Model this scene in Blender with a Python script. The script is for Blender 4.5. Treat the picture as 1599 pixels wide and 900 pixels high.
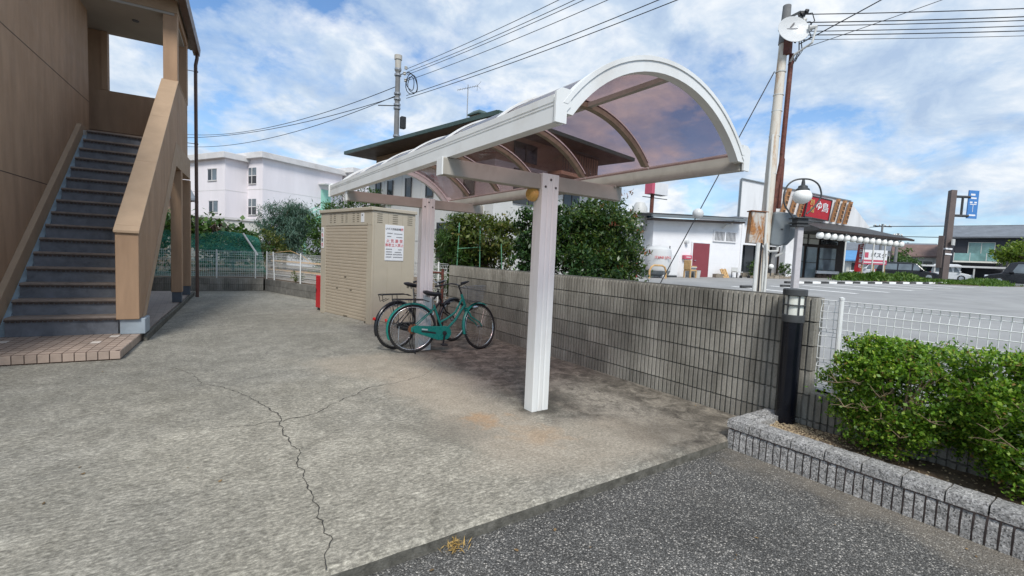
import bpy, math, random
import numpy as np
from mathutils import Vector, Matrix, noise as mnoise

# ---------------------------------------------------------------- scene, camera, light
for o in list(bpy.data.objects):
    bpy.data.objects.remove(o)
SC = bpy.context.scene
COL = SC.collection
R = math.radians

YAW, PITCH, ROLL = R(34.72), R(3.91), R(-2.49)
fwd = Vector((math.sin(YAW) * math.cos(PITCH), math.cos(YAW) * math.cos(PITCH), -math.sin(PITCH)))
rgt0 = Vector((math.cos(YAW), -math.sin(YAW), 0))
dwn0 = fwd.cross(rgt0)
rgt = rgt0 * math.cos(ROLL) + dwn0 * math.sin(ROLL)
dwn = -rgt0 * math.sin(ROLL) + dwn0 * math.cos(ROLL)
cam_data = bpy.data.cameras.new('camera')
cam = bpy.data.objects.new('camera', cam_data)
COL.objects.link(cam)
cam.matrix_world = Matrix(((rgt.x, -dwn.x, -fwd.x, 0.0),
                           (rgt.y, -dwn.y, -fwd.y, 0.0),
                           (rgt.z, -dwn.z, -fwd.z, 1.5),
                           (0, 0, 0, 1)))
cam_data.sensor_width = 36.0
cam_data.lens = 16.347
cam_data.clip_start = 0.05
cam_data.clip_end = 6000
SC.camera = cam

SUN_EL, SUN_AZ = R(49), R(208)
world = bpy.data.worlds.new('World')
SC.world = world
world.use_nodes = True
wn, wl = world.node_tree.nodes, world.node_tree.links
wn.clear()
w_out = wn.new('ShaderNodeOutputWorld')
w_bg = wn.new('ShaderNodeBackground')
w_bg.inputs['Strength'].default_value = 0.1
sky = wn.new('ShaderNodeTexSky')
sky.sky_type = 'NISHITA'
sky.sun_disc = False
sky.sun_elevation = SUN_EL
sky.sun_rotation = SUN_AZ
sky.air_density = 1.1
sky.dust_density = 0.6
sky.ozone_density = 2.0
w_tc = wn.new('ShaderNodeTexCoord')
w_sep = wn.new('ShaderNodeSeparateXYZ')
wl.new(w_tc.outputs['Generated'], w_sep.inputs[0])


def wmath(op, a, b=None, c=None):
    n = wn.new('ShaderNodeMath')
    n.operation = op
    for i, x in enumerate((a, b, c)):
        if x is None:
            continue
        if isinstance(x, (int, float)):
            n.inputs[i].default_value = x
        else:
            wl.new(x, n.inputs[i])
    return n.outputs[0]


# a flat cloud deck overhead: direction divided by its height
w_h = wmath('ADD', wmath('MAXIMUM', w_sep.outputs['Z'], 0.0), 0.32)
w_comb = wn.new('ShaderNodeCombineXYZ')
wl.new(wmath('DIVIDE', w_sep.outputs['X'], w_h), w_comb.inputs[0])
wl.new(wmath('DIVIDE', w_sep.outputs['Y'], w_h), w_comb.inputs[1])
w_comb.inputs[2].default_value = 3.7


def wnoise(scale, detail, rough, dist=0.0, off=0.0):
    m = wn.new('ShaderNodeMapping')
    m.inputs['Location'].default_value = (off, off * 0.7, off * 0.3)
    wl.new(w_comb.outputs[0], m.inputs[0])
    n = wn.new('ShaderNodeTexNoise')
    n.inputs['Scale'].default_value = scale
    n.inputs['Detail'].default_value = detail
    n.inputs['Roughness'].default_value = rough
    n.inputs['Distortion'].default_value = dist
    wl.new(m.outputs[0], n.inputs['Vector'])
    return n.outputs[0]


def wramp(fac, stops):
    r = wn.new('ShaderNodeValToRGB')
    el = r.color_ramp.elements
    while len(el) < len(stops):
        el.new(0.5)
    for e, (p, c) in zip(el, stops):
        e.position = p
        e.color = (c, c, c, 1) if isinstance(c, (int, float)) else (*c, 1)
    wl.new(fac, r.inputs[0])
    return r.outputs[0]


cl_big = wnoise(2.5, 9.0, 0.57, 0.3, 4.2)
cl_fine = wnoise(8.5, 8.0, 0.62, 0.2, 9.0)
cl_sum = wmath('ADD', wmath('MULTIPLY', cl_big, 0.78), wmath('MULTIPLY', cl_fine, 0.22))
cl_mask = wramp(cl_sum, [(0.375, 0.0), (0.445, 0.58), (0.53, 1.0)])
cl_shade = wramp(wnoise(4.8, 8.0, 0.6, 0.3, 1.3), [(0.32, (2.5, 3.25, 4.4)), (0.46, (3.3, 4.0, 4.9)), (0.56, (4.3, 4.75, 5.3)), (0.66, (5.3, 5.5, 5.7))])
# thin haze of cloud towards the horizon
hz = wramp(w_sep.outputs['Z'], [(0.0, 1.0), (0.10, 0.72), (0.30, 0.12), (0.55, 0.0)])
cl_all = wmath('MAXIMUM', cl_mask, wmath('MULTIPLY', hz, 0.62))
w_mix = wn.new('ShaderNodeMix')
w_mix.data_type = 'RGBA'
wl.new(cl_all, w_mix.inputs[0])
w_skyb = wn.new('ShaderNodeMix')
w_skyb.data_type = 'RGBA'
w_skyb.blend_type = 'MULTIPLY'
w_skyb.inputs[0].default_value = 1.0
wl.new(sky.outputs[0], w_skyb.inputs[6])
w_skyb.inputs[7].default_value = (0.60, 0.80, 0.98, 1)
wl.new(w_skyb.outputs[2], w_mix.inputs[6])
wl.new(cl_shade, w_mix.inputs[7])
wl.new(w_mix.outputs[2], w_bg.inputs['Color'])
wl.new(w_bg.outputs[0], w_out.inputs[0])

sun_data = bpy.data.lights.new('sun', 'SUN')
sun_data.energy = 2.0
sun_data.angle = R(16)
sun_data.color = (1.0, 0.965, 0.91)
sun = bpy.data.objects.new('sun', sun_data)
COL.objects.link(sun)
sdir = Vector((math.sin(SUN_AZ) * math.cos(SUN_EL), math.cos(SUN_AZ) * math.cos(SUN_EL), math.sin(SUN_EL)))
sun.rotation_euler = (-sdir).to_track_quat('-Z', 'Y').to_euler()
sun.location = sdir * 60

SC.view_settings.view_transform = 'Standard'
SC.view_settings.look = 'None'
SC.view_settings.gamma = 1.0
SC.view_settings.use_curve_mapping = False
SC.view_settings.exposure = 0.86
SC.cycles.max_bounces = 8
SC.cycles.transparent_max_bounces = 24

# ---------------------------------------------------------------- materials
MATS = {}


class NT:
    def __init__(self, name):
        self.m = bpy.data.materials.new(name)
        self.m.use_nodes = True
        self.n = self.m.node_tree.nodes
        self.l = self.m.node_tree.links
        self.b = self.n['Principled BSDF']
        MATS[name] = self.m
        self._pos = None

    def pos(self):
        if self._pos is None:
            self._pos = self.n.new('ShaderNodeNewGeometry').outputs['Position']
        return self._pos

    def put(self, sock, x):
        if isinstance(x, (int, float)):
            sock.default_value = x
        elif isinstance(x, (tuple, list)):
            sock.default_value = (*x, 1) if len(x) == 3 and len(sock.default_value) == 4 else x
        else:
            self.l.new(x, sock)

    def math(self, op, a, b=None, c=None):
        n = self.n.new('ShaderNodeMath')
        n.operation = op
        for i, x in enumerate((a, b, c)):
            if x is not None:
                self.put(n.inputs[i], x)
        return n.outputs[0]

    def noise(self, scale, detail=5.0, rough=0.55, dist=0.0, stretch=None, vec=None, off=None):
        v = vec or self.pos()
        if stretch or off:
            m = self.n.new('ShaderNodeMapping')
            if stretch:
                m.inputs['Scale'].default_value = stretch
            if off:
                m.inputs['Location'].default_value = off
            self.l.new(v, m.inputs[0])
            v = m.outputs[0]
        n = self.n.new('ShaderNodeTexNoise')
        n.inputs['Scale'].default_value = scale
        n.inputs['Detail'].default_value = detail
        n.inputs['Roughness'].default_value = rough
        n.inputs['Distortion'].default_value = dist
        self.l.new(v, n.inputs['Vector'])
        return n.outputs[0]

    def voro(self, scale, feature='F1', out='Distance', rand=1.0):
        n = self.n.new('ShaderNodeTexVoronoi')
        n.feature = feature
        n.inputs['Scale'].default_value = scale
        if 'Randomness' in n.inputs:
            n.inputs['Randomness'].default_value = rand
        self.l.new(self.pos(), n.inputs['Vector'])
        return n.outputs[out]

    def ramp(self, fac, stops):
        r = self.n.new('ShaderNodeValToRGB')
        el = r.color_ramp.elements
        while len(el) < len(stops):
            el.new(0.5)
        for e, (p, c) in zip(el, stops):
            e.position = p
            e.color = (c, c, c, 1) if isinstance(c, (int, float)) else (*c, 1)
        self.l.new(fac, r.inputs[0])
        return r.outputs[0]

    def mix(self, fac, a, b, mode='MIX'):
        n = self.n.new('ShaderNodeMix')
        n.data_type = 'RGBA'
        n.blend_type = mode
        self.put(n.inputs[0], fac)
        self.put(n.inputs[6], a)
        self.put(n.inputs[7], b)
        return n.outputs[2]

    def rand(self):
        return self.n.new('ShaderNodeObjectInfo').outputs['Random']

    def bump(self, h, strength=0.3, dist=0.01):
        n = self.n.new('ShaderNodeBump')
        n.inputs['Strength'].default_value = strength
        n.inputs['Distance'].default_value = dist
        self.l.new(h, n.inputs['Height'])
        self.l.new(n.outputs[0], self.b.inputs['Normal'])

    def set(self, **kw):
        names = dict(color='Base Color', rough='Roughness', metal='Metallic', spec='Specular IOR Level',
                     trans='Transmission Weight', ior='IOR', alpha='Alpha', coat='Coat Weight',
                     emis='Emission Color', estr='Emission Strength')
        for k, v in kw.items():
            self.put(self.b.inputs[names[k]], v)
        return self


def pm(name, c, var=0.12, scale=6.0, rough=0.6, metal=0.0, bump=0.0, bscale=80.0, spec=0.4, dirt=None, objvar=0.0, stretch=None):
    """plain procedural surface: base colour, mottling, optional dirt colour and relief"""
    t = NT(name)
    lo = tuple(x * (1 - var) for x in c)
    hi = tuple(min(1, x * (1 + var)) for x in c)
    col = t.ramp(t.noise(scale, 6.0, 0.6, 0.2, stretch), [(0.32, lo), (0.68, hi)])
    if dirt:
        col = t.mix(t.ramp(t.noise(scale * 0.45, 7.0, 0.65, 0.6, stretch, off=(3, 7, 1)), [(0.52, 0.0), (0.75, 0.75)]), col, dirt)
    if objvar:
        col = t.mix(1.0, col, t.ramp(t.rand(), [(0.0, 1 - objvar), (1.0, 1 + objvar)]), 'MULTIPLY')
    rg = t.ramp(t.noise(scale * 2.3, 4.0), [(0.3, max(0.02, rough - 0.1)), (0.7, min(1, rough + 0.1))])
    t.set(color=col, rough=rg, metal=metal, spec=spec)
    if bump:
        t.bump(t.noise(bscale, 5.0, 0.6), bump, 0.01)
    return t.m


def M(n):
    return MATS[n]

# ---------------------------------------------------------------- mesh helpers
class MB:
    """collects shapes, then links them as ONE mesh object"""
    def __init__(self):
        self.v, self.f = [], []

    def poly(self, pts):
        i = len(self.v)
        self.v += [tuple(p) for p in pts]
        self.f.append(tuple(range(i, i + len(pts))))
        return self

    def box(self, x0, x1, y0, y1, z0, z1):
        return self.hexa([(x0, y0, z0), (x1, y0, z0), (x1, y1, z0), (x0, y1, z0),
                          (x0, y0, z1), (x1, y0, z1), (x1, y1, z1), (x0, y1, z1)])

    def hexa(self, p):
        i = len(self.v)
        self.v += [tuple(q) for q in p]
        for f in ((3, 2, 1, 0), (4, 5, 6, 7), (0, 1, 5, 4), (1, 2, 6, 5), (2, 3, 7, 6), (3, 0, 4, 7)):
            self.f.append(tuple(i + k for k in f))
        return self

    def bar(self, p0, p1, w, h, up=(0, 0, 1)):
        """rectangular bar from p0 to p1; w sideways, h along up"""
        p0, p1, up = Vector(p0), Vector(p1), Vector(up)
        d = (p1 - p0).normalized()
        s = d.cross(up)
        if s.length < 1e-6:
            s = d.cross(Vector((1, 0, 0)))
        s.normalize()
        u = s.cross(d)
        s, u = s * w / 2, u * h / 2
        return self.hexa([p0 - s - u, p0 + s - u, p1 + s - u, p1 - s - u, p0 - s + u, p0 + s + u, p1 + s + u, p1 - s + u])

    def prism(self, pts, vec):
        """closed outline pushed along vec"""
        i, n = len(self.v), len(pts)
        vec = Vector(vec)
        self.v += [tuple(p) for p in pts] + [tuple(Vector(p) + vec) for p in pts]
        self.f.append(tuple(i + k for k in reversed(range(n))))
        self.f.append(tuple(i + n + k for k in range(n)))
        for k in range(n):
            a, b = i + k, i + (k + 1) % n
            self.f.append((a, b, b + n, a + n))
        return self

    def tube(self, pts, r, n=8, caps=True):
        pts = [Vector(p) for p in pts]
        rs = r if isinstance(r, (list, tuple)) else [r] * len(pts)
        i0 = len(self.v)
        ref = Vector((0, 0, 1))
        d0 = (pts[1] - pts[0]).normalized()
        if abs(d0.dot(ref)) > 0.95:
            ref = Vector((1, 0, 0))
        s = d0.cross(ref).normalized()
        for k, p in enumerate(pts):
            a = pts[max(k - 1, 0)]
            b = pts[min(k + 1, len(pts) - 1)]
            d = (b - a).normalized()
            s = (s - d * s.dot(d)).normalized()
            u = d.cross(s)
            for j in range(n):
                t = 2 * math.pi * j / n
                self.v.append(tuple(p + (s * math.cos(t) + u * math.sin(t)) * rs[k]))
        for k in range(len(pts) - 1):
            for j in range(n):
                a = i0 + k * n + j
                b = i0 + k * n + (j + 1) % n
                self.f.append((a, b, b + n, a + n))
        if caps:
            self.f.append(tuple(i0 + j for j in reversed(range(n))))
            self.f.append(tuple(i0 + (len(pts) - 1) * n + j for j in range(n)))
        return self

    def lathe(self, prof, c=(0, 0, 0), n=16, ax='z'):
        i0 = len(self.v)
        for r, z in prof:
            for j in range(n):
                t = 2 * math.pi * j / n
                q = (r * math.cos(t), r * math.sin(t), z)
                if ax == 'x':
                    q = (q[2], q[0], q[1])
                if ax == 'y':
                    q = (q[0], q[2], q[1])
                self.v.append((c[0] + q[0], c[1] + q[1], c[2] + q[2]))
        for k in range(len(prof) - 1):
            for j in range(n):
                a, b = i0 + k * n + j, i0 + k * n + (j + 1) % n
                self.f.append((a, b, b + n, a + n))
        if prof[0][0] > 1e-6:
            self.f.append(tuple(i0 + j for j in reversed(range(n))))
        if prof[-1][0] > 1e-6:
            self.f.append(tuple(i0 + (len(prof) - 1) * n + j for j in range(n)))
        return self

    def sphere(self, c, r, n=12, m=8, sz=1.0):
        return self.lathe([(r * math.sin(math.pi * k / m), -r * sz * math.cos(math.pi * k / m)) for k in range(m + 1)], c, n)

    def xf(self, mat):
        self.v = [tuple(mat @ Vector(p)) for p in self.v]
        return self

    def build(self, name, mat, parent=None, smooth=False, bevel=0.0, base=None):
        me = bpy.data.meshes.new(name)
        v = self.v
        if base is not None:
            b = Vector(base)
            v = [tuple(Vector(p) - b) for p in v]
        me.from_pydata(v, [], self.f)
        me.materials.append(M(mat) if isinstance(mat, str) else mat)
        if smooth:
            me.polygons.foreach_set('use_smooth', [True] * len(me.polygons))
            if smooth == 'angle':
                pass
        me.validate()
        me.update()
        o = bpy.data.objects.new(name, me)
        COL.objects.link(o)
        if parent is not None:
            o.parent = parent
        if base is not None:
            o.location = base
        if bevel:
            md = o.modifiers.new('bevel', 'BEVEL')
            md.width = bevel
            md.segments = 2
            md.limit_method = 'ANGLE'
            md.angle_limit = R(40)
        if smooth == 'angle':
            try:
                me.set_sharp_from_angle(angle=R(35))
            except Exception:
                pass
        return o


def tag(o, label=None, cat=None, group=None, kind=None):
    if label:
        o['label'] = label
    if cat:
        o['category'] = cat
    if group:
        o['group'] = group
    if kind:
        o['kind'] = kind
    return o


def thing(name, label, cat, loc=(0, 0, 0), rz=0.0, group=None):
    o = bpy.data.objects.new(name, None)
    o.empty_display_size = 0.2
    COL.objects.link(o)
    o.location = loc
    o.rotation_euler = (0, 0, rz)
    return tag(o, label, cat, group)


def structure(name, mb, mat, **k):
    return tag(mb.build(name, mat, **k), kind='structure')


def copy_part(o, parent, loc=None, rot=None):
    c = o.copy()
    COL.objects.link(c)
    c.parent = parent
    if loc is not None:
        c.location = loc
    if rot is not None:
        c.rotation_euler = rot
    return c


def text(body, name, mat, parent, origin, xdir, ydir, size, align='CENTER', depth=0.003, spacing=1.0):
    cu = bpy.data.curves.new('lettering', 'FONT')
    cu.body = body
    cu.size = size
    cu.align_x = align
    cu.align_y = 'CENTER'
    cu.extrude = depth
    cu.resolution_u = 2
    cu.space_line = spacing
    tmp = bpy.data.objects.new('lettering', cu)
    COL.objects.link(tmp)
    bpy.context.view_layer.update()
    dg = bpy.context.evaluated_depsgraph_get()
    me = bpy.data.meshes.new_from_object(tmp.evaluated_get(dg))
    bpy.data.objects.remove(tmp)
    bpy.data.curves.remove(cu)
    xd, yd, og = Vector(xdir).normalized(), Vector(ydir).normalized(), Vector(origin)
    zd = xd.cross(yd)
    for v in me.vertices:
        p = v.co
        v.co = og + xd * p.x + yd * p.y + zd * p.z
    me.name = name
    me.materials.clear()
    me.materials.append(M(mat))
    o = bpy.data.objects.new(name, me)
    COL.objects.link(o)
    o.parent = parent
    return o


def leaves_mesh(name, cen, nrm_bias, size, mat, parent, seed, aspect=0.5, droop=0.0, base=None, strap=1.0):
    """every row of cen is one leaf: a small folded blade with its own tint"""
    rg = np.random.default_rng(seed)
    n = len(cen)
    d = rg.normal(size=(n, 3))
    d += nrm_bias
    d[:, 2] -= droop
    d /= np.linalg.norm(d, axis=1)[:, None]
    up = rg.normal(size=(n, 3)) * 0.6
    up[:, 2] += 1.0
    s = np.cross(d, up)
    s /= np.linalg.norm(s, axis=1)[:, None] + 1e-9
    u = np.cross(s, d)
    L = size * rg.uniform(0.45, 1.4, n)[:, None]
    W = L * aspect * 0.5
    V = np.empty((n, 4, 3))
    V[:, 0] = cen - d * L * 0.5
    V[:, 1] = cen + s * W - u * W * 0.35
    V[:, 2] = cen + d * L * 0.5 - u * L * 0.12
    V[:, 3] = cen - s * W - u * W * 0.35
    if base is not None:
        V -= np.array(base)
    me = bpy.data.meshes.new(name)
    me.vertices.add(n * 4)
    me.vertices.foreach_set('co', V.reshape(-1).astype(np.float32))
    me.loops.add(n * 4)
    me.loops.foreach_set('vertex_index', np.arange(n * 4, dtype=np.int32))
    me.polygons.add(n)
    me.polygons.foreach_set('loop_start', np.arange(0, n * 4, 4, dtype=np.int32))
    me.polygons.foreach_set('loop_total', np.full(n, 4, dtype=np.int32))
    at = me.attributes.new('tint', 'FLOAT', 'FACE')
    at.data.foreach_set('value', rg.uniform(0, 1, n).astype(np.float32))
    me.materials.append(M(mat))
    me.update(calc_edges=True)
    o = bpy.data.objects.new(name, me)
    COL.objects.link(o)
    o.parent = parent
    if base is not None and parent is None:
        o.location = base
    return o


def clumps(c, rad, nc, per, spread, seed, shell=0.55, flat=0.0, rough=0.25):
    """leaf positions: clump centres through an uneven ellipsoid, leaves round each"""
    rg = np.random.default_rng(seed)
    d = rg.normal(size=(nc, 3))
    d /= np.linalg.norm(d, axis=1)[:, None]
    k = 1 + rough * (np.sin(3.1 * d[:, 0] + seed) * np.cos(2.7 * d[:, 1] + seed * 1.7) + 0.6 * np.sin(5.3 * d[:, 2] + 4.1 * d[:, 0] + seed))
    r = (shell + (1 - shell) * rg.uniform(0, 1, nc) ** 0.6) * k
    cc = d * r[:, None] * np.array(rad) + np.array(c)
    sp = spread * rg.uniform(0.5, 1.3, nc)
    pts = np.repeat(cc, per, axis=0) + rg.normal(size=(nc * per, 3)) * np.repeat(sp, per)[:, None] * np.array([1, 1, 0.7])
    out = np.repeat(d, per, axis=0)
    return pts, out, cc


def leaf_mat(name, stops, rough=0.45, transl=0.25, spec=0.4):
    t = NT(name)
    a = t.n.new('ShaderNodeAttribute')
    a.attribute_name = 'tint'
    col = t.ramp(a.outputs['Fac'], stops)
    t.set(color=col, rough=rough, spec=spec)
    tr = t.n.new('ShaderNodeBsdfTranslucent')
    t.l.new(t.mix(1.0, col, (1.5, 1.6, 0.6), 'MULTIPLY'), tr.inputs[0])
    ms = t.n.new('ShaderNodeMixShader')
    ms.inputs[0].default_value = transl
    t.l.new(t.b.outputs[0], ms.inputs[1])
    t.l.new(tr.outputs[0], ms.inputs[2])
    t.l.new(ms.outputs[0], t.n['Material Output'].inputs[0])
    return t.m


# ---------------------------------------------------------------- the materials of the place
pm('stucco_tan', (0.37, 0.243, 0.155), 0.14, 2.2, 0.75, bump=0.5, bscale=170, spec=0.25, dirt=(0.30, 0.193, 0.12), stretch=(2.2, 2.2, 0.4))
pm('stucco_trim', (0.37, 0.265, 0.178), 0.08, 3.0, 0.75, bump=0.35, bscale=170, spec=0.25)
pm('joint_dark', (0.07, 0.05, 0.04), 0.2, 8, 0.9)
pm('soffit', (0.36, 0.335, 0.30), 0.05, 2, 0.8)
pm('roof_metal', (0.035, 0.026, 0.024), 0.15, 5, 0.4, spec=0.5)
pm('pipe_brown', (0.11, 0.066, 0.05), 0.15, 4, 0.45)
pm('plinth_grey', (0.095, 0.11, 0.13), 0.15, 5, 0.7, bump=0.2)
pm('plinth_light', (0.30, 0.35, 0.39), 0.12, 6, 0.7, bump=0.2)
pm('stair_blue', (0.15, 0.16, 0.18), 0.18, 7, 0.6, bump=0.15, dirt=(0.055, 0.06, 0.07))
pm('tread', (0.23, 0.185, 0.155), 0.2, 9, 0.7, bump=0.3, bscale=120, dirt=(0.27, 0.235, 0.21))
pm('nosing', (0.075, 0.056, 0.048), 0.25, 20, 0.6)
pm('stair_side', (0.23, 0.29, 0.33), 0.12, 6, 0.6)
pm('tile', (0.34, 0.265, 0.215), 0.10, 7, 0.5, objvar=0.12, dirt=(0.22, 0.17, 0.14), bump=0.1)
pm('tile_pale', (0.62, 0.56, 0.50), 0.06, 7, 0.5)
pm('grout', (0.085, 0.055, 0.042), 0.25, 14, 0.9, bump=0.3)
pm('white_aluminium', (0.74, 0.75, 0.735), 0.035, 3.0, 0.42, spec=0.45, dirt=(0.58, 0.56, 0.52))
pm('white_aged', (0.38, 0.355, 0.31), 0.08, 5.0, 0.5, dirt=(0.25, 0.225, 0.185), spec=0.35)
pm('rib_bronze', (0.27, 0.225, 0.165), 0.2, 18.0, 0.45, dirt=(0.15, 0.12, 0.09))
pm('white_post', (0.76, 0.77, 0.75), 0.035, 4.0, 0.42, dirt=(0.66, 0.64, 0.605), stretch=(6, 6, 0.8))
pm('bolt', (0.10, 0.09, 0.085), 0.2, 30, 0.4, metal=0.7)
pm('lamp_amber', (0.62, 0.36, 0.10), 0.08, 8, 0.3)
pm('shed_beige', (0.45, 0.40, 0.315), 0.03, 3, 0.45, spec=0.4, dirt=(0.40, 0.355, 0.275))
pm('shutter', (0.43, 0.365, 0.28), 0.04, 4, 0.42, spec=0.4)
pm('shed_dark', (0.16, 0.14, 0.105), 0.1, 6, 0.6)
pm('sign_white', (0.72, 0.73, 0.75), 0.02, 4, 0.4)
pm('print_black', (0.03, 0.03, 0.04), 0.1, 9, 0.5)
pm('print_grey', (0.16, 0.16, 0.18), 0.25, 60, 0.5)
pm('print_red', (0.55, 0.04, 0.05), 0.08, 9, 0.5)
pm('red_box', (0.50, 0.015, 0.02), 0.08, 4, 0.35, spec=0.5)
pm('black_paint', (0.012, 0.013, 0.017), 0.2, 9, 0.28, spec=0.5)
pm('black_matt', (0.02, 0.021, 0.024), 0.2, 12, 0.55)
pm('rubber', (0.018, 0.018, 0.019), 0.25, 40, 0.7)
pm('chrome', (0.62, 0.62, 0.62), 0.08, 20, 0.25, metal=1.0)
pm('steel_dull', (0.33, 0.33, 0.33), 0.15, 20, 0.4, metal=0.8)
pm('teal_paint', (0.008, 0.20, 0.165), 0.06, 10, 0.3, spec=0.5)
pm('saddle', (0.02, 0.021, 0.025), 0.2, 30, 0.5)
pm('rust', (0.20, 0.085, 0.04), 0.4, 30, 0.8, bump=0.3)
pm('reflector_red', (0.45, 0.02, 0.02), 0.1, 30, 0.25)
pm('bollard_black', (0.005, 0.006, 0.010), 0.2, 3, 0.22, spec=0.35)
pm('bollard_band', (0.055, 0.058, 0.06), 0.12, 9, 0.55, bump=0.15)
pm('lamp_glass', (0.72, 0.73, 0.66), 0.07, 9, 0.35, dirt=(0.62, 0.55, 0.36))
pm('fence_white', (0.68, 0.69, 0.68), 0.05, 9, 0.4)
pm('soil', (0.135, 0.095, 0.062), 0.35, 25, 0.95, bump=0.8, bscale=60, dirt=(0.23, 0.18, 0.12))
pm('gravel', (0.46, 0.36, 0.23), 0.3, 60, 0.9, objvar=0.25)
pm('bark', (0.095, 0.07, 0.052), 0.35, 25, 0.9, bump=0.6, bscale=60, stretch=(1, 1, 0.3))
pm('twig', (0.24, 0.175, 0.115), 0.3, 30, 0.85)
pm('pole_concrete', (0.44, 0.415, 0.37), 0.10, 6, 0.8, dirt=(0.35, 0.26, 0.18), stretch=(3, 3, 0.5), bump=0.2)
pm('pole_grey', (0.17, 0.17, 0.17), 0.12, 4, 0.8)
pm('rust_pipe', (0.11, 0.035, 0.025), 0.35, 12, 0.7, dirt=(0.21, 0.10, 0.055))
pm('white_pipe', (0.60, 0.60, 0.57), 0.06, 5, 0.5)
t = NT('rusty_cabinet')
t.set(color=t.mix(t.ramp(t.noise(3.4, 8, 0.7, 0.8, (1.5, 1.5, 0.55)), [(0.40, 0.0), (0.54, 1.0)]), (0.46, 0.44, 0.40), t.ramp(t.noise(20, 5), [(0.3, (0.20, 0.085, 0.03)), (0.7, (0.42, 0.19, 0.06))])), rough=0.8)
t = NT('pole_rusty')
t.set(color=t.mix(t.ramp(t.noise(2.2, 8, 0.7, 0.5, (1.5, 1.5, 0.35)), [(0.50, 0.0), (0.62, 0.8)]), (0.58, 0.54, 0.47), t.ramp(t.noise(14, 5), [(0.3, (0.30, 0.16, 0.07)), (0.7, (0.46, 0.27, 0.13))])), rough=0.75)
pm('box_grey', (0.16, 0.18, 0.19), 0.05, 4, 0.45)
pm('wire_black', (0.015, 0.016, 0.02), 0.1, 9, 0.6)
pm('porcelain', (0.50, 0.49, 0.45), 0.08, 9, 0.35)
pm('dish_white', (0.56, 0.57, 0.57), 0.03, 5, 0.4)
pm('iron_dark', (0.045, 0.048, 0.05), 0.12, 9, 0.5)
pm('globe_white', (0.80, 0.80, 0.77), 0.03, 5, 0.25)
pm('pole_pale', (0.46, 0.44, 0.45), 0.07, 9, 0.6, dirt=(0.38, 0.34, 0.34))
pm('render_white', (0.74, 0.74, 0.75), 0.04, 1.5, 0.8, dirt=(0.60, 0.60, 0.60), bump=0.15, bscale=30)
pm('panel_white', (0.66, 0.665, 0.67), 0.05, 1.2, 0.6, dirt=(0.45, 0.45, 0.46), stretch=(2, 2, 0.35))
pm('door_red', (0.215, 0.045, 0.055), 0.05, 3, 0.5)
pm('mail_red', (0.50, 0.09, 0.14), 0.06, 8, 0.4)
pm('timber_dark', (0.035, 0.023, 0.018), 0.3, 9, 0.6)
pm('timber_orange', (0.34, 0.17, 0.075), 0.25, 5, 0.7, stretch=(4, 4, 0.5))
pm('timber_pale', (0.52, 0.33, 0.15), 0.2, 8, 0.6)
pm('roof_tile_dark', (0.05, 0.05, 0.05), 0.25, 6, 0.6)
pm('stone', (0.27, 0.23, 0.18), 0.3, 12, 0.9, bump=0.5, objvar=0.2)
pm('sign_red', (0.36, 0.010, 0.018), 0.08, 4, 0.35)
pm('gold', (0.55, 0.38, 0.12), 0.1, 9, 0.4)
pm('paint_white', (0.80, 0.80, 0.78), 0.06, 3, 0.7, dirt=(0.62, 0.62, 0.60))
pm('kerb_black', (0.05, 0.05, 0.05), 0.2, 9, 0.8)
pm('sign_blue', (0.055, 0.19, 0.46), 0.05, 3, 0.4)
pm('sign_brown', (0.11, 0.085, 0.078), 0.12, 3, 0.6)
pm('house_char', (0.040, 0.042, 0.052), 0.08, 3, 0.7)
pm('house_cream', (0.56, 0.55, 0.50), 0.06, 2, 0.8)
pm('house_tan', (0.36, 0.245, 0.17), 0.12, 3, 0.8)
pm('house_grey', (0.55, 0.55, 0.53), 0.05, 1.2, 0.8)
pm('apt_pink', (0.74, 0.70, 0.72), 0.05, 0.35, 0.85, dirt=(0.65, 0.615, 0.635), stretch=(2, 2, 0.3))
pm('apt_cornice', (0.60, 0.585, 0.575), 0.10, 0.7, 0.8, dirt=(0.40, 0.37, 0.35))
pm('apt_mint', (0.30, 0.56, 0.45), 0.06, 1.0, 0.6)
pm('roof_slate', (0.15, 0.165, 0.185), 0.15, 1.5, 0.7)
pm('roof_brown', (0.16, 0.105, 0.09), 0.15, 1.5, 0.8)
pm('roof_blue', (0.09, 0.25, 0.47), 0.1, 1.5, 0.6)
pm('eave_green', (0.045, 0.075, 0.065), 0.15, 1.5, 0.45)
pm('eave_soffit', (0.10, 0.072, 0.055), 0.15, 1.5, 0.7)
pm('bamboo_green', (0.10, 0.27, 0.16), 0.2, 9, 0.6)
pm('netting_pole', (0.70, 0.70, 0.68), 0.05, 9, 0.5)
pm('car_black', (0.012, 0.013, 0.017), 0.1, 3, 0.15, spec=0.6)
pm('car_silver', (0.62, 0.64, 0.66), 0.04, 3, 0.25, spec=0.6)
pm('headlight', (0.65, 0.68, 0.72), 0.08, 9, 0.15)
pm('fan_grey', (0.50, 0.50, 0.48), 0.05, 5, 0.5)


def glass(name, tint, rough=0.04, spec=0.5):
    t = NT(name)
    t.set(color=t.ramp(t.noise(1.3, 3.0), [(0.3, tuple(x * 0.7 for x in tint)), (0.7, tuple(x * 1.3 for x in tint))]), rough=rough, spec=spec)
    return t.m


glass('glass_dark', (0.025, 0.03, 0.035))
glass('glass_mid', (0.14, 0.17, 0.19))
glass('glass_green', (0.15, 0.27, 0.26))

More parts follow.
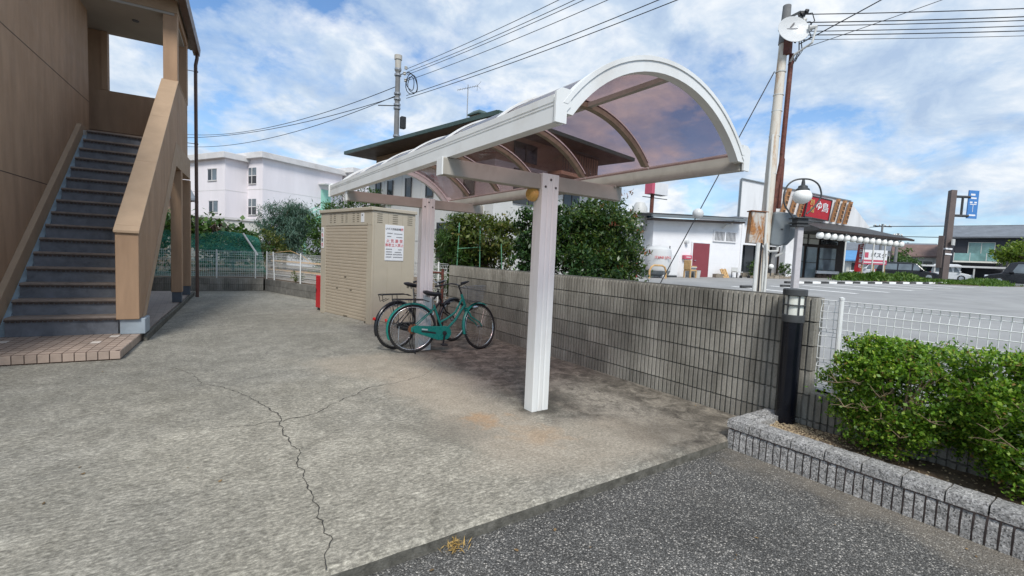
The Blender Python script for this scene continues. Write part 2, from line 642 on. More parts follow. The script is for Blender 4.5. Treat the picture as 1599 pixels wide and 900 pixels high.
# smoked polycarbonate roof sheet
t = NT('smoke_sheet')
tp = t.n.new('ShaderNodeBsdfTransparent')
t.l.new(t.ramp(t.noise(1.6, 5, 0.6), [(0.3, (0.715, 0.60, 0.605)), (0.7, (0.755, 0.64, 0.64))]), tp.inputs[0])
t.set(color=(0.20, 0.13, 0.135), rough=0.3, spec=0.3)
ms = t.n.new('ShaderNodeMixShader')
ms.inputs[0].default_value = 0.07
t.l.new(tp.outputs[0], ms.inputs[1])
t.l.new(t.b.outputs[0], ms.inputs[2])
gl = t.n.new('ShaderNodeBsdfGlossy')
gl.inputs['Roughness'].default_value = 0.06
lw = t.n.new('ShaderNodeLayerWeight')
lw.inputs['Blend'].default_value = 0.5
ms2 = t.n.new('ShaderNodeMixShader')
t.put(ms2.inputs[0], t.math('MULTIPLY_ADD', t.math('POWER', lw.outputs['Facing'], 4.0), 0.62, 0.035))
t.l.new(ms.outputs[0], ms2.inputs[1])
t.l.new(gl.outputs[0], ms2.inputs[2])
t.l.new(ms2.outputs[0], t.n['Material Output'].inputs[0])

# green garden net, open weave
t = NT('net_green')
tp = t.n.new('ShaderNodeBsdfTransparent')
ms = t.n.new('ShaderNodeMixShader')
t.put(ms.inputs[0], t.ramp(t.noise(9, 4), [(0.3, 0.5), (0.7, 0.72)]))
t.set(color=(0.02, 0.22, 0.16), rough=0.7)
t.l.new(tp.outputs[0], ms.inputs[1])
t.l.new(t.b.outputs[0], ms.inputs[2])
t.l.new(ms.outputs[0], t.n['Material Output'].inputs[0])

leaf_mat('leaf_box', [(0.0, (0.045, 0.10, 0.012)), (0.35, (0.10, 0.21, 0.020)), (0.72, (0.19, 0.33, 0.035)), (0.95, (0.34, 0.43, 0.07)), (0.975, (0.30, 0.20, 0.07)), (1.0, (0.22, 0.13, 0.05))], 0.42, 0.35)
leaf_mat('leaf_dark', [(0.0, (0.012, 0.036, 0.012)), (0.5, (0.024, 0.062, 0.018)), (0.85, (0.045, 0.095, 0.022)), (1.0, (0.075, 0.12, 0.035))], 0.4, 0.2)
leaf_mat('leaf_photinia', [(0.0, (0.018, 0.048, 0.012)), (0.5, (0.04, 0.085, 0.020)), (0.80, (0.075, 0.125, 0.026)), (1.0, (0.12, 0.14, 0.035))], 0.38, 0.22)
leaf_mat('leaf_red', [(0.0, (0.12, 0.035, 0.018)), (0.6, (0.22, 0.060, 0.030)), (1.0, (0.26, 0.12, 0.05))], 0.4, 0.25)
leaf_mat('leaf_olive', [(0.0, (0.035, 0.055, 0.012)), (0.5, (0.075, 0.105, 0.022)), (0.85, (0.125, 0.155, 0.035)), (1.0, (0.19, 0.15, 0.05))], 0.5, 0.3)
leaf_mat('leaf_blue', [(0.0, (0.035, 0.08, 0.06)), (0.5, (0.07, 0.14, 0.105)), (1.0, (0.13, 0.21, 0.165))], 0.55, 0.2)
leaf_mat('leaf_mid', [(0.0, (0.02, 0.055, 0.012)), (0.5, (0.045, 0.10, 0.020)), (1.0, (0.10, 0.17, 0.04))], 0.45, 0.25)
leaf_mat('leaf_yellowgreen', [(0.0, (0.06, 0.11, 0.014)), (0.5, (0.13, 0.20, 0.025)), (1.0, (0.22, 0.27, 0.04))], 0.45, 0.3)
leaf_mat('grass', [(0.0, (0.03, 0.075, 0.010)), (0.5, (0.065, 0.14, 0.018)), (1.0, (0.13, 0.20, 0.035))], 0.55, 0.25)

# ---------------------------------------------------------------- ground materials
def blob(t, x, y, rx, ry, soft, wob=0.35, sc=1.6, off=0.0):
    """an irregular stain round (x, y): 1 inside, 0 outside"""
    sp = t.n.new('ShaderNodeSeparateXYZ')
    t.l.new(t.pos(), sp.inputs[0])
    a = t.math('DIVIDE', t.math('SUBTRACT', sp.outputs[0], x), rx)
    b = t.math('DIVIDE', t.math('SUBTRACT', sp.outputs[1], y), ry)
    d = t.math('SQRT', t.math('ADD', t.math('MULTIPLY', a, a), t.math('MULTIPLY', b, b)))
    d = t.math('ADD', d, t.math('MULTIPLY', t.math('SUBTRACT', t.noise(sc, 6, 0.6, 0.3, off=(off, off, 0)), 0.5), wob * 4))
    return t.ramp(d, [(max(0.0, 0.72 - soft), 1.0), (0.80 + soft * 0.4, 0.0)])


t = NT('concrete_slab')
big = t.noise(0.55, 5, 0.6, 0.4)
mid = t.noise(3.6, 9, 0.76, 0.25)
fin = t.noise(34, 6, 0.7)
col = t.ramp(mid, [(0.30, (0.16, 0.152, 0.128)), (0.47, (0.222, 0.211, 0.18)), (0.60, (0.28, 0.266, 0.228)), (0.76, (0.36, 0.342, 0.296))])
col = t.mix(t.ramp(big, [(0.42, 0.0), (0.62, 0.5)]), col, (0.165, 0.157, 0.132))
# fine weathered mottling: pale laitance left between exposed dark sand
mot = t.noise(42, 10, 0.85, 0.4, (0.42, 1.15, 1.0))
col = t.mix(0.8, col, t.ramp(mot, [(0.41, 0.50), (0.475, 0.82), (0.53, 1.14), (0.60, 1.75)]), 'MULTIPLY')
col = t.mix(0.65, col, t.ramp(fin, [(0.3, 0.72), (0.7, 1.28)]), 'MULTIPLY')


# broad weathering: paler worn yard towards the drive, duller towards the back
col = t.mix(t.math('MULTIPLY', blob(t, 0.75, 3.4, 3.0, 3.6, 0.5, 0.5, 0.9, 21), 0.55), col, t.mix(1.0, col, (1.42, 1.38, 1.30), 'MULTIPLY'))
col = t.mix(t.math('MULTIPLY', blob(t, -0.9, 6.2, 1.6, 2.0, 0.5, 0.6, 1.2, 23), 0.55), col, t.mix(1.0, col, (0.70, 0.69, 0.68), 'MULTIPLY'))
col = t.mix(t.math('MULTIPLY', blob(t, 1.0, 11.0, 2.6, 5.0, 0.5, 0.6, 0.8, 25), 0.5), col, t.mix(1.0, col, (0.80, 0.79, 0.77), 'MULTIPLY'))
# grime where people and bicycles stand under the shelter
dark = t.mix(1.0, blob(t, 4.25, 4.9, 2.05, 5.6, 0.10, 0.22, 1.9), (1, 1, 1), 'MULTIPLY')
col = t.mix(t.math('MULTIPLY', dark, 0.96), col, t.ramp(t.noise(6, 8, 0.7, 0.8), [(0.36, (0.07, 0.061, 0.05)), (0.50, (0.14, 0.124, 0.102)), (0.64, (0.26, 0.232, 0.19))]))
# worn pale paths
pale = t.ramp(t.noise(5, 7, 0.65, 0.6), [(0.3, (0.29, 0.25, 0.195)), (0.7, (0.40, 0.35, 0.28))])
for x, y, rx, ry, k, o in ((2.28, 4.75, 0.72, 1.2, 0.9, 1), (1.95, 6.0, 1.0, 0.9, 0.6, 5), (2.20, 3.45, 0.60, 1.05, 0.75, 9), (2.75, 2.70, 1.35, 0.60, 0.62, 3)):
    col = t.mix(t.math('MULTIPLY', blob(t, x, y, rx, ry, 0.22, 0.2, 1.8, o), k), col, pale)
# pale scoured swirl in front of the wall
sw = t.noise(9, 8, 0.75, 3.0, (1, 0.45, 1))
col = t.mix(t.math('MULTIPLY', blob(t, 3.62, 3.40, 0.42, 1.2, 0.3, 0.18, 2.2, 2), t.ramp(sw, [(0.40, 0.05), (0.60, 0.85)])), col, (0.33, 0.30, 0.25))
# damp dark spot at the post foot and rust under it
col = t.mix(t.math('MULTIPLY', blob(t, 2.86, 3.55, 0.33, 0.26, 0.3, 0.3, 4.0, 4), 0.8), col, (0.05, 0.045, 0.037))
col = t.mix(t.math('MULTIPLY', blob(t, 2.20, 3.52, 0.26, 0.22, 0.5, 0.7, 7.0, 6), 0.5), col, (0.42, 0.235, 0.10))
col = t.mix(t.math('MULTIPLY', blob(t, 2.42, 3.02, 0.30, 0.28, 0.5, 0.8, 6.0, 11), 0.3), col, (0.42, 0.26, 0.13))
col = t.mix(t.math('MULTIPLY', blob(t, 1.80, 3.45, 0.42, 0.42, 0.5, 0.3, 3.0, 13), 0.6), col, (0.14, 0.13, 0.108))
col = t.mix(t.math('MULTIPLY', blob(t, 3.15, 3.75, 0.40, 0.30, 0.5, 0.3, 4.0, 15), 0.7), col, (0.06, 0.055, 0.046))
col = t.mix(t.math('MULTIPLY', blob(t, 3.45, 2.55, 0.55, 0.30, 0.5, 0.3, 4.0, 17), 0.55), col, (0.12, 0.105, 0.085))
# the fine grain runs through the stains as well
col = t.mix(0.7, col, t.ramp(t.noise(46, 9, 0.8, 0.2, off=(9, 4, 2)), [(0.40, 0.62), (0.5, 1.0), (0.61, 1.5)]), 'MULTIPLY')
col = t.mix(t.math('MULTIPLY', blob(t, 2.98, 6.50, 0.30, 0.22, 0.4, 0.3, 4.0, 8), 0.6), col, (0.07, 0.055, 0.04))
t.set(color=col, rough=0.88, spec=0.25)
t.bump(t.math('ADD', t.math('MULTIPLY', fin, 0.5), t.math('MULTIPLY', mot, 0.6)), 0.55, 0.012)

t = NT('slab_edge')
t.set(color=t.ramp(t.noise(12, 8, 0.75), [(0.3, (0.06, 0.057, 0.048)), (0.5, (0.115, 0.11, 0.093)), (0.72, (0.20, 0.19, 0.165))]), rough=0.9, spec=0.2)
t.bump(t.noise(40, 6, 0.7), 0.8, 0.012)


def asphalt(name, dark, mid, light, sc, speck, wear):
    t = NT(name)
    cell = t.n.new('ShaderNodeTexVoronoi')
    cell.inputs['Scale'].default_value = sc
    t.l.new(t.pos(), cell.inputs['Vector'])
    sp = t.n.new('ShaderNodeSeparateColor')
    t.l.new(cell.outputs['Color'], sp.inputs[0])
    col = t.ramp(sp.outputs[0], [(0.0, dark), (0.55, mid), (0.80, tuple(1.35 * c for c in mid)), (speck, light), (1.0, tuple(min(1, c * 1.5) for c in light))])
    col = t.mix(1.0, col, t.ramp(cell.outputs['Distance'], [(0.25, 1.12), (0.62, 0.45)]), 'MULTIPLY')
    col = t.mix(1.0, col, t.ramp(t.noise(1.1, 7, 0.65, 0.4), [(0.3, 0.70), (0.7, 1.36)]), 'MULTIPLY')
    col = t.mix(t.math('MULTIPLY', blob(t, 3.85, 0.9, 0.42, 2.2, 0.5, 0.5, 3.0, 31), 0.55), col, (0.23, 0.20, 0.16))
    col = t.mix(t.ramp(t.noise(0.6, 6, 0.6, 0.5, off=(5, 2, 0)), [(0.55, 0.0), (0.78, wear)]), col, (0.19, 0.17, 0.14))
    t.set(color=col, rough=0.85, spec=0.3)
    t.bump(cell.outputs['Distance'], 0.9, -0.008)
    return t


asphalt('asphalt_near', (0.075, 0.073, 0.068), (0.14, 0.137, 0.129), (0.38, 0.36, 0.325), 112, 0.945, 0.35)
pm('asphalt_lot', (0.285, 0.285, 0.28), 0.13, 0.8, 0.9, bump=0.3, bscale=90, spec=0.25, dirt=(0.34, 0.34, 0.33))
pm('road_grey', (0.15, 0.15, 0.16), 0.1, 0.6, 0.9)
pm('terrain', (0.12, 0.13, 0.085), 0.2, 0.1, 0.95)

t = NT('rib_block')
st = t.noise(3.0, 8, 0.7, 0.6, (1, 1, 0.35))
col = t.ramp(st, [(0.30, (0.16, 0.15, 0.127)), (0.50, (0.265, 0.25, 0.217)), (0.72, (0.385, 0.366, 0.322))])
col = t.mix(1.0, col, t.ramp(t.rand(), [(0.0, 0.80), (1.0, 1.20)]), 'MULTIPLY')
col = t.mix(0.7, col, t.ramp(t.noise(60, 5, 0.7), [(0.3, 0.75), (0.7, 1.25)]), 'MULTIPLY')
t.set(color=col, rough=0.92, spec=0.2)
t.bump(t.noise(70, 5, 0.7), 0.5, 0.006)
pm('mortar', (0.075, 0.069, 0.058), 0.25, 20, 0.95)
pm('plain_block', (0.165, 0.158, 0.142), 0.2, 7, 0.92, bump=0.4, bscale=60, objvar=0.12, dirt=(0.10, 0.095, 0.082), spec=0.2)

t = NT('split_stone')
cell = t.n.new('ShaderNodeTexVoronoi')
cell.inputs['Scale'].default_value = 120
t.l.new(t.pos(), cell.inputs['Vector'])
cs_ = t.n.new('ShaderNodeSeparateColor')
t.l.new(cell.outputs['Color'], cs_.inputs[0])
col = t.ramp(cs_.outputs[0], [(0.0, (0.12, 0.12, 0.118)), (0.14, (0.25, 0.246, 0.24)), (0.45, (0.38, 0.373, 0.363)), (0.75, (0.48, 0.472, 0.46)), (1.0, (0.62, 0.61, 0.595))])
col = t.mix(0.6, col, t.ramp(t.noise(22, 8, 0.8), [(0.34, 0.5), (0.5, 1.0), (0.66, 1.4)]), 'MULTIPLY')
col = t.mix(1.0, col, t.ramp(t.rand(), [(0.0, 0.92), (1.0, 1.1)]), 'MULTIPLY')
t.set(color=col, rough=0.9, spec=0.25)
t.bump(t.noise(70, 7, 0.75), 1.0, 0.02)
pm('stone_joint', (0.20, 0.15, 0.13), 0.2, 20, 0.95)

# ---------------------------------------------------------------- ground sheets
SLAB_Y, ASPH = 2.15, -0.085
structure('ground', MB().poly([(-2500, -2500, -0.35), (2500, -2500, -0.35), (2500, 2500, -0.35), (-2500, 2500, -0.35)]), 'terrain')
structure('driveway', MB().poly([(-30, -30, ASPH), (4.66, -30, ASPH), (4.66, 17.7, ASPH), (-30, 17.7, ASPH)]), 'asphalt_near')

rg = random.Random(5)
xs = [-6.0] + [-2.0 + 0.11 * k for k in range(60)]
xs = [x for x in xs if x < 4.45] + [4.5]
edge = [(x, SLAB_Y + rg.uniform(-0.003, 0.003)) for x in xs]
mb = MB()
mb.poly([(x, y + 0.034, 0.0) for x, y in edge] + [(4.60, 9.2, 0.0), (2.1, 17.45, 0.0), (-6.0, 17.6, 0.0)])
for (xa, ya), (xb, yb) in zip(edge, edge[1:]):
    mb.poly([(xa, ya, -0.022), (xb, yb, -0.022), (xb, yb + 0.034, 0.0), (xa, ya + 0.034, 0.0)])
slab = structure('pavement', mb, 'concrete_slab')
mb = MB()
for (xa, ya), (xb, yb) in zip(edge, edge[1:]):
    mb.poly([(xa, ya, ASPH - 0.05), (xb, yb, ASPH - 0.05), (xb, yb, -0.022), (xa, ya, -0.022)])
mb.build('slab_edge', 'slab_edge', slab)


def crack(pts, w0, w1, seed):
    """a jagged dark fissure laid along pts in the slab"""
    rg = random.Random(seed)
    P = [Vector((x, y, 0.0025)) for x, y in pts]
    line = []
    for a, b in zip(P, P[1:]):
        n = max(4, int((b - a).length / 0.022))
        side = (b - a).normalized().cross(Vector((0, 0, 1)))
        for k in range(n):
            q = a.lerp(b, k / n)
            line.append(q + side * (0.026 * mnoise.noise(q * 9.0 + Vector((seed, 0, 0))) + 0.012 * mnoise.noise(q * 31.0) + rg.uniform(-0.003, 0.003)))
    line.append(P[-1])
    m = MB()
    L = []
    for k, p in enumerate(line):
        q = line[min(k + 1, len(line) - 1)] - line[max(k - 1, 0)]
        s = q.normalized().cross(Vector((0, 0, 1)))
        f = k / (len(line) - 1)
        w = (w0 * (1 - f) + w1 * f) * (0.75 + 0.9 * mnoise.noise(p * 14.0)) * rg.uniform(0.55, 1.2)
        L.append((p - s * w, p + s * w))
    for (a, b), (c, d) in zip(L, L[1:]):
        m.poly([a, b, d, c])
    return m.build('crack', 'crack_dark', slab)


pm('crack_dark', (0.055, 0.052, 0.045), 0.3, 30, 0.95)
crack([(0.51, 2.17), (0.59, 2.42), (0.59, 2.52), (0.58, 2.64), (0.61, 2.78), (0.59, 2.99), (0.62, 3.25), (0.61, 3.41), (0.65, 3.56), (0.62, 3.82), (0.61, 4.22), (0.64, 4.31)], 0.0050, 0.0050, 1)
crack([(0.64, 4.31), (0.72, 4.34), (0.94, 4.37), (1.13, 4.6), (1.41, 4.79), (1.57, 4.97), (1.93, 5.02), (2.36, 5.2), (2.67, 5.56)], 0.0065, 0.003, 2)
crack([(0.64, 4.31), (0.44, 4.32), (0.26, 4.36), (0.1, 4.39)], 0.0055, 0.0015, 3)
crack([(0.64, 4.31), (0.63, 4.53), (0.51, 5.0), (0.41, 5.33), (0.25, 5.67), (0.09, 5.85), (0.01, 6.36), (-0.14, 6.69), (-0.38, 7.0)], 0.0065, 0.002, 4)
crack([(1.95, 5.28), (2.1, 5.16)], 0.003, 0.002, 5)

# small litter on the slab and the asphalt: dead leaves, chips
pm('litter', (0.20, 0.13, 0.06), 0.4, 30, 0.9, objvar=0.5)
rg = random.Random(11)
for k in range(46):
    if k < 14:
        x, y, z = rg.uniform(-1, 3.6), rg.uniform(2.5, 7), 0.004
    elif k < 30:
        x, y, z = rg.uniform(3.9, 4.45), rg.uniform(2.3, 8.5), 0.004
    else:
        x, y, z = rg.uniform(0.8, 3.8), rg.uniform(0.4, 2.1), ASPH + 0.004
    a, s = rg.uniform(0, 6.28), rg.uniform(0.006, 0.016)
    m = MB()
    m.poly([(s * math.cos(a + b), s * 0.55 * math.sin(a + b), rg.uniform(0, 0.006)) for b in (0, 1.2, 2.4, 3.5, 4.9)])
    o = m.build('dead_leaf', 'litter', slab)
    o.location = (x, y, z)
    o.rotation_euler = (0, 0, rg.uniform(0, 6))
# tuft of dry weed at the slab edge
rg2 = np.random.default_rng(3)
cen = np.array([1.16, 2.10, ASPH + 0.03]) + rg2.normal(size=(70, 3)) * np.array([0.028, 0.02, 0.012])
pm('straw', (0.36, 0.24, 0.08), 0.3, 30, 0.9)
tuft = thing('weed_tuft', 'dry yellow weed tuft growing at the edge of the concrete slab', 'weed', (1.16, 2.10, ASPH))
leaves_mesh('blades', cen, np.array([0, 0, 0.9]), 0.05, 'straw', tuft, 8, 0.12, base=(1.16, 2.10, ASPH))

# ---------------------------------------------------------------- neighbour's lot: rises gently away from the wall
LSX = 0.0165


def lot_z(x):
    return 0.42 + LSX * (min(x, 38.0) - 4.6)


mb = MB()
for x0, x1 in ((4.64, 20), (20, 38), (38, 300)):
    mb.poly([(x0, -120, lot_z(x0)), (x1, -120, lot_z(x1)), (x1, 140, lot_z(x1)), (x0, 140, lot_z(x0))])
structure('parking_lot', mb, 'asphalt_lot')
structure('garden_soil', MB().poly([(-30, 17.6, 0.40), (2.0, 17.5, 0.40), (4.68, 8.95, 0.40), (4.68, 140, 0.40), (-30, 140, 0.40)]), 'soil')
mb = MB()
mb.poly([(4.66, 5.4, 0.45), (8.2, 6.3, 0.51), (8.8, 8.0, 0.52), (12.5, 11.0, 0.585), (12.5, 26, 0.585), (4.66, 26, 0.45)])
structure('garden_bed', mb, 'soil')
EX, NX = Vector((0.97504, -0.22201, 0)), Vector((-0.22201, -0.97504, 0))
# painted bay lines in front of the restaurant
for k, (sx, sy, ln) in enumerate(((31.6, 9.9, 3.5), (28.9, 10.0, 3.5), (26.2, 9.9, 3.4), (23.4, 10.1, 3.6), (20.9, 10.3, 3.6), (18.4, 10.6, 2.6), (34.2, 9.4, 3.3))):
    a = Vector((sx, sy, 0))
    b = a + NX * ln
    w = EX * 0.14
    m = MB()
    m.poly([Vector((p.x, p.y, lot_z(p.x) + 0.005)) for p in (a - w, b - w, b + w, a + w)])
    structure('bay_line', m, 'paint_white')
# kerb of black and white stones
for k in range(22):
    a = Vector((24.2, 11.15, 0)) + EX * (0.62 * k)
    m = MB()
    b = a + EX * 0.60
    n = -NX * 0.16
    z0, z1 = lot_z(a.x), lot_z(a.x) + 0.11
    m.hexa([Vector((p.x, p.y, z0)) for p in (a, b, b + n, a + n)] + [Vector((p.x, p.y, z1)) for p in (a, b, b + n, a + n)])
    o = m.build('kerb_stone', 'paint_white' if k % 2 else 'kerb_black')
    tag(o, kind='structure')
for x, y in ((18.2, 9.9), (21.0, 9.7)):
    m = MB().box(-0.3, 0.3, -0.07, 0.07, 0, 0.1)
    o = m.build('wheel_stop', 'kerb_black', bevel=0.02)
    o.location = (x, y, lot_z(x))
    o.rotation_euler = (0, 0, R(-12.8))
    tag(o, 'dark rubber wheel stop %s' % ('nearest the leaning guy wire' if x < 20 else 'behind the rusty utility pole'), 'wheel stop', 'wheel stops in the lot')

# ---------------------------------------------------------------- walls of concrete block
RIB = 0.0555


def rib_block_mesh(nrib, h, depth=0.12):
    """a block with nrib split ribs; local x along the wall, -y is the face, z up; recessed joints"""
    m = MB()
    L = nrib * RIB
    m.box(0.003, L - 0.003, 0.0, depth, 0.004, h - 0.004)
    for k in range(nrib):
        x0 = k * RIB + 0.0108
        x1 = (k + 1) * RIB - 0.0108
        m.hexa([(x0, -0.022, 0.007), (x1, -0.022, 0.007), (x1 + 0.004, 0.001, 0.007), (x0 - 0.004, 0.001, 0.007),
                (x0, -0.022, h - 0.007), (x1, -0.022, h - 0.007), (x1 + 0.004, 0.001, h - 0.007), (x0 - 0.004, 0.001, h - 0.007)])
    return m


def block_wall(root, p0, p1, courses, nrib, seed, mat='rib_block', ribbed=True, thick=0.12):
    """courses: list of (z, height); every block is its own object, alike blocks share a mesh"""
    p0, p1 = Vector((*p0, 0)), Vector((*p1, 0))
    d = p1 - p0
    L = d.length
    ang = math.atan2(d.y, d.x)
    pitch = nrib * RIB
    cache = {}
    rg = random.Random(seed)
    for ci, (z, h) in enumerate(courses):
        n = int(L / pitch + 0.001)
        left = int(round((L - n * pitch) / RIB))
        sizes = [nrib] * n + ([left] if left >= 1 else [])
        x = 0.0
        for s in sizes:
            key = (s, round(h, 3))
            if key not in cache:
                if ribbed:
                    cache[key] = rib_block_mesh(s, h, thick).build('block', mat, root)
                else:
                    m = MB().box(0.004, s * RIB - 0.004, 0.0, thick, 0.004, h - 0.004)
                    cache[key] = m.build('block', mat, root, bevel=0.006)
                o = cache[key]
            else:
                o = copy_part(cache[key], root)
            q = p0 + d.normalized() * x
            side = Vector((-d.y, d.x, 0)).normalized()
            q = q + side * rg.uniform(-0.002, 0.002)
            o.location = (q.x, q.y, z)
            o.rotation_euler = (0, 0, ang)
            x += s * RIB
    # dark mortar core keeps the joints closed
    u = d.normalized()
    w = Vector((-u.y, u.x, 0))
    a, b = p0 + w * 0.012, p1 + w * 0.012
    c, e = p1 + w * (thick - 0.012), p0 + w * (thick - 0.012)
    z0, z1 = courses[0][0], courses[-1][0] + courses[-1][1] - 0.006
    m = MB()
    m.hexa([(q.x, q.y, z0) for q in (a, b, c, e)] + [(q.x, q.y, z1) for q in (a, b, c, e)])
    m.build('mortar_core', 'mortar', root)
    return root


# the face looks to -x, so the run goes from far to near (local -y is the face)
wall = thing('block_wall', 'long grey ribbed concrete block wall behind the bicycles and shelter posts', 'wall')
cs = [(-0.10, 0.255)] + [(0.155 + 0.2195 * k, 0.2195) for k in range(5)]
block_wall(wall, (4.548, 8.92), (4.548, 1.83), cs, 7, 3)
m = MB()
m.box(4.556, 4.66, 1.836, 8.914, 1.2525, 1.2555)
m.build('wall_top', 'plain_block', wall)

low = thing('low_block_wall', 'low ribbed block wall under the white fence behind the green hedge', 'wall')
block_wall(low, (4.548, 1.82), (4.548, -1.0), [(-0.10, 0.255), (0.155, 0.25)], 7, 4)
lowb = thing('low_block_wall', 'low ribbed block wall at the far end of the yard behind the brown columns', 'wall')
block_wall(lowb, (-3.0, 17.68), (1.99, 17.38), [(0.0, 0.21), (0.21, 0.20)], 7, 5)
lows = thing('low_block_wall', 'low plain grey block wall running back from the shed to the corner', 'wall')
block_wall(lows, (2.02, 17.33), (4.50, 9.05), [(0.0, 0.20), (0.20, 0.20)], 7, 6, mat='plain_block', ribbed=False)


# ---------------------------------------------------------------- white wire fences
def fence(label, p0, p1, z0, z1, posts, seed, pitch=0.053, lean=None):
    p0, p1 = Vector((*p0, 0)), Vector((*p1, 0))
    root = thing('wire_fence', label, 'fence', (p0.x, p0.y, z0))
    d = (p1 - p0)
    L = d.length
    u = d / L
    w = Vector((-u.y, u.x, 0))
    z = Vector((0, 0, 1))
    m = MB()
    H = z1 - z0
    n = int(L / pitch)
    bends = [1.0, 0.66, 0.33]
    for k in range(n + 1):
        q = p0 + u * (k * pitch)
        pts = [q + z * (z0 + 0.05)]
        prof = [(0.05, 0), (0.08, 0.018), (0.12, 0.0)]
        for f in (0.33, 0.66):
            prof += [(H * f - 0.035, 0), (H * f, 0.02), (H * f + 0.035, 0)]
        prof += [(H - 0.10, 0), (H - 0.035, 0.022), (H, 0.0)]
        m.tube([q + z * (z0 + a) + w * b for a, b in prof], 0.0029, 4, False)
    for a, b in ((0.05, 0), (0.08, 0.018), (0.12, 0), (H * .33 - .035, 0), (H * .33, .02), (H * .33 + .035, 0), (H * .5, 0), (H * .66 - .035, 0), (H * .66, .02), (H * .66 + .035, 0),
                 (H * .8, 0), (H - .10, 0), (H - .035, .022), (H, 0), (H * 0.2, 0)):
        m.tube([p0 + z * (z0 + a) + w * b, p1 + z * (z0 + a) + w * b], 0.0036, 4, False)
    o = m.build('wire_panel', 'fence_white', root)
    o.matrix_parent_inverse = Matrix.Translation(Vector((-p0.x, -p0.y, -z0)))
    for f in posts:
        q = p0 + u * (f * L) - w * 0.025
        m = MB()
        ln = (lean or {}).get(f, 0)
        m.tube([q + z * (z0 - 0.01), q + z * (z1 + 0.02) + u * ln], 0.019, 10)
        m.lathe([(0.0, 0.02), (0.021, 0.012), (0.021, -0.008), (0.0, -0.01)], tuple(q + z * (z1 + 0.02) + u * ln), 10)
        o = m.build('post', 'fence_white', root, smooth='angle')
        o.matrix_parent_inverse = Matrix.Translation(Vector((-p0.x, -p0.y, -z0)))
    return root


fence('white wire mesh fence beside the parking lot behind the leafy hedge', (4.60, 1.815), (4.60, -0.9), 0.405, 1.235, (0.06, 0.72), 1)
fence('white wire mesh fence at the far end of the yard beyond the brown columns', (-2.9, 17.74), (2.0, 17.44), 0.41, 1.27, (0.14, 0.40, 0.73, 0.95), 2)
fence('white wire mesh fence along the side wall between the shed and far corner', (2.06, 17.35), (4.56, 9.05), 0.40, 1.27, (0.012, 0.075, 0.27, 0.5, 0.74, 0.97), 3, lean={0.075: -0.10})

# ---------------------------------------------------------------- apartment house with the outside stair (local x right, y away)
B = thing('apartment_house', 'tan stucco apartment house with an outside stair and upper landing', 'house', (-0.7236, 7.4554, 0), R(-4.93))
WU = -1.6
mb = MB().box(-9, WU, -1.5, 6.1, -0.05, 7.2)
mb.build('wall', 'stucco_tan', B)
for z in (2.375, 4.41):
    MB().box(WU - 0.001, WU + 0.0025, -1.5, 6.098, z - 0.006, z + 0.006).build('wall_joint', 'joint_dark', B)
MB().box(-8.9, WU - 0.05, 6.1, 7.35, 3.44, 3.68).build('corridor_slab', 'stucco_tan', B)
# landing: slab, back wall with its opening, side parapet, columns
MB().box(WU + 0.001, -0.02, 5.30, 7.15, 3.45, 3.668).build('landing_slab', 'soffit', B)
mb = MB()
mb.box(-5.0, -0.002, 7.16, 7.32, 3.30, 4.97)
mb.box(-5.0, -1.49, 7.162, 7.318, 4.972, 6.30)
mb.build('landing_back_wall', 'stucco_tan', B)
MB().box(-1.60, -1.485, 7.14, 7.33, 4.975, 6.30).build('opening_jamb', 'stucco_tan', B)
MB().box(-5.0, -0.002, 7.158, 7.163, 4.02, 4.03).build('wall_joint', 'joint_dark', B)
mb = MB()
mb.prism([(-0.10, 5.272, 3.60), (-0.10, 7.158, 3.60), (-0.10, 7.158, 4.92), (-0.10, 5.272, 4.92)], (0.15, 0, 0))
mb.build('landing_parapet', 'stucco_tan', B)
# stair parapet: a raking wall with a cap in lengths
SL = (4.93 - 1.65) / (5.25 - 1.2)


def skew(v):
    return 0.05 * max(0.0, v - 1.3) / 4.0


def rake(v):
    return 1.65 + SL * (v - 1.2)


prof = [(1.2, 0.34), (1.2, 1.63), (5.27, rake(5.27) - 0.02), (5.27, 3.60), (5.0, 3.58), (4.92, 3.55), (1.46, 0.34)]
mb = MB().prism([(-0.27, v, z) for v, z in prof], (0.27, 0, 0))
mb.v = [(x + skew(y), y, z) for x, y, z in mb.v]
mb.build('stair_parapet', 'stucco_tan', B, bevel=0.012)
for v0, v1 in ((1.17, 1.26), (1.263, 2.65), (2.656, 3.95), (3.956, 5.30)):
    mb = MB()
    mb.hexa([(-0.285, v0, rake(v0) - 0.035), (0.012, v0, rake(v0) - 0.035), (0.012, v1, rake(v1) - 0.035), (-0.285, v1, rake(v1) - 0.035),
             (-0.285, v0, rake(v0) + 0.004), (0.012, v0, rake(v0) + 0.004), (0.012, v1, rake(v1) + 0.004), (-0.285, v1, rake(v1) + 0.004)])
    mb.v = [(x + skew(y), y, z) for x, y, z in mb.v]
    mb.build('parapet_cap', 'stucco_trim', B, bevel=0.008)
MB().box(-0.11, 0.062, 5.31, 7.09, 4.921, 4.955).build('parapet_cap', 'stucco_trim', B, bevel=0.008)
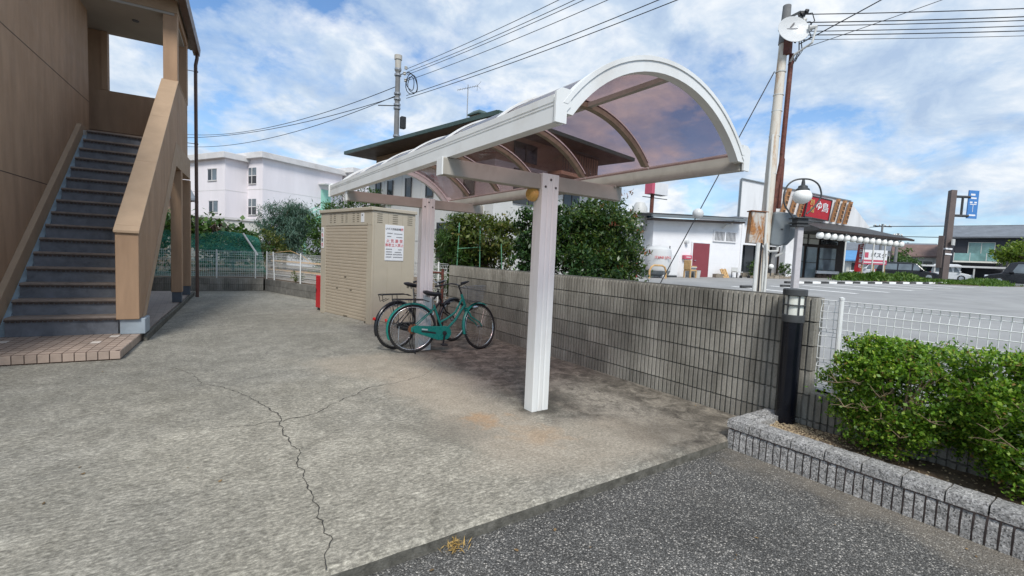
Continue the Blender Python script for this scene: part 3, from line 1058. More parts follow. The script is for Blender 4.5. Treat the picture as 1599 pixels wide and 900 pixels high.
# pale band under the rake and the landing beam
ls = (3.52 - 0.34) / (4.88 - 1.46)
mb = MB().prism([(-0.20, 1.43, 0.345), (-0.20, 1.60, 0.345), (-0.20, 4.90, 3.10), (-0.20, 7.32, 3.10), (-0.20, 7.32, 3.597), (-0.20, 4.92, 3.597)], (0.215, 0, 0))
mb.v = [(x + skew(y), y, z) for x, y, z in mb.v]
mb.build('beam', 'stucco_trim', B, bevel=0.006)
MB().box(-0.235, 0.06, 1.245, 1.62, 0.118, 0.345).build('parapet_foot', 'plinth_light', B, bevel=0.01)
for v in (5.60, 7.42):
    c = MB().box(-0.13, 0.075, v, v + 0.22, 0.35, 3.099).build('column', 'stucco_tan', B, bevel=0.008)
    MB().box(-0.115, 0.06, v + 0.015, v + 0.205, 0.118, 0.352).build('column_foot', 'plinth_grey', c)
for v in (5.02, 7.10):
    MB().box(-0.205, 0.046, v + 0.26 * (v < 6), v + 0.24 + 0.26 * (v < 6), 3.68 if v < 6 else 4.956, 6.36).build('column', 'stucco_tan', B, bevel=0.008)
# upper beam, ceiling, roof, gutter
MB().box(WU + 0.002, 0.056, 5.26, 5.54, 6.36, 6.95).build('upper_beam', 'stucco_trim', B, bevel=0.008)
MB().box(-0.15, 0.050, 5.542, 7.34, 6.36, 6.60).build('upper_beam', 'stucco_tan', B)
MB().box(-8.0, -0.002, 5.262, 7.32, 6.305, 6.355).build('ceiling', 'soffit', B)
cl = MB().lathe([(0.0, 6.285), (0.055, 6.285), (0.065, 6.304)], (-0.78, 6.05, 0), 16).build('ceiling_light', 'plinth_grey', B)
mb = MB()
mb.hexa([(-5.0, 4.62, 6.96), (0.14, 4.62, 6.62), (0.14, 8.15, 6.62), (-5.0, 8.15, 6.96), (-5.0, 4.62, 8.2), (0.16, 4.62, 6.70), (0.16, 8.15, 6.70), (-5.0, 8.15, 8.2)])
rf = mb.build('roof', 'roof_metal', B)
mb = MB()
gp = [(0.10, 6.66), (0.10, 6.50), (0.24, 6.50), (0.26, 6.68), (0.245, 6.68), (0.225, 6.515), (0.115, 6.515), (0.115, 6.66)]
mb.prism([(x, 4.55, z) for x, z in gp], (0, 3.62, 0))
mb.build('gutter', 'pipe_brown', rf)
MB().box(0.02, 0.10, 4.60, 8.14, 6.61, 6.66).build('soffit', 'soffit', rf)
mb = MB()
mb.tube([(0.185, 8.05, 6.50), (0.185, 8.05, 6.40), (0.155, 8.04, 6.22), (0.155, 8.03, 5.9), (0.18, 8.03, 0.0)], 0.042, 12)
dp_ = mb.build('downpipe', 'pipe_brown', B, smooth='angle')
for z in (6.05, 4.15, 2.6, 1.1):
    mb = MB().tube([(-0.05, 8.03, z), (0.13, 8.03, z)], 0.009, 6)
    mb.lathe([(0.047, -0.012), (0.050, -0.012), (0.050, 0.012), (0.047, 0.012)], (0.165, 8.03, z), 12)
    mb.build('pipe_bracket', 'pipe_brown', dp_)
# back leg of the house beyond the landing: the wall under it that the columns stand before
# stair: sixteen treads and risers, raking skirt on the wall side
NV = [1.05 + 0.262 * i for i in range(0, 18)]
NZ = [0.16 + 0.2195 * i for i in range(0, 18)]
NZ[0] = 0.118
for i in range(1, 17):
    v, z = NV[i], NZ[i]
    deep = 0.30 if i < 16 else 0.10
    tr = MB().box(-1.455, -0.272, v, v + deep, z - 0.03, z).build('tread', 'tread', B, bevel=0.006)
    mb = MB().box(-1.455, -0.272, v - 0.004, v + 0.012, z - 0.046, z - 0.0305)
    rg = random.Random(i)
    for k in range(22):
        x = -1.44 + k * 0.0535
        mb.box(x, x + 0.035, v + 0.002, v + 0.014, z - 0.058 - rg.uniform(0, 0.008), z - 0.0462)
    mb.build('nosing_strip', 'nosing', tr)
    MB().box(-1.455, -0.272, v + 0.030, v + 0.050, NZ[i - 1] - (0.0 if i > 1 else 0.0), z - 0.031).build('riser', 'stair_blue', B)
mb = MB()
mb.prism([(-1.52, 1.36, 0.118), (-1.52, 1.36, 0.22), (-1.52, NV[16] + 0.06, NZ[16] - 0.10), (-1.52, NV[16] + 0.3, NZ[16] - 0.10), (-1.52, NV[16] + 0.3, NZ[16] - 0.5), (-1.52, 1.9, 0.118)], (0.064, 0, 0))
mb.build('stair_string', 'stair_side', B)
mb = MB()
mb.prism([(WU + 0.001, 0.95, 0.118), (WU + 0.001, 0.95, 0.20), (WU + 0.001, NV[16] - 0.02, NZ[16] + 0.10), (WU + 0.001, NV[16] + 0.25, NZ[16] + 0.10), (WU + 0.001, NV[16] + 0.25, NZ[16] - 0.3), (WU + 0.001, 1.4, 0.118)], (0.078, 0, 0))
mb.build('stair_skirt', 'stucco_trim', B, bevel=0.006)

# tiled platform at the foot of the stair
PL = thing('tiled_platform', 'low pinkish tiled platform at the foot of the stair', 'platform', (-0.7236, 7.4554, 0), R(-4.93))
MB().box(-4.0, -0.012, 0.012, 1.36, -0.02, 0.1170).build('bed', 'grout', PL)
TP, TR = 0.1085, 0.149
tm = MB().box(0.004, TP - 0.004, 0.010, TR - 0.010, 0.0, 0.013).build('tile', 'tile', PL, bevel=0.003)
ed = MB().box(0.004, TP - 0.004, 0.0, 0.013, 0.014, 0.112).build('edge_tile', 'tile', PL, bevel=0.003)
pale = {(3, 4), (2, 7), (12, 6)}
first = True
for i in range(24):
    for j in range(9):
        if i == 0 and j == 0:
            continue
        o = tm if first else copy_part(tm, PL)
        first = False
        o.location = (-(i + 1) * TP, j * TR + 0.004, 0.1055)
        if (i, j) in pale:
            o = o
            c = o.copy()
            c.data = o.data.copy()
            c.data.materials[0] = M('tile_pale')
            COL.objects.link(c)
            c.parent = PL
            c.location = o.location + Vector((0, 0, 0.0012))
    o = ed if i == 0 else copy_part(ed, PL)
    o.location = (-(i + 1) * TP, -0.001, 0.0)
# broken corner tile and the side edge
mb = MB().prism([(-TP + 0.004, 0.006, 0.1055), (-0.055, 0.006, 0.1055), (-0.03, 0.055, 0.1055), (-0.004, 0.07, 0.1055), (-0.004, TR, 0.1055), (-TP + 0.004, TR, 0.1055)], (0, 0, 0.013))
mb.build('tile', 'tile', PL)
MB().box(-0.05, -0.006, 0.006, 0.05, 0.1055, 0.111).build('tile', 'tile_pale', PL)
se = None
for j in range(9):
    if se is None:
        se = MB().box(-0.013, 0.0, 0.004, TR - 0.004, 0.014, 0.112).build('edge_tile', 'tile', PL, bevel=0.003)
        o = se
    else:
        o = copy_part(se, PL)
    o.location = (0.0, j * TR + 0.004, 0)
# walkway under the landing, fine grooved tile with a concrete edge
t = NT('walk_tile')
br = t.n.new('ShaderNodeTexBrick')
br.inputs['Scale'].default_value = 1.0
br.inputs['Brick Width'].default_value = 0.22
br.inputs['Row Height'].default_value = 0.06
br.inputs['Mortar Size'].default_value = 0.004
br.inputs['Color1'].default_value = (0.23, 0.19, 0.165, 1)
br.inputs['Color2'].default_value = (0.27, 0.225, 0.195, 1)
br.inputs['Mortar'].default_value = (0.12, 0.10, 0.09, 1)
t.l.new(t.pos(), br.inputs['Vector'])
t.set(color=t.mix(0.5, br.outputs[0], t.ramp(t.noise(5, 5), [(0.3, 0.8), (0.7, 1.2)]), 'MULTIPLY'), rough=0.75)
WK = MB().box(-9, 0.02, 1.362, 8.62, -0.02, 0.114).build('walkway', 'walk_tile')
WK.location = (-0.7236, 7.4554, 0)
WK.rotation_euler = (0, 0, R(-4.93))
tag(WK, kind='structure')
ke = MB().box(0.021, 0.075, 1.31, 8.66, -0.02, 0.098).build('kerb', 'slab_edge', WK, bevel=0.015)

# ---------------------------------------------------------------- bicycle shelter
S = thing('bicycle_shelter', 'white aluminium bicycle shelter with arched smoked roof on two posts', 'shelter', (2.815, 3.555, 0))
SB = Matrix.Translation(Vector((-2.815, -3.555, 0)))


def sp(mb, name, mat, parent=S, **k):
    if parent is S:
        mb.xf(SB)
        return mb.build(name, mat, parent, **k)
    mb.xf(SB)
    return mb.build(name, mat, parent, **k)


def post(xc, yc, wx, wy, zt, mat):
    x0, x1, y0, y1 = xc - wx / 2, xc + wx / 2, yc - wy / 2, yc + wy / 2
    g = 0.006
    # outline with two shallow flutes on the near face
    q = [(x0, y0), (x0 + wx * .30, y0), (x0 + wx * .33, y0 + g), (x0 + wx * .37, y0 + g), (x0 + wx * .40, y0),
         (x0 + wx * .60, y0), (x0 + wx * .63, y0 + g), (x0 + wx * .67, y0 + g), (x0 + wx * .70, y0), (x1, y0), (x1, y1), (x0, y1)]
    mb = MB().prism([(x, y, -0.02) for x, y in q], (0, 0, zt + 0.02))
    p = sp(mb, 'post', mat, bevel=0.004)
    for dx, dz in ((0.0, -0.055), (-0.062, -0.125), (0.062, -0.125)):
        b = MB().lathe([(0.0, -0.009), (0.008, -0.008), (0.012, -0.003), (0.012, 0.004)], (xc + dx, y0, zt + dz), 10, 'y')
        sp(b, 'bolt', 'bolt', p)
    return p


post(2.815, 3.555, 0.20, 0.13, 2.292, 'white_post')
post(2.955, 6.620, 0.205, 0.13, 2.31, 'white_post')


def cross(xa, xb, y, zb, zt, th, px, pw):
    mb = MB()
    mb.box(xa, px - pw / 2 - 0.001, y - th / 2, y + th / 2, zb, zt)
    mb.box(px + pw / 2 + 0.001, xb, y - th / 2, y + th / 2, zb, zt)
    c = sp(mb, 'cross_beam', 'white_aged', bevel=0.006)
    for x, s in ((xa, -1), (xb, 1)):
        e = MB().box(min(x, x + s * 0.012), max(x, x + s * 0.012), y - th / 2 - 0.004, y + th / 2 + 0.004, zb - 0.004, zt + 0.003)
        sp(e, 'end_cap', 'white_aluminium', c, bevel=0.004)


cross(1.70, 3.80, 3.565, 2.145, 2.284, 0.10, 2.815, 0.20)
cross(1.76, 3.92, 6.62, 2.165, 2.300, 0.10, 2.955, 0.205)

Y0, Y1 = 2.15, 7.46
XL, XR, ZB, ZT = 1.735, 3.795, 2.287, 2.447
XC, ZC, RO = 2.75, 1.668, 1.212


def side_beam(x, s):
    """gutter beam; s = -1 left (outer face to -x), +1 right"""
    o, i = x, x - s * 0.075
    pr = [(o, ZB), (o, ZB + 0.088), (o - s * 0.006, ZB + 0.091), (o - s * 0.006, ZB + 0.097), (o, ZB + 0.100), (o, ZB + 0.108),
          (o - s * 0.006, ZB + 0.111), (o - s * 0.006, ZB + 0.117), (o, ZB + 0.120), (o, ZT), (o - s * 0.02, ZT + 0.004), (i + s * 0.01, ZT - 0.02), (i, ZB + 0.02), (i, ZB)]
    mb = MB().prism([(a, Y0 + 0.012, b) for a, b in pr], (0, Y1 - Y0 - 0.024, 0))
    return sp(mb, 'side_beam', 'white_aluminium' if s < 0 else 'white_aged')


side_beam(XL, -1)
side_beam(XR, 1)


def arc(ro, a0, a1, n):
    return [(XC + ro * math.cos(a0 + (a1 - a0) * k / n), ZC + ro * math.sin(a0 + (a1 - a0) * k / n)) for k in range(n + 1)]


def arch(y0, y1, ri, ro, zend, name, mat, n=28, **k):
    ao = math.asin((zend - ZC) / ro)
    ai = math.asin((zend - ZC) / ri)
    pts = arc(ro, ao, math.pi - ao, n) + arc(ri, math.pi - ai, ai, n)
    mb = MB()
    N = len(pts)
    i0 = 0
    mb.v = [(x, y0, z) for x, z in pts] + [(x, y1, z) for x, z in pts]
    h = n + 1
    for k2 in range(n):
        a, b, c, d = k2, k2 + 1, N - 2 - k2, N - 1 - k2
        mb.f.append((a, b, c, d))
        mb.f.append((a + N, d + N, c + N, b + N))
        mb.f.append((a, a + N, b + N, b))
        mb.f.append((d, c, c + N, d + N))
    mb.f.append((0, N - 1, 2 * N - 1, N))
    mb.f.append((n, n + N, n + 1 + N, n + 1))
    return sp(mb, name, mat, **k)


for y0, y1 in ((Y0 - 0.02, Y0 + 0.05), (Y1 - 0.05, Y1 + 0.02)):
    f = arch(y0, y1, RO - 0.092, RO, 2.345, 'end_arch', 'white_aluminium', smooth='angle')
    # stepped lip on the outer rim
    arch(y0 - 0.008, y0 + 0.02, RO - 0.022, RO + 0.006, 2.40, 'arch_lip', 'white_aluminium', parent=f, smooth='angle')
    for x, s in ((XL, -1), (XR, 1)):
        pts = [(x + s * 0.012, ZB - 0.004), (x + s * 0.012, ZT + 0.006), (x - s * 0.030, ZT + 0.036), (x - s * 0.10, ZT + 0.036), (x - s * 0.10, ZB + 0.10), (x - s * 0.072, ZB + 0.07), (x - s * 0.072, ZB - 0.004)]
        ya = y0 - 0.006 if y0 < 4 else y1 - 0.006
        if s < 0:
            pts = pts
        mb = MB().prism([(a, ya, b) for a, b in pts], (0, 0.016, 0))
        sp(mb, 'end_plate', 'white_aluminium', f)

RIBS = [Y0 + 0.03 + 0.883 * k for k in range(1, 6)]
for y in RIBS:
    r_ = arch(y - 0.028, y + 0.028, RO - 0.075, RO - 0.034, 2.42, 'rib', 'rib_bronze', smooth='angle')
    arch(y - 0.020, y + 0.020, RO - 0.016, RO - 0.002, 2.46, 'rib_cover', 'white_aluminium', parent=r_, smooth='angle')
edges = [Y0 + 0.03] + RIBS + [Y1 - 0.03]
for a, b in zip(edges, edges[1:]):
    arch(a + 0.004, b - 0.004, RO - 0.024, RO - 0.020, 2.40, 'roof_sheet', 'smoke_sheet', n=36, smooth='angle')
ang = R(86)
for a, b in zip(edges, edges[1:]):
    px_, pz_ = XC + (RO - 0.052) * math.cos(ang), ZC + (RO - 0.052) * math.sin(ang)
    mb = MB().box(px_ - 0.022, px_ + 0.022, a + 0.03, b - 0.03, pz_ - 0.018, pz_ + 0.018)
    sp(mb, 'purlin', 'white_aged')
# gutter outlet stub, sensor lamp on the near post
mb = MB().tube([(3.70, 3.66, 2.30), (3.70, 3.50, 2.285)], 0.014, 8)
sp(mb, 'gutter_outlet', 'white_aged')
mb = MB().lathe([(0.0, -0.058), (0.04, -0.055), (0.064, -0.035), (0.072, 0.0), (0.066, 0.022), (0.0, 0.026)], (2.688, 3.60, 2.10), 18, 'x')
sp(mb, 'round_lamp', 'lamp_amber', smooth='angle')

# ---------------------------------------------------------------- storage shed (local y along the shutter front, x into the depth)
SHD = thing('storage_shed', 'beige steel storage shed with roller shutter and gas warning sign', 'shed', (2.97, 9.235, 0), R(12.92))
SL_, SD, SH = 2.22, 1.02, 2.36
mb = MB()
mb.box(0.0, SD, 0.0, SL_, 0.0, SH - 0.07)
mb.v, mb.f = [], []
mb.box(0.004, 0.05, 0.0, 0.20, 0, SH - 0.07)
mb.box(0.004, 0.05, SL_ - 0.24, SL_, 0, SH - 0.07)
mb.box(0.0, 0.05, 0.002, SL_ - 0.002, 2.00, SH - 0.07)
fr_ = mb.build('front_frame', 'shed_beige', SHD, bevel=0.006)
mb = MB()
for a, b in ((0.052, 0.36), (0.363, 0.70), (0.703, SD)):
    mb.box(a, b, 0.0, 0.03, 0.0, SH - 0.075)
mb.build('side_panel', 'shed_beige', SHD, bevel=0.004)
MB().box(SD - 0.03, SD, 0.031, SL_, 0, SH - 0.075).build('back_panel', 'shed_beige', SHD)
MB().box(0.052, SD - 0.031, SL_ - 0.03, SL_, 0, SH - 0.075).build('side_panel', 'shed_beige', SHD)
mb = MB()
mb.box(-0.03, SD + 0.03, -0.03, SL_ + 0.03, SH - 0.069, SH)
mb.build('roof', 'shed_beige', SHD, bevel=0.01)
MB().box(-0.012, 0.01, 0.25, SL_ - 0.25, 0.0, 0.035).build('sill', 'white_aged', SHD)
# roller shutter, slat by slat
n = 29
ph = (1.995 - 0.037) / n
sl = None
for k in range(n):
    if sl is None:
        h = ph
        pts = [(0.013, 0.0015), (0.008, 0.006), (0.006, h * 0.3), (0.006, h * 0.75), (0.008, h - 0.006), (0.013, h - 0.0015), (0.040, h - 0.0015), (0.040, 0.0015)]
        sl = MB().prism([(x, 0.201, z) for x, z in pts], (0, SL_ - 0.442, 0)).build('shutter_slat', 'shutter', SHD)
        o = sl
    else:
        o = copy_part(sl, SHD)
    o.location = (0, 0, 0.037 + k * ph)
MB().box(0.041, 0.046, 0.20, SL_ - 0.24, 0.02, 2.0).build('shutter_back', 'shed_dark', SHD)
MB().box(0.0, 0.008, 1.02, 1.10, 0.89, 0.92).build('lock', 'shed_dark', SHD)
for y in (0.78, 1.38):
    MB().box(-0.004, 0.008, y, y + 0.07, 0.63, 0.645).build('pull', 'shed_dark', SHD)
MB().box(-0.008, 0.008, 0.95, 1.10, 0.055, 0.075).build('pull', 'shed_dark', SHD)
# louvre slits pressed into the head and the sides
lv = sv = None
for y in (0.52, 0.70, 1.00, 1.18, 1.52, 1.70):
    for z in range(5):
        if lv is None:
            lv = MB().hexa([(-0.004, 0, 0), (-0.004, 0.085, 0), (0.002, 0.085, 0), (0.002, 0, 0), (-0.001, 0, 0.013), (-0.001, 0.085, 0.013), (0.002, 0.085, 0.013), (0.002, 0, 0.013)]).build('louvre', 'shed_dark', SHD)
        o = lv if (y == 0.52 and z == 0) else copy_part(lv, SHD)
        o.location = (0, y, 2.07 + z * 0.042)
for x in (0.10, 0.46, 0.82):
    for z in range(5):
        if sv is None:
            sv = MB().box(0, 0.12, -0.005, 0.002, 0, 0.011).build('louvre', 'shed_dark', SHD)
        o = sv if (x == 0.10 and z == 0) else copy_part(sv, SHD)
        o.location = (x, 0, 2.06 + z * 0.042)
for y, z in ((0.20, 2.03), (0.20, 0.1)):
    MB().lathe([(0, -0.004), (0.012, -0.003), (0.012, 0.002)], (0, y, z), 8, 'x').build('screw', 'shed_dark', SHD)
st = MB().box(-0.004, 0.0, 0.32, 0.44, 2.06, 2.25).build('paper_notice', 'sign_white', SHD)
MB().box(-0.0055, -0.004, 0.36, 0.41, 2.19, 2.215).build('print', 'print_grey', st)
vs = MB().box(-0.002, 0.004, 2.08, 2.20, 1.50, 1.97).build('strip_sign', 'sign_white', SHD)
for k, ch in enumerate('火気厳禁'):
    text(ch, 'lettering', 'print_black' if k % 2 == 0 else 'print_red', vs, (-0.003, 2.14, 1.90 - k * 0.11), (0, -1, 0), (0, 0, 1), 0.09, depth=0.001)
# the big warning sign on the side
sg = MB().box(0.285, 0.735, -0.010, -0.002, 1.30, 2.03).build('warning_sign', 'sign_white', SHD, bevel=0.004)
sy = -0.0115
text('LPガス供給設備', 'lettering', 'print_black', sg, (0.475, sy, 1.945), (1, 0, 0), (0, 0, 1), 0.052, depth=0.001)
text('燃', 'lettering', 'print_red', sg, (0.685, sy, 1.945), (1, 0, 0), (0, 0, 1), 0.062, depth=0.001)
text('火 気 厳 禁', 'lettering', 'print_red', sg, (0.51, sy, 1.70), (1, 0, 0), (0, 0, 1), 0.082, depth=0.001)
text('無断立入禁止', 'lettering', 'print_red', sg, (0.51, sy, 1.615), (1, 0, 0), (0, 0, 1), 0.074, depth=0.001)
rg = random.Random(4)
for x0, x1, z, h in ((0.33, 0.46, 1.86, .020), (0.49, 0.69, 1.855, .018), (0.33, 0.43, 1.795, .020), (0.55, 0.69, 1.785, .018), (0.31, 0.44, 1.535, .022), (0.60, 0.69, 1.53, .018),
                     (0.31, 0.44, 1.48, .022), (0.52, 0.66, 1.475, .022), (0.31, 0.46, 1.43, .022), (0.48, 0.70, 1.428, .022), (0.31, 0.44, 1.375, .022), (0.48, 0.70, 1.373, .020)):
    mb = MB()
    x = x0
    while x < x1:
        w = rg.uniform(0.008, 0.014)
        for q in range(3):
            mb.box(x, x + w, sy - 0.0005, sy + 0.0010, z - h / 2 + q * h / 3, z - h / 2 + q * h / 3 + h * rg.uniform(0.14, 0.26))
        mb.box(x + w * rg.uniform(0.1, 0.6), x + w * 0.8, sy - 0.0007, sy + 0.0010, z - h / 2, z + h / 2)
        x += w + 0.004
    mb.build('small_print', 'print_grey', sg)

rb = thing('extinguisher_box', 'red steel extinguisher box standing at the left corner of the shed', 'box', (2.545, 11.66, 0), R(12.9))
MB().box(0.0, 0.25, 0.0, 0.26, 0.06, 0.84).build('case', 'red_box', rb, bevel=0.01)
MB().box(-0.006, 0.0, 0.015, 0.245, 0.075, 0.825).build('door', 'red_box', rb, bevel=0.004)
MB().box(-0.016, -0.006, 0.21, 0.23, 0.44, 0.52).build('handle', 'black_matt', rb)
for x in (0.03, 0.18):
    MB().box(x, x + 0.04, 0.03, 0.22, 0, 0.059).build('foot', 'black_matt', rb)

# ---------------------------------------------------------------- bicycles (local x forward, z up, origin under the rear axle)
def ring(mb, c, r, w, n=48, m=8):
    """torus round the y axis"""
    i0 = len(mb.v)
    for k in range(n):
        a = 2 * math.pi * k / n
        for j in range(m):
            b = 2 * math.pi * j / m
            rr = r + w * math.cos(b)
            mb.v.append((c[0] + rr * math.cos(a), c[1] + w * math.sin(b), c[2] + rr * math.sin(a)))
    for k in range(n):
        for j in range(m):
            a, b = i0 + k * m + j, i0 + k * m + (j + 1) % m
            c2, d = i0 + ((k + 1) % n) * m + (j + 1) % m, i0 + ((k + 1) % n) * m + j
            mb.f.append((a, d, c2, b))
    return mb


def fender(mb, c, r, a0, a1, w, n=26):
    i0 = len(mb.v)
    for k in range(n + 1):
        a = a0 + (a1 - a0) * k / n
        for y, dr in ((-w, -0.018), (-w * 0.6, 0.0), (0, 0.006), (w * 0.6, 0.0), (w, -0.018)):
            mb.v.append((c[0] + (r + dr) * math.cos(a), c[1] + y, c[2] + (r + dr) * math.sin(a)))
    for k in range(n):
        for j in range(4):
            a = i0 + k * 5 + j
            mb.f.append((a, a + 1, a + 6, a + 5))
    return mb


def bicycle(name, label, loc, rz, steer, col, wb, P):
    T = thing(name, label, 'bicycle', loc, rz, 'parked bicycles')
    Rw = 0.365
    rc = (0, 0, Rw)
    axis0, axis1 = Vector((wb - 0.305, 0, 0.70)), Vector((wb - 0.365, 0, 0.86))
    ax = (axis1 - axis0).normalized()
    SM = Matrix.Translation(axis0) @ Matrix.Rotation(steer, 4, ax) @ Matrix.Translation(-axis0)
    fc = (wb, 0, Rw)

    def wheel(c, sm, front):
        tyre = ring(MB(), c, Rw - 0.019, 0.019)
        if sm:
            tyre.xf(sm)
        w = tyre.build('wheel', 'rubber', T, smooth=True)
        rim = ring(MB(), c, Rw - 0.046, 0.011, 48, 6)
        if sm:
            rim.xf(sm)
        rim.build('rim', 'chrome', w, smooth=True)
        s = MB()
        for k in range(28):
            a = 2 * math.pi * k / 28
            b = a + (0.5 if k % 2 else -0.5)
            y = 0.03 if (k // 2) % 2 else -0.03
            s.tube([(c[0] + 0.022 * math.cos(b), c[1] + y, c[2] + 0.022 * math.sin(b)), (c[0] + (Rw - 0.055) * math.cos(a), c[1], c[2] + (Rw - 0.055) * math.sin(a))], 0.0013, 3, False)
        s.lathe([(0.006, -0.06), (0.008, -0.035), (0.024, -0.033), (0.016, -0.028), (0.014, 0.028), (0.024, 0.033), (0.008, 0.035), (0.006, 0.06)], c, 12, 'y')
        if sm:
            s.xf(sm)
        s.build('spokes', 'steel_dull', w)
        return w

    wr = wheel(rc, None, False)
    if P['rust_gear']:
        g = MB()
        for r_, y in ((0.075, -0.05), (0.06, -0.057), (0.045, -0.064)):
            g.lathe([(0.012, y - 0.002), (r_, y - 0.002), (r_, y + 0.001), (0.012, y + 0.001)], rc, 20, 'y')
        g.build('sprocket', 'rust', wr)
    wheel(fc, SM, True)
    # frame
    bb = Vector((0.475, 0, 0.295))
    st = Vector((0.315, 0, 0.715))
    f = MB()
    f.tube([bb, st], 0.0165, 10)
    h0, h1 = axis0, axis1
    if P['loop']:
        f.tube([h1.lerp(h0, 0.25), Vector((0.66, 0, 0.60)), Vector((0.53, 0, 0.505)), Vector((0.43, 0, 0.455)), bb.lerp(st, 0.34)], 0.0155, 10)
        f.tube([h0.lerp(h1, 0.1), Vector((0.66, 0, 0.475)), Vector((0.56, 0, 0.37)), bb], 0.019, 10)
    else:
        f.tube([h1.lerp(h0, 0.15), Vector((0.60, 0, 0.66)), Vector((0.45, 0, 0.60)), st.lerp(bb, 0.3)], 0.017, 10)
        f.tube([h0.lerp(h1, 0.1), bb], 0.018, 10)
    f.tube([h0 - ax * 0.02, h1 + ax * 0.02], 0.021, 12)
    for s in (-1, 1):
        f.tube([bb + Vector((0, s * 0.03, 0)), Vector((0.20, s * 0.05, 0.33)), Vector((0, s * 0.055, Rw))], 0.0095, 8)
        f.tube([st.lerp(bb, 0.10) + Vector((0, s * 0.02, 0)), Vector((0, s * 0.055, Rw))], 0.008, 8)
    fr = f.build('frame', col, T, smooth='angle')
    k = MB()
    crown = h0 - ax * 0.045
    for s in (-1, 1):
        k.tube([crown + Vector((0, s * 0.03, 0)), crown + Vector((0.06, s * 0.045, -0.13)), Vector((wb - 0.045, s * 0.05, Rw + 0.06)), Vector((wb, s * 0.05, Rw))], [0.013, 0.0125, 0.010, 0.008], 8)
    k.tube([crown + Vector((0, -0.045, 0)), crown + Vector((0, 0.045, 0))], 0.014, 8)
    k.xf(SM).build('fork', col, T, smooth='angle')
    # fenders with stays
    d = fender(MB(), rc, Rw + 0.016, R(38), R(P['fend']), 0.030)
    d.build('rear_fender', P['fcol'], T, smooth=True)
    d = fender(MB(), fc, Rw + 0.016, R(62), R(196), 0.028).xf(SM)
    d.build('front_fender', P['fcol'], T, smooth=True)
    s_ = MB()
    for s in (-1, 1):
        s_.tube([(0, s * 0.06, Rw), (-0.36, s * 0.03, Rw + 0.11)], 0.003, 5)
        s_.tube([(0, s * 0.06, Rw), (-0.12, s * 0.03, Rw + 0.365)], 0.003, 5)
    s_.build('fender_stay', 'black_matt', T)
    # chain case
    c = MB()
    y0, y1 = -0.075, -0.052
    out = []
    for q in range(13):
        a = R(-90 + 180 * q / 12)
        out.append((bb.x + 0.108 * math.cos(a), bb.z + 0.108 * math.sin(a)))
    out += [(bb.x - 0.10, bb.z + 0.105), (0.02, Rw + 0.052), (-0.035, Rw + 0.025), (-0.035, Rw - 0.035), (0.03, Rw - 0.055), (bb.x - 0.10, bb.z - 0.105)]
    c.prism([(x, y0, z) for x, z in out], (0, y1 - y0, 0))
    cc = c.build('chain_case', P['ccol'], T, bevel=0.006)
    slot = MB().prism([(x, y0 - 0.001, z) for x, z in ((0.12, 0.345), (0.33, 0.315), (0.345, 0.30), (0.34, 0.285), (0.12, 0.318))], (0, 0.002, 0))
    slot.build('case_slot', 'black_matt', cc)
    if P['loop']:
        q = MB()
        for k_ in range(6):
            q.box(0.125 + k_ * 0.015, 0.135 + k_ * 0.015, y0 - 0.002, y0 + 0.001, 0.352 - k_ * 0.0018, 0.372 - k_ * 0.0018)
        q.build('maker_mark', 'sign_white', cc)
    # cranks and pedals
    for s, a in ((-1, R(-98)), (1, R(82))):
        m = MB()
        e = bb + Vector((0.165 * math.cos(a), 0, 0.165 * math.sin(a)))
        m.lathe([(0.0, -0.012), (0.032, -0.010), (0.032, 0.01)], (bb.x, s * 0.085, bb.z), 14, 'y')
        m.bar((bb.x, s * 0.092, bb.z), (e.x, s * 0.098, e.z), 0.012, 0.022)
        cr = m.build('crank', 'black_matt', T)
        p = MB().box(e.x - 0.045, e.x + 0.045, s * 0.15 - 0.045, s * 0.15 + 0.045, e.z - 0.012, e.z + 0.012)
        p.build('pedal', 'black_matt', cr, bevel=0.006)
    # saddle
    zs = P['saddle_z']
    m = MB()
    m.tube([st - Vector((0, 0, 0.02)), Vector((st.x - 0.02, 0, zs - 0.05))], 0.012, 10)
    sp_ = m.build('seat_post', 'steel_dull', T, smooth='angle')
    m = MB()
    secs = [(-0.135, 0.03, 0.012, 0.02), (-0.125, 0.075, 0.03, 0.03), (-0.08, 0.098, 0.045, 0.025), (-0.01, 0.085, 0.045, 0.008), (0.05, 0.05, 0.040, 0.0), (0.11, 0.028, 0.034, 0.002), (0.145, 0.014, 0.018, -0.004)]
    i0 = len(m.v)
    for x, hw, hh, dz in secs:
        for j in range(12):
            a = 2 * math.pi * j / 12
            zz = hh * math.sin(a)
            m.v.append((st.x - 0.03 + x, hw * math.cos(a), zs + dz + (zz * 0.55 if zz > 0 else zz)))
    for q in range(len(secs) - 1):
        for j in range(12):
            a, b = i0 + q * 12 + j, i0 + q * 12 + (j + 1) % 12
            m.f.append((a, b, b + 12, a + 12))
    m.f.append(tuple(i0 + j for j in range(12)))
    m.f.append(tuple(i0 + (len(secs) - 1) * 12 + j for j in reversed(range(12))))
    sd = m.build('saddle', 'saddle', T, smooth=True)
    m = MB()
    for s in (-1, 1):
        for q in range(5):
            m.tube([(st.x - 0.09 - 0.012 + 0.012 * math.cos(q * 3.14), s * 0.045, zs - 0.05 + 0.008 * q), (st.x - 0.09 + 0.012, s * 0.045, zs - 0.046 + 0.008 * q)], 0.005, 5)
    m.build('saddle_spring', 'steel_dull', sd)
    # rear rack
    zr = Rw * 2 + P['rack']
    m = MB()
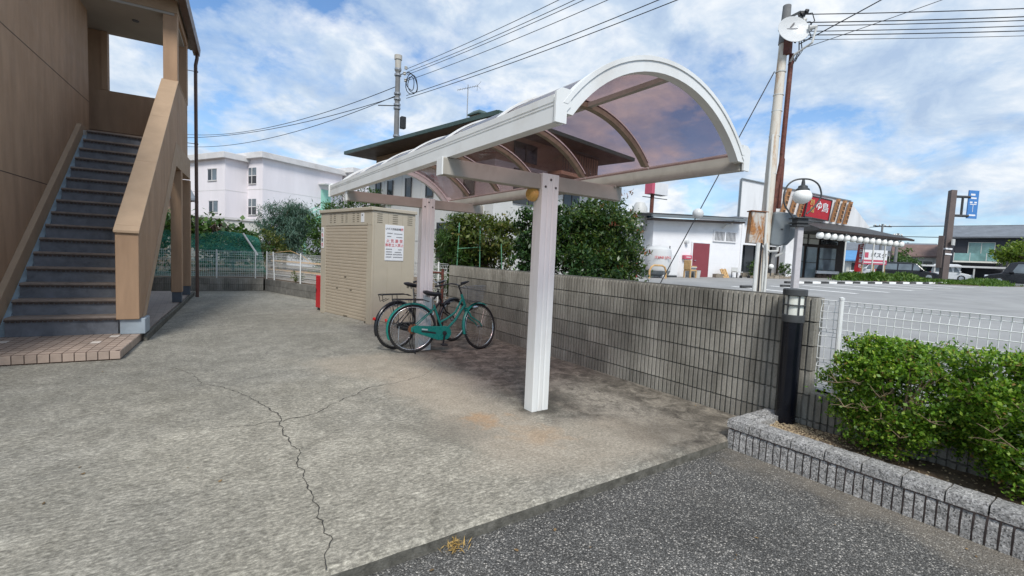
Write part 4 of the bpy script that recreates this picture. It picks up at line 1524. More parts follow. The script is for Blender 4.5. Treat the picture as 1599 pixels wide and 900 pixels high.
    for s in (-1, 1):
        m.tube([(0.24, s * 0.02, zr - 0.03), (0.15, s * 0.06, zr), (-0.26, s * 0.065, zr + 0.005), (-0.30, s * 0.05, zr), (-0.30, 0, zr)], 0.0065, 8)
        m.tube([(-0.05, s * 0.065, zr), (0.0, s * 0.06, Rw)], 0.0055, 6)
        m.tube([(-0.29, s * 0.05, zr), (-0.27, s * 0.04, zr - 0.10), (-0.17, s * 0.03, zr - 0.06)], 0.0055, 6)
    for x in (0.12, 0.0, -0.12, -0.22):
        m.tube([(x, -0.063, zr + 0.002), (x, 0.063, zr + 0.002)], 0.0045, 6)
    m.build('rack', 'black_matt', T, smooth='angle')
    # stand
    m = MB()
    for s in (-1, 1):
        m.tube([(0.0, s * 0.07, Rw), (-0.02, s * 0.085, 0.15), (0.03, s * 0.12, 0.006)], 0.0065, 6)
    m.tube([(0.03, -0.12, 0.008), (0.03, 0.12, 0.008)], 0.007, 6)
    m.build('stand', P['stand'], T)
    # handlebar, stem, grips, brake levers, bell, lamp, basket turn with the fork
    top = axis1 + ax * 0.16
    m = MB()
    m.tube([axis1, top], 0.0115, 8)
    hb = []
    for s in (-1, 1):
        hb.append([top, top + Vector((0.05, s * 0.09, 0.03)), top + Vector((0.03, s * 0.19, 0.05)), top + Vector((-0.08, s * 0.265, 0.035)), top + Vector((-0.22, s * 0.285, 0.01))])
        m.tube(hb[-1], 0.0105, 8)
    h = m.xf(SM).build('handlebar', P['bar'], T, smooth='angle')
    for q in hb:
        m = MB().tube([q[3].lerp(q[4], 0.15), q[4] + (q[4] - q[3]) * 0.02], 0.016, 10)
        m.xf(SM).build('grip', P['grip'], h, smooth='angle')
        m = MB().tube([q[3] + Vector((0.03, 0, -0.01)), q[3] + Vector((0.0, 0.02, -0.05)), q[4] + Vector((0.03, 0.01, -0.05))], 0.005, 6)
        m.xf(SM).build('brake_lever', 'chrome', h)
    m = MB()
    m.tube([top + Vector((0.05, 0.05, 0.03)), top + Vector((0.12, 0.06, -0.06)), axis1 + Vector((0.05, 0.03, -0.05)), Vector((wb - 0.12, 0.04, Rw + 0.35))], 0.003, 5)
    m.tube([top + Vector((0.05, -0.05, 0.03)), top + Vector((0.14, -0.06, -0.04)), axis0 + Vector((0.03, -0.03, 0.05)), Vector((0.55, -0.02, 0.42))], 0.003, 5)
    m.xf(SM).build('brake_cable', 'black_matt', h)
    m = MB().lathe([(0.0, 0.055), (0.034, 0.05), (0.036, 0.0), (0.022, -0.035), (0.0, -0.04)], (wb - 0.16, -0.06 if P['loop'] else 0.0, Rw + 0.30), 12, 'x')
    m.xf(SM).build('lamp', 'chrome' if P['loop'] else 'black_matt', T, smooth='angle')
    if P['basket']:
        m = MB()
        bx0, bx1, bz0, bz1 = wb - 0.24, wb + 0.02, 0.765, 1.0
        wd = 0.165
        for k_ in range(9):
            z = bz0 + (bz1 - bz0) * k_ / 8
            g = 0.82 + 0.18 * k_ / 8
            xa, xb, w_ = bx0, bx0 + (bx1 - bx0) * g, wd * g
            m.tube([(xa, -w_, z), (xb, -w_, z), (xb, w_, z), (xa, w_, z), (xa, -w_, z)], 0.0045 if k_ == 8 else 0.0018, 4)
        for s in (-1, 1):
            for k_ in range(9):
                f_ = k_ / 8
                m.tube([(bx0 + (bx1 - bx0) * 0.82 * f_, s * wd * 0.82, bz0), (bx0 + (bx1 - bx0) * f_, s * wd, bz1)], 0.0018, 3)
        for k_ in range(11):
            f_ = -1 + 2 * k_ / 10
            m.tube([(bx0 + (bx1 - bx0) * 0.82, f_ * wd * 0.82, bz0), (bx1, f_ * wd, bz1)], 0.0018, 3)
            m.tube([(bx0, f_ * wd * 0.82, bz0), (bx0, f_ * wd, bz1)], 0.0018, 3)
            m.tube([(bx0, f_ * wd * 0.82, bz0), (bx0 + (bx1 - bx0) * 0.82, f_ * wd * 0.82, bz0)], 0.0018, 3)
        m.box(bx0 + 0.01, bx0 + (bx1 - bx0) * 0.8, -wd * 0.5, wd * 0.5, bz0 - 0.012, bz0 - 0.004)
        m.xf(SM).build('basket', 'steel_dull', T)
    # rear reflector and ring lock
    m = MB().lathe([(0.0, -0.02), (0.022, -0.016), (0.024, 0.008), (0.0, 0.01)], (-0.385, 0, Rw + 0.13), 10, 'x')
    m.build('reflector', 'reflector_red', T)
    m = ring(MB(), (0.27, 0, 0.60), 0.045, 0.010, 18, 5)
    m.build('ring_lock', 'chrome' if P['loop'] else 'black_matt', T)
    return T


bicycle('bicycle', 'teal green step-through bicycle leaning by the rear shelter post', (2.705, 6.455, 0), R(-9), R(27), 'teal_paint', 1.12,
        dict(loop=True, fcol='teal_paint', ccol='teal_paint', fend=205, saddle_z=0.885, rack=0.065, stand='black_matt', bar='black_paint', grip='black_matt', basket=True, rust_gear=True))
bicycle('bicycle', 'black bicycle parked between the teal bicycle and the block wall', (2.59, 6.80, 0), R(13.5), R(8), 'black_paint', 1.16,
        dict(loop=False, fcol='black_paint', ccol='black_paint', fend=200, saddle_z=0.98, rack=0.115, stand='chrome', bar='chrome', grip='black_matt', basket=False, rust_gear=False))

# small red-brown pipe post by the wall end
rp = thing('pipe_post', 'short dark red pipe post at the left end of the block wall', 'post', (4.42, 9.0, 0))
MB().tube([(0, 0, 0), (0, 0, 1.16)], 0.03, 10).build('pipe', 'rust_pipe', rp, smooth='angle')
MB().tube([(0, 0, 1.08), (-0.2, 0.35, 1.08)], 0.022, 8).build('cross_pipe', 'rust_pipe', rp)

# ---------------------------------------------------------------- planter of split stone
PLN = thing('planter', 'speckled grey split stone planter edging with soil under the hedge', 'planter', (3.85, 2.16, ASPH))
pb = Vector((3.85, 2.16, ASPH))


def pp(mb, name, mat, parent=PLN, **k):
    mb.v = [tuple(Vector(p) - pb) for p in mb.v]
    return mb.build(name, mat, parent, **k)


def rough_block(x0, x1, y0, y1, z0, z1, seed, amp=0.006, nx=3, ny=4, nz=2):
    """a box with a chipped, uneven skin"""
    m = MB()
    rg_ = random.Random(seed)

    def P(i, j, k):
        x = x0 + (x1 - x0) * i / nx
        y = y0 + (y1 - y0) * j / ny
        z = z0 + (z1 - z0) * k / nz
        v = mnoise.noise_vector(Vector((x * 17, y * 17, z * 17 + seed))) * amp
        rx = 0.010 if (k == nz and i in (0, nx)) else 0
        if k == nz and (i in (0, nx) or j in (0, ny)):
            z -= 0.007
        if i == 0 and k == nz:
            x += 0.008
        return (x + v.x, y + v.y * 0.4, z + v.z)
    idx = {}

    def V(i, j, k):
        if (i, j, k) not in idx:
            idx[(i, j, k)] = len(m.v)
            m.v.append(P(i, j, k))
        return idx[(i, j, k)]
    for i in range(nx):
        for j in range(ny):
            m.f.append((V(i, j, nz), V(i + 1, j, nz), V(i + 1, j + 1, nz), V(i, j + 1, nz)))
            m.f.append((V(i, j, 0), V(i, j + 1, 0), V(i + 1, j + 1, 0), V(i + 1, j, 0)))
    for i in range(nx):
        for k in range(nz):
            m.f.append((V(i, 0, k), V(i + 1, 0, k), V(i + 1, 0, k + 1), V(i, 0, k + 1)))
            m.f.append((V(i, ny, k), V(i, ny, k + 1), V(i + 1, ny, k + 1), V(i + 1, ny, k)))
    for j in range(ny):
        for k in range(nz):
            m.f.append((V(0, j, k), V(0, j, k + 1), V(0, j + 1, k + 1), V(0, j + 1, k)))
            m.f.append((V(nx, j, k), V(nx, j + 1, k), V(nx, j + 1, k + 1), V(nx, j, k + 1)))
    return m


PX0, PX1, PYT = 3.845, 4.02, 2.165
# front coping stones, run along -y
ycuts = [PYT, 1.975, 1.885, 1.645, 1.41, 1.18, 0.955, 0.74, 0.545, 0.33, 0.11, -0.12, -0.35, -0.6]
for k, (a, b) in enumerate(zip(ycuts, ycuts[1:])):
    pp(rough_block(PX0, PX1, b + 0.0048, a - 0.0048 if k else a, 0.098, 0.176, 10 + k, 0.005, 3, 5, 2), 'coping_stone', 'split_stone')
# left coping stones, run along +x to the wall
xc_ = [4.03, 4.20, 4.37, 4.515]
for k, (a, b) in enumerate(zip(xc_, xc_[1:])):
    for j, (ya, yb) in enumerate(((2.065, 2.165), (1.985, 2.057))):
        pp(rough_block(a, b - 0.008, ya, yb, 0.098, 0.172, 40 + k * 2 + j, 0.006, 4, 3, 2), 'coping_stone', 'split_stone')
# split-face ribs under the coping: one mesh per stone, joints recessed
gy = PYT - 0.010
k = 0
while gy > -0.6:
    w = 0.0435
    pp(rough_block(PX0 + 0.006, PX0 + 0.05, gy - w, gy, ASPH - 0.02, 0.090, 100 + k, 0.006, 1, 2, 5), 'facing_rib', 'split_stone')
    gy -= 0.0555
    k += 1
gx = PX0 + 0.058
while gx < 4.50:
    pp(rough_block(gx, gx + 0.0475, PYT - 0.045, PYT - 0.005, -0.02, 0.090, 300 + k, 0.005, 2, 1, 4), 'facing_rib', 'split_stone')
    gx += 0.0555
    k += 1
pp(MB().box(PX0 + 0.022, PX1 - 0.01, -0.7, PYT - 0.012, ASPH - 0.02, 0.1005), 'mortar_core', 'stone_joint')
pp(MB().box(PX1 - 0.009, 4.52, 2.00, PYT - 0.02, -0.03, 0.1005), 'mortar_core', 'stone_joint')
# soil, uneven
mb = MB()
nx, ny = 14, 60
for j in range(ny + 1):
    for i in range(nx + 1):
        x, y = 4.0 + 0.53 * i / nx, 2.06 - 2.8 * j / ny
        z = 0.105 + 0.02 * mnoise.noise(Vector((x * 5, y * 5, 0))) + 0.012 * mnoise.noise(Vector((x * 19, y * 19, 3)))
        mb.v.append((x, y, z))
for j in range(ny):
    for i in range(nx):
        a = j * (nx + 1) + i
        mb.f.append((a, a + nx + 1, a + nx + 2, a + 1))
pp(mb, 'soil', 'soil', smooth=True)
# gravel and litter: too many to count
rgn = np.random.default_rng(12)
mb = MB()
for k in range(1500):
    y = 2.02 - abs(rgn.normal()) * 0.28 if k < 1150 else rgn.uniform(-0.3, 2.0)
    x = rgn.uniform(4.03, 4.5)
    r_ = rgn.uniform(0.004, 0.011)
    if k % 70 == 0:
        r_ *= 2.2
    z = 0.105 + 0.02 * mnoise.noise(Vector((x * 5, y * 5, 0))) + r_ * 0.4
    a = rgn.uniform(0, 6.28)
    c, s = math.cos(a), math.sin(a)
    mb.v += [(x + r_ * c, y + r_ * s, z), (x - r_ * s, y + r_ * c, z + r_ * .2), (x - r_ * c, y - r_ * s, z), (x + r_ * s, y - r_ * c, z - .2 * r_), (x, y, z + r_ * .75), (x, y, z - r_ * .6)]
    i = len(mb.v) - 6
    mb.f += [(i, i + 1, i + 4), (i + 1, i + 2, i + 4), (i + 2, i + 3, i + 4), (i + 3, i, i + 4)]
g = pp(mb, 'gravel', 'gravel')
g['kind'] = 'stuff'

# ---------------------------------------------------------------- bollard light
BL = thing('bollard_light', 'black cylindrical bollard lamp with white lantern head standing in the planter', 'lamp', (4.435, 1.965, 0.10), R(20))
m = MB().lathe([(0.084, -0.03), (0.084, 0.93), (0.080, 0.935)], (0, 0, 0), 32)
b_ = m.build('shaft', 'bollard_black', BL, smooth='angle')
MB().lathe([(0.0, -0.003), (0.008, -0.002), (0.008, 0.002)], (0, -0.0845, 0.055), 8, 'y').build('screw', 'steel_dull', b_)
m = MB().lathe([(0.06, 0.925), (0.089, 0.925), (0.091, 0.935), (0.091, 0.985), (0.086, 0.99), (0.06, 0.99)], (0, 0, 0), 32)
m.build('collar', 'bollard_band', BL, smooth='angle')
m = MB().lathe([(0.074, 0.985), (0.074, 1.165)], (0, 0, 0), 32)
m.build('lantern_glass', 'lamp_glass', BL, smooth='angle')
m = MB().lathe([(0.06, 1.16), (0.093, 1.16), (0.097, 1.165), (0.097, 1.212), (0.09, 1.22), (0.0, 1.225)], (0, 0, 0), 32)
m.build('cap', 'bollard_band', BL, smooth='angle')
m = MB()
for k in range(6):
    a = 2 * math.pi * (k + 0.5) / 6
    m.bar((0.085 * math.cos(a), 0.085 * math.sin(a), 0.985), (0.085 * math.cos(a), 0.085 * math.sin(a), 1.165), 0.010, 0.010, (math.cos(a), math.sin(a), 0))
m.lathe([(0.078, 1.072), (0.091, 1.072), (0.091, 1.082), (0.078, 1.082)], (0, 0, 0), 32)
m.build('guard', 'bollard_band', BL)


# ---------------------------------------------------------------- clipped hedge shrubs in the planter
def shrub(label, c, rad, seed, nl):
    base = Vector((c[0], c[1], 0.10))
    T = thing('hedge_shrub', label, 'shrub', base, 0, 'shrubs in the planter')
    rg_ = random.Random(seed)
    m = MB()
    m.tube([(0, 0, -0.03), (0.02, -0.02, 0.12), (-0.01, 0.02, 0.26)], [0.024, 0.019, 0.015], 7)
    tips = []
    for k in range(26):
        a = rg_.uniform(0, 6.28)
        z0 = rg_.uniform(0.05, 0.28)
        e = Vector((rad[0] * rg_.uniform(0.3, 0.95) * math.cos(a), rad[1] * rg_.uniform(0.3, 0.98) * math.sin(a), rg_.uniform(0.15, c[2] + rad[2] * 0.75 - 0.10)))
        mid = Vector((e.x * 0.45 + rg_.uniform(-.05, .05), e.y * 0.45 + rg_.uniform(-.05, .05), z0 + (e.z - z0) * 0.55))
        m.tube([(0, 0, z0), mid, e], [0.008, 0.006, 0.0025], 5)
        for q in range(3):
            f = e + Vector((rg_.uniform(-.1, .1), rg_.uniform(-.1, .1), rg_.uniform(-.02, .1)))
            m.tube([mid.lerp(e, rg_.uniform(0.3, 0.9)), f], [0.0035, 0.0015], 4)
    m.build('stems', 'twig', T)
    # a few bare pale twigs on the face towards the yard
    m = MB()
    for k in range(11):
        p = Vector((-rad[0] * rg_.uniform(0.3, 0.5), rg_.uniform(-0.6, 0.6) * rad[1], c[2] - 0.16 + rg_.uniform(-0.2, 0.15)))
        q = Vector((-rad[0] * rg_.uniform(0.85, 1.0), p.y + rg_.uniform(-0.10, 0.10), p.z + rg_.uniform(-0.04, 0.12)))
        m.tube([p, p.lerp(q, 0.5) + Vector((0, 0, 0.02)), q], [0.004, 0.0034, 0.0028], 4)
        for j in range(3):
            r_ = q + Vector((rg_.uniform(-0.06, 0.01), rg_.uniform(-0.10, 0.10), rg_.uniform(-0.02, 0.10)))
            mid = q.lerp(r_, 0.5) + Vector((rg_.uniform(-.012, .012), rg_.uniform(-.012, .012), rg_.uniform(-.012, .012)))
            m.tube([q, mid, r_], [0.0026, 0.002, 0.0010], 4)
    m.build('bare_twigs', 'twig', T)['kind'] = 'stuff'
    pts, out, cc = clumps((0, 0, c[2] - 0.10), rad, nl // 40, 40, 0.034, seed, 0.45, rough=0.24)
    # flat-topped like a clipped hedge, hollows where the wood shows
    pts[:, 2] = np.where(pts[:, 2] > c[2] - 0.10 + rad[2] * 0.82, c[2] - 0.10 + rad[2] * 0.82 + (pts[:, 2] - (c[2] - 0.10 + rad[2] * 0.82)) * 0.35, pts[:, 2])
    hol = np.sin(pts[:, 1] * 9 + seed) + np.sin(pts[:, 2] * 11 + pts[:, 1] * 4 + 1.3 * seed) + 0.8 * np.sin(pts[:, 0] * 13 + pts[:, 2] * 5)
    front = pts[:, 0] < rad[0] * 0.1
    keep = ~(front & (hol > 1.05) & (np.random.default_rng(seed).uniform(size=len(pts)) < 0.9)) & (pts[:, 2] > 0.035) & ~((pts[:, 2] < 0.20) & (np.random.default_rng(seed + 9).uniform(size=len(pts)) < 0.55))
    pts, out = pts[keep], out[keep]
    leaves_mesh('foliage', pts, out * 0.6 + np.array([0, 0, 0.5]), 0.0265, 'leaf_box', T, seed + 1, 0.68)
    # upright shoots
    rgq = np.random.default_rng(seed + 5)
    sh = []
    for k in range(46):
        x, y = rgq.uniform(-0.8, 0.8) * rad[0], rgq.uniform(-0.95, 0.95) * rad[1]
        z = c[2] - 0.10 + rad[2] * 0.80
        n = rgq.integers(8, 26)
        h = rgq.uniform(0.04, 0.11)
        sh.append(np.array([x, y, z]) + np.stack([rgq.normal(size=n) * 0.008, rgq.normal(size=n) * 0.008, rgq.uniform(0, h, n)], 1))
    sh = np.concatenate(sh)
    leaves_mesh('shoots', sh, np.array([0, 0, 0.9]), 0.024, 'leaf_box', T, seed + 2, 0.6)['kind'] = 'stuff'
    return T


shrub('bushy green hedge shrub next to the bollard lamp', (4.35, 1.13, 0.575), (0.27, 0.42, 0.46), 21, 40000)
shrub('bushy green hedge shrub at the right edge of the photo', (4.33, 0.42, 0.585), (0.30, 0.45, 0.48), 34, 44000)

# ---------------------------------------------------------------- restaurant across the lot (local x along the front, -y towards the yard)
RZ0 = 0.70
RS = thing('restaurant', 'white single-storey restaurant with dark timber entrance and red sign', 'restaurant', (21.36, 17.166, RZ0), R(-12.83))
MB().box(0, 6.72, 0.0, 8.0, -0.2, 3.32).build('wall', 'render_white', RS)
for x, z in ((0.0, 1.75), (0.0, 0.9)):
    MB().box(0.01, 6.71, -0.002, 0.0, z, z + 0.006).build('wall_joint', 'panel_white', RS)
MB().box(6.60, 6.76, -0.05, 0.04, -0.1, 3.5).build('corner_trim', 'render_white', RS)
# side roof: low tiled slope with gutter
mb = MB()
mb.hexa([(-0.6, -0.55, 3.30), (6.30, -0.55, 3.52), (6.30, 8, 4.5), (-0.6, 8, 4.3), (-0.6, -0.55, 3.40), (6.30, -0.55, 3.62), (6.30, 8, 4.6), (-0.6, 8, 4.4)])
rf = mb.build('roof', 'roof_tile_dark', RS)
mb = MB()
for k in range(34):
    x = -0.5 + k * 0.2
    mb.tube([(x, -0.52, 3.42 + 0.032 * (x + 0.6)), (x, 3.0, 3.82 + 0.032 * (x + 0.6))], 0.05, 6)
mb.build('roof_rolls', 'roof_tile_dark', rf)
MB().bar((-0.62, -0.62, 3.34), (6.2, -0.62, 3.56), 0.14, 0.13).build('gutter', 'box_grey', rf)
MB().bar((-0.55, -0.35, 3.16), (6.2, -0.35, 3.40), 0.5, 0.10).build('eave_board', 'timber_dark', rf)
mb = MB().tube([(5.35, -0.55, 3.45), (5.3, -0.4, 3.25), (5.0, -0.35, 3.2), (5.0, -0.1, 3.0)], 0.05, 8)
mb.build('gutter_outlet', 'white_pipe', rf)
# service door, vent window, post box, lamp
dr = MB().box(2.86, 4.12, -0.06, 0.0, 0.02, 2.04).build('door', 'door_red', RS)
mb = MB()
mb.box(2.78, 2.86, -0.075, 0.0, 0.0, 2.10)
mb.box(4.12, 4.20, -0.075, 0.0, 0.0, 2.10)
mb.box(2.86, 4.12, -0.075, 0.0, 2.04, 2.10)
mb.build('door_frame', 'render_white', dr)
MB().tube([(2.96, -0.12, 1.02), (3.10, -0.12, 1.02)], 0.02, 6).build('handle', 'chrome', dr)
vw = MB().box(4.42, 6.12, -0.03, 0.0, 2.26, 2.80).build('vent_window', 'glass_dark', RS)
mb = MB()
mb.box(4.36, 6.18, -0.08, 0.0, 2.20, 2.26)
mb.box(4.36, 6.18, -0.08, 0.0, 2.80, 2.85)
mb.box(4.36, 4.42, -0.08, 0.0, 2.26, 2.80)
mb.box(6.12, 6.18, -0.08, 0.0, 2.26, 2.80)
mb.box(5.20, 5.34, -0.08, 0.0, 2.26, 2.80)
mb.build('frame', 'render_white', vw)
for k in range(16):
    x = 4.47 + k * 0.105
    if 5.15 < x < 5.36:
        continue
    MB().box(x, x + 0.034, -0.07, -0.04, 2.26, 2.80).build('slat', 'render_white', vw)
MB().box(2.15, 2.72, -0.22, 0.0, 1.06, 1.30).build('post_box', 'mail_red', RS, bevel=0.03)
MB().box(2.28, 2.60, -0.225, -0.21, 1.17, 1.21).build('slot_plate', 'sign_white', RS)
mb = MB().lathe([(0.0, -0.22), (0.10, -0.2), (0.11, -0.02), (0.05, 0.0)], (2.35, 0, 2.06), 10, 'y')
mb.build('wall_lamp', 'dish_white', RS, smooth='angle')
# dining room front: set back slightly, big dark windows, stone plinth
MB().box(6.78, 11.6, 0.25, 8.0, -0.2, 0.42).build('plinth', 'stone', RS)
MB().box(6.76, 11.6, 0.30, 8.0, 2.15, 3.9).build('wall', 'render_white', RS)
MB().box(6.76, 10.40, 0.9, 1.0, 0.42, 2.15).build('window', 'glass_dark', RS)
mb = MB()
for x in (6.78, 8.5, 9.45, 10.36):
    mb.box(x, x + 0.07, 0.32, 0.42, 0.42, 2.15)
mb.build('window_frame', 'timber_dark', RS)
MB().box(10.42, 11.55, -0.1, 0.9, -0.2, 3.75).build('wall', 'render_white', RS)
MB().tube([(11.62, -0.12, 0.0), (11.62, -0.12, 3.3)], 0.05, 8).build('downpipe', 'timber_dark', RS)
# entrance front of dark timber and glass
MB().box(11.6, 17.2, 0.6, 8.0, -0.2, 3.6).build('wall', 'timber_dark', RS)
for a, b, z0, z1, m_ in ((11.75, 12.95, 0.25, 2.35, 'glass_mid'), (13.25, 14.25, 0.2, 2.3, 'glass_mid'), (14.55, 16.2, 0.75, 2.3, 'glass_mid'), (11.75, 13.2, 2.5, 3.25, 'house_cream'), (13.4, 14.35, 2.5, 3.25, 'house_cream'), (14.6, 16.3, 2.55, 3.2, 'glass_dark')):
    w = MB().box(a, b, 0.52, 0.58, z0, z1).build('window', m_, RS)
    mb = MB()
    mb.box(a, b, 0.49, 0.53, z0 - 0.07, z0)
    mb.box(a, b, 0.49, 0.53, (z0 + z1) / 2 - 0.02, (z0 + z1) / 2 + 0.02)
    mb.build('frame', 'timber_dark', w)
MB().box(14.3, 16.6, 0.45, 0.56, 0.52, 0.72).build('sill', 'render_white', RS)
for k in range(14):
    x = 14.2 + k * 0.19
    o = MB().tube([(x, 0.32, -0.05), (x, 0.32, 0.45 + 0.06 * math.sin(k * 2.1))], 0.09, 8).build('log', 'timber_dark', RS)
# step and planting bed of stones
MB().box(10.3, 18.0, -1.6, 0.6, -0.3, 0.06).build('step', 'plain_block', RS)
# canopy roof over the entrance: hipped, dark, with lanterns
mb = MB()
z0, z1 = 3.22, 3.95
c = [(11.0, -1.8, z0 + 0.10), (20.4, -1.8, z0 - 0.05), (19.8, 3.2, z0), (11.0, 3.2, z0), (11.0, -0.2, z1), (17.6, -0.2, z1 - 0.1), (17.6, 2.2, z1 - 0.1), (11.0, 2.2, z1)]
c2 = [(x, y, z - 0.12) for x, y, z in c[:4]]
mb.v = c + c2
mb.f = [(0, 1, 5, 4), (1, 2, 6, 5), (2, 3, 7, 6), (3, 0, 4, 7), (4, 5, 6, 7), (8, 11, 10, 9), (0, 8, 9, 1), (1, 9, 10, 2), (2, 10, 11, 3), (3, 11, 8, 0)]
cr = mb.build('canopy_roof', 'roof_tile_dark', RS)
MB().bar((10.95, -1.86, z0 + 0.0), (20.4, -1.86, z0 - 0.15), 0.12, 0.12).build('gutter', 'timber_dark', cr)
for x in (13.6, 16.4, 17.6):
    MB().tube([(x, -1.75, -0.05), (x, -1.75, z0 - 0.05)], 0.045, 8).build('canopy_post', 'white_pipe', cr)
# standing gable screen with the sign
mb = MB().prism([(6.15, -0.12, 3.80), (6.15, -0.12, 6.05), (11.6, -0.12, 5.75), (16.2, -0.12, 5.55), (18.6, -0.12, 3.85)], (0, 0.12, 0))
mb.build('screen_wall', 'panel_white', RS)
mb = MB()
mb.bar((6.15, -0.16, 6.06), (11.6, -0.16, 5.76), 0.08, 0.07)
mb.bar((11.6, -0.16, 5.76), (16.2, -0.16, 5.56), 0.08, 0.07)
mb.bar((6.13, -0.16, 3.8), (6.13, -0.16, 6.05), 0.08, 0.07, (0, 1, 0))
mb.build('screen_edge', 'box_grey', RS)
sx0, sx1, sz0, sz1 = 12.15, 14.55, 4.05, 5.52
SGN = MB()
SGN.prism([(11.42, -0.42, 4.16), (13.72, -0.42, 4.02), (13.92, -0.42, 5.38), (11.68, -0.42, 5.52)], (0, 0.22, 0))
sb = SGN.build('sign_board', 'sign_red', RS)
mb = MB()
for p, q in (((11.42, 4.16), (13.72, 4.02)), ((13.72, 4.02), (13.92, 5.38)), ((13.92, 5.38), (11.68, 5.52)), ((11.68, 5.52), (11.42, 4.16))):
    mb.bar((p[0], -0.42, p[1]), (q[0], -0.42, q[1]), 0.06, 0.07, (0, 1, 0))
mb.build('sign_frame', 'iron_dark', sb)
xd, yd = (1, 0, -0.05), (0.14, 0, 1)
text('別', 'lettering', 'gold', sb, (12.05, -0.44, 5.08), xd, yd, 0.42, depth=0.01)
text('館', 'lettering', 'gold', sb, (12.09, -0.44, 4.62), xd, yd, 0.42, depth=0.01)
text('ゆ', 'lettering', 'sign_white', sb, (12.70, -0.44, 4.90), xd, (0.14, 0, 1.2), 0.66, depth=0.012)
text('鳥', 'lettering', 'sign_white', sb, (13.30, -0.44, 4.80), xd, (0.14, 0, 1.3), 0.66, depth=0.012)
# leaning timber boards either side of the sign
for k, (x, z, w, h, ln) in enumerate(((9.40, 4.1, 0.27, 1.7, 0.50), (10.15, 4.0, 0.26, 1.55, 0.45), (10.88, 4.0, 0.25, 1.45, 0.42), (14.15, 4.0, 0.24, 1.55, 0.44), (14.80, 3.95, 0.24, 1.55, 0.44), (15.40, 3.92, 0.24, 1.55, 0.46))):
    mb = MB().prism([(x, -0.40, z), (x + w, -0.40, z), (x + w + ln, -0.40, z + h), (x + ln, -0.40, z + h)], (0, 0.14, 0))
    bd = mb.build('timber_board', 'timber_orange', RS)
    mb = MB()
    rg = random.Random(k)
    for q in range(5):
        cx, cz = x + w / 2 + ln * (0.14 + 0.17 * q), z + h * (0.14 + 0.17 * q)
        for s in range(3):
            mb.bar((cx - 0.10, -0.405, cz + (s - 1) * 0.07), (cx + 0.10, -0.405, cz + (s - 1) * 0.07 + rg.uniform(-.04, .04)), 0.02, 0.028)
        mb.bar((cx + rg.uniform(-.05, .05), -0.405, cz - 0.1), (cx + rg.uniform(-.05, .05), -0.405, cz + 0.1), 0.02, 0.03, (1, 0, 0))
    mb.build('board_writing', 'timber_dark', bd)
Mrs = Matrix.Translation(Vector((21.36, 17.166, RZ0))) @ Matrix.Rotation(R(-12.83), 4, 'Z')
lab = ['first', 'second', 'third', 'fourth', 'fifth', 'sixth', 'seventh', 'eighth', 'ninth', 'tenth', 'eleventh', 'twelfth', 'thirteenth', 'fourteenth']
lm = None
for k in range(14):
    x = 11.2 + k * 0.62
    p = Mrs @ Vector((x, -1.72, 2.90 - 0.012 * k))
    L = thing('paper_lantern', 'round white paper lantern under the entrance eave, %s from the left' % lab[k], 'lantern', p, 0, 'paper lanterns under the eave')
    if lm is None:
        lm = MB().lathe([(0.05, -0.2), (0.14, -0.185), (0.2, -0.1), (0.215, 0.0), (0.2, 0.1), (0.14, 0.185), (0.05, 0.2)], (0, 0, 0), 14).build('shade', 'globe_white', L, smooth=True)
        lc = MB().lathe([(0.05, 0.2), (0.055, 0.23), (0.0, 0.24)], (0, 0, 0), 10).build('cap', 'iron_dark', L)
    else:
        copy_part(lm, L)
        copy_part(lc, L)


def at_rs(x, y, z=0.0):
    return Mrs @ Vector((x, y, z))


def rs_thing(name, label, cat, x, y, z=0.0, group=None):
    p = at_rs(x, y, z)
    p.z = lot_z(p.x) + z
    return thing(name, label, cat, p, R(-12.83), group)


# things along the white wall
T = rs_thing('gas_tank', 'white domed gas tank by the white wall near the tree', 'tank', -0.35, -1.0)
mb = MB().lathe([(0.30, 0.16), (0.56, 0.22), (0.66, 0.38), (0.68, 0.5), (0.68, 1.36), (0.645, 1.52), (0.47, 1.66), (0.21, 1.72), (0.0, 1.73)], (0, 0, 0), 28)
mb.build('vessel', 'dish_white', T, smooth='angle')
MB().lathe([(0.38, 0.1), (0.56, 0.2), (0.672, 0.40), (0.6, 0.22), (0.42, 0.11)], (0, 0, -0.02), 28).build('bottom', 'box_grey', T)
for a in (0.6, 2.6, 4.7):
    MB().tube([(0.5 * math.cos(a), 0.5 * math.sin(a), -0.05), (0.5 * math.cos(a), 0.5 * math.sin(a), 0.24)], 0.08, 8).build('leg', 'sign_white', T)
text('ITANI LPG', 'lettering', 'print_red', T, (-0.235, -0.655, 1.08), (0.94, -0.34, 0), (0, 0, 1), 0.19, depth=0.012)
for k in range(1):
    T = rs_thing('hoop_guard', 'yellow tubular hoop guard in front of the gas tank', 'guard', -1.05, -1.9)
    mb = MB().tube([(-0.52, 0, -0.05), (-0.52, 0, 0.40), (-0.42, 0, 0.60), (-0.25, 0, 0.68), (0.25, 0, 0.68), (0.42, 0, 0.60), (0.52, 0, 0.40), (0.52, 0, -0.05)], 0.05, 8)
    mb.build('hoop', 'timber_pale', T, smooth='angle')
T = rs_thing('cabinet', 'tall pale cabinet with a thin flue right of the gas tank', 'cabinet', 0.95, -0.5)
MB().box(-0.33, 0.33, -0.2, 0.3, 0.1, 1.30).build('case', 'panel_white', T, bevel=0.02)
MB().box(-0.30, 0.30, -0.215, -0.2, 0.14, 1.26).build('door', 'panel_white', T)
MB().box(-0.33, 0.33, -0.18, 0.28, -0.02, 0.1).build('base', 'iron_dark', T)
MB().tube([(-0.05, 0.1, 1.3), (-0.05, 0.1, 1.75)], 0.03, 6).build('flue', 'iron_dark', T)


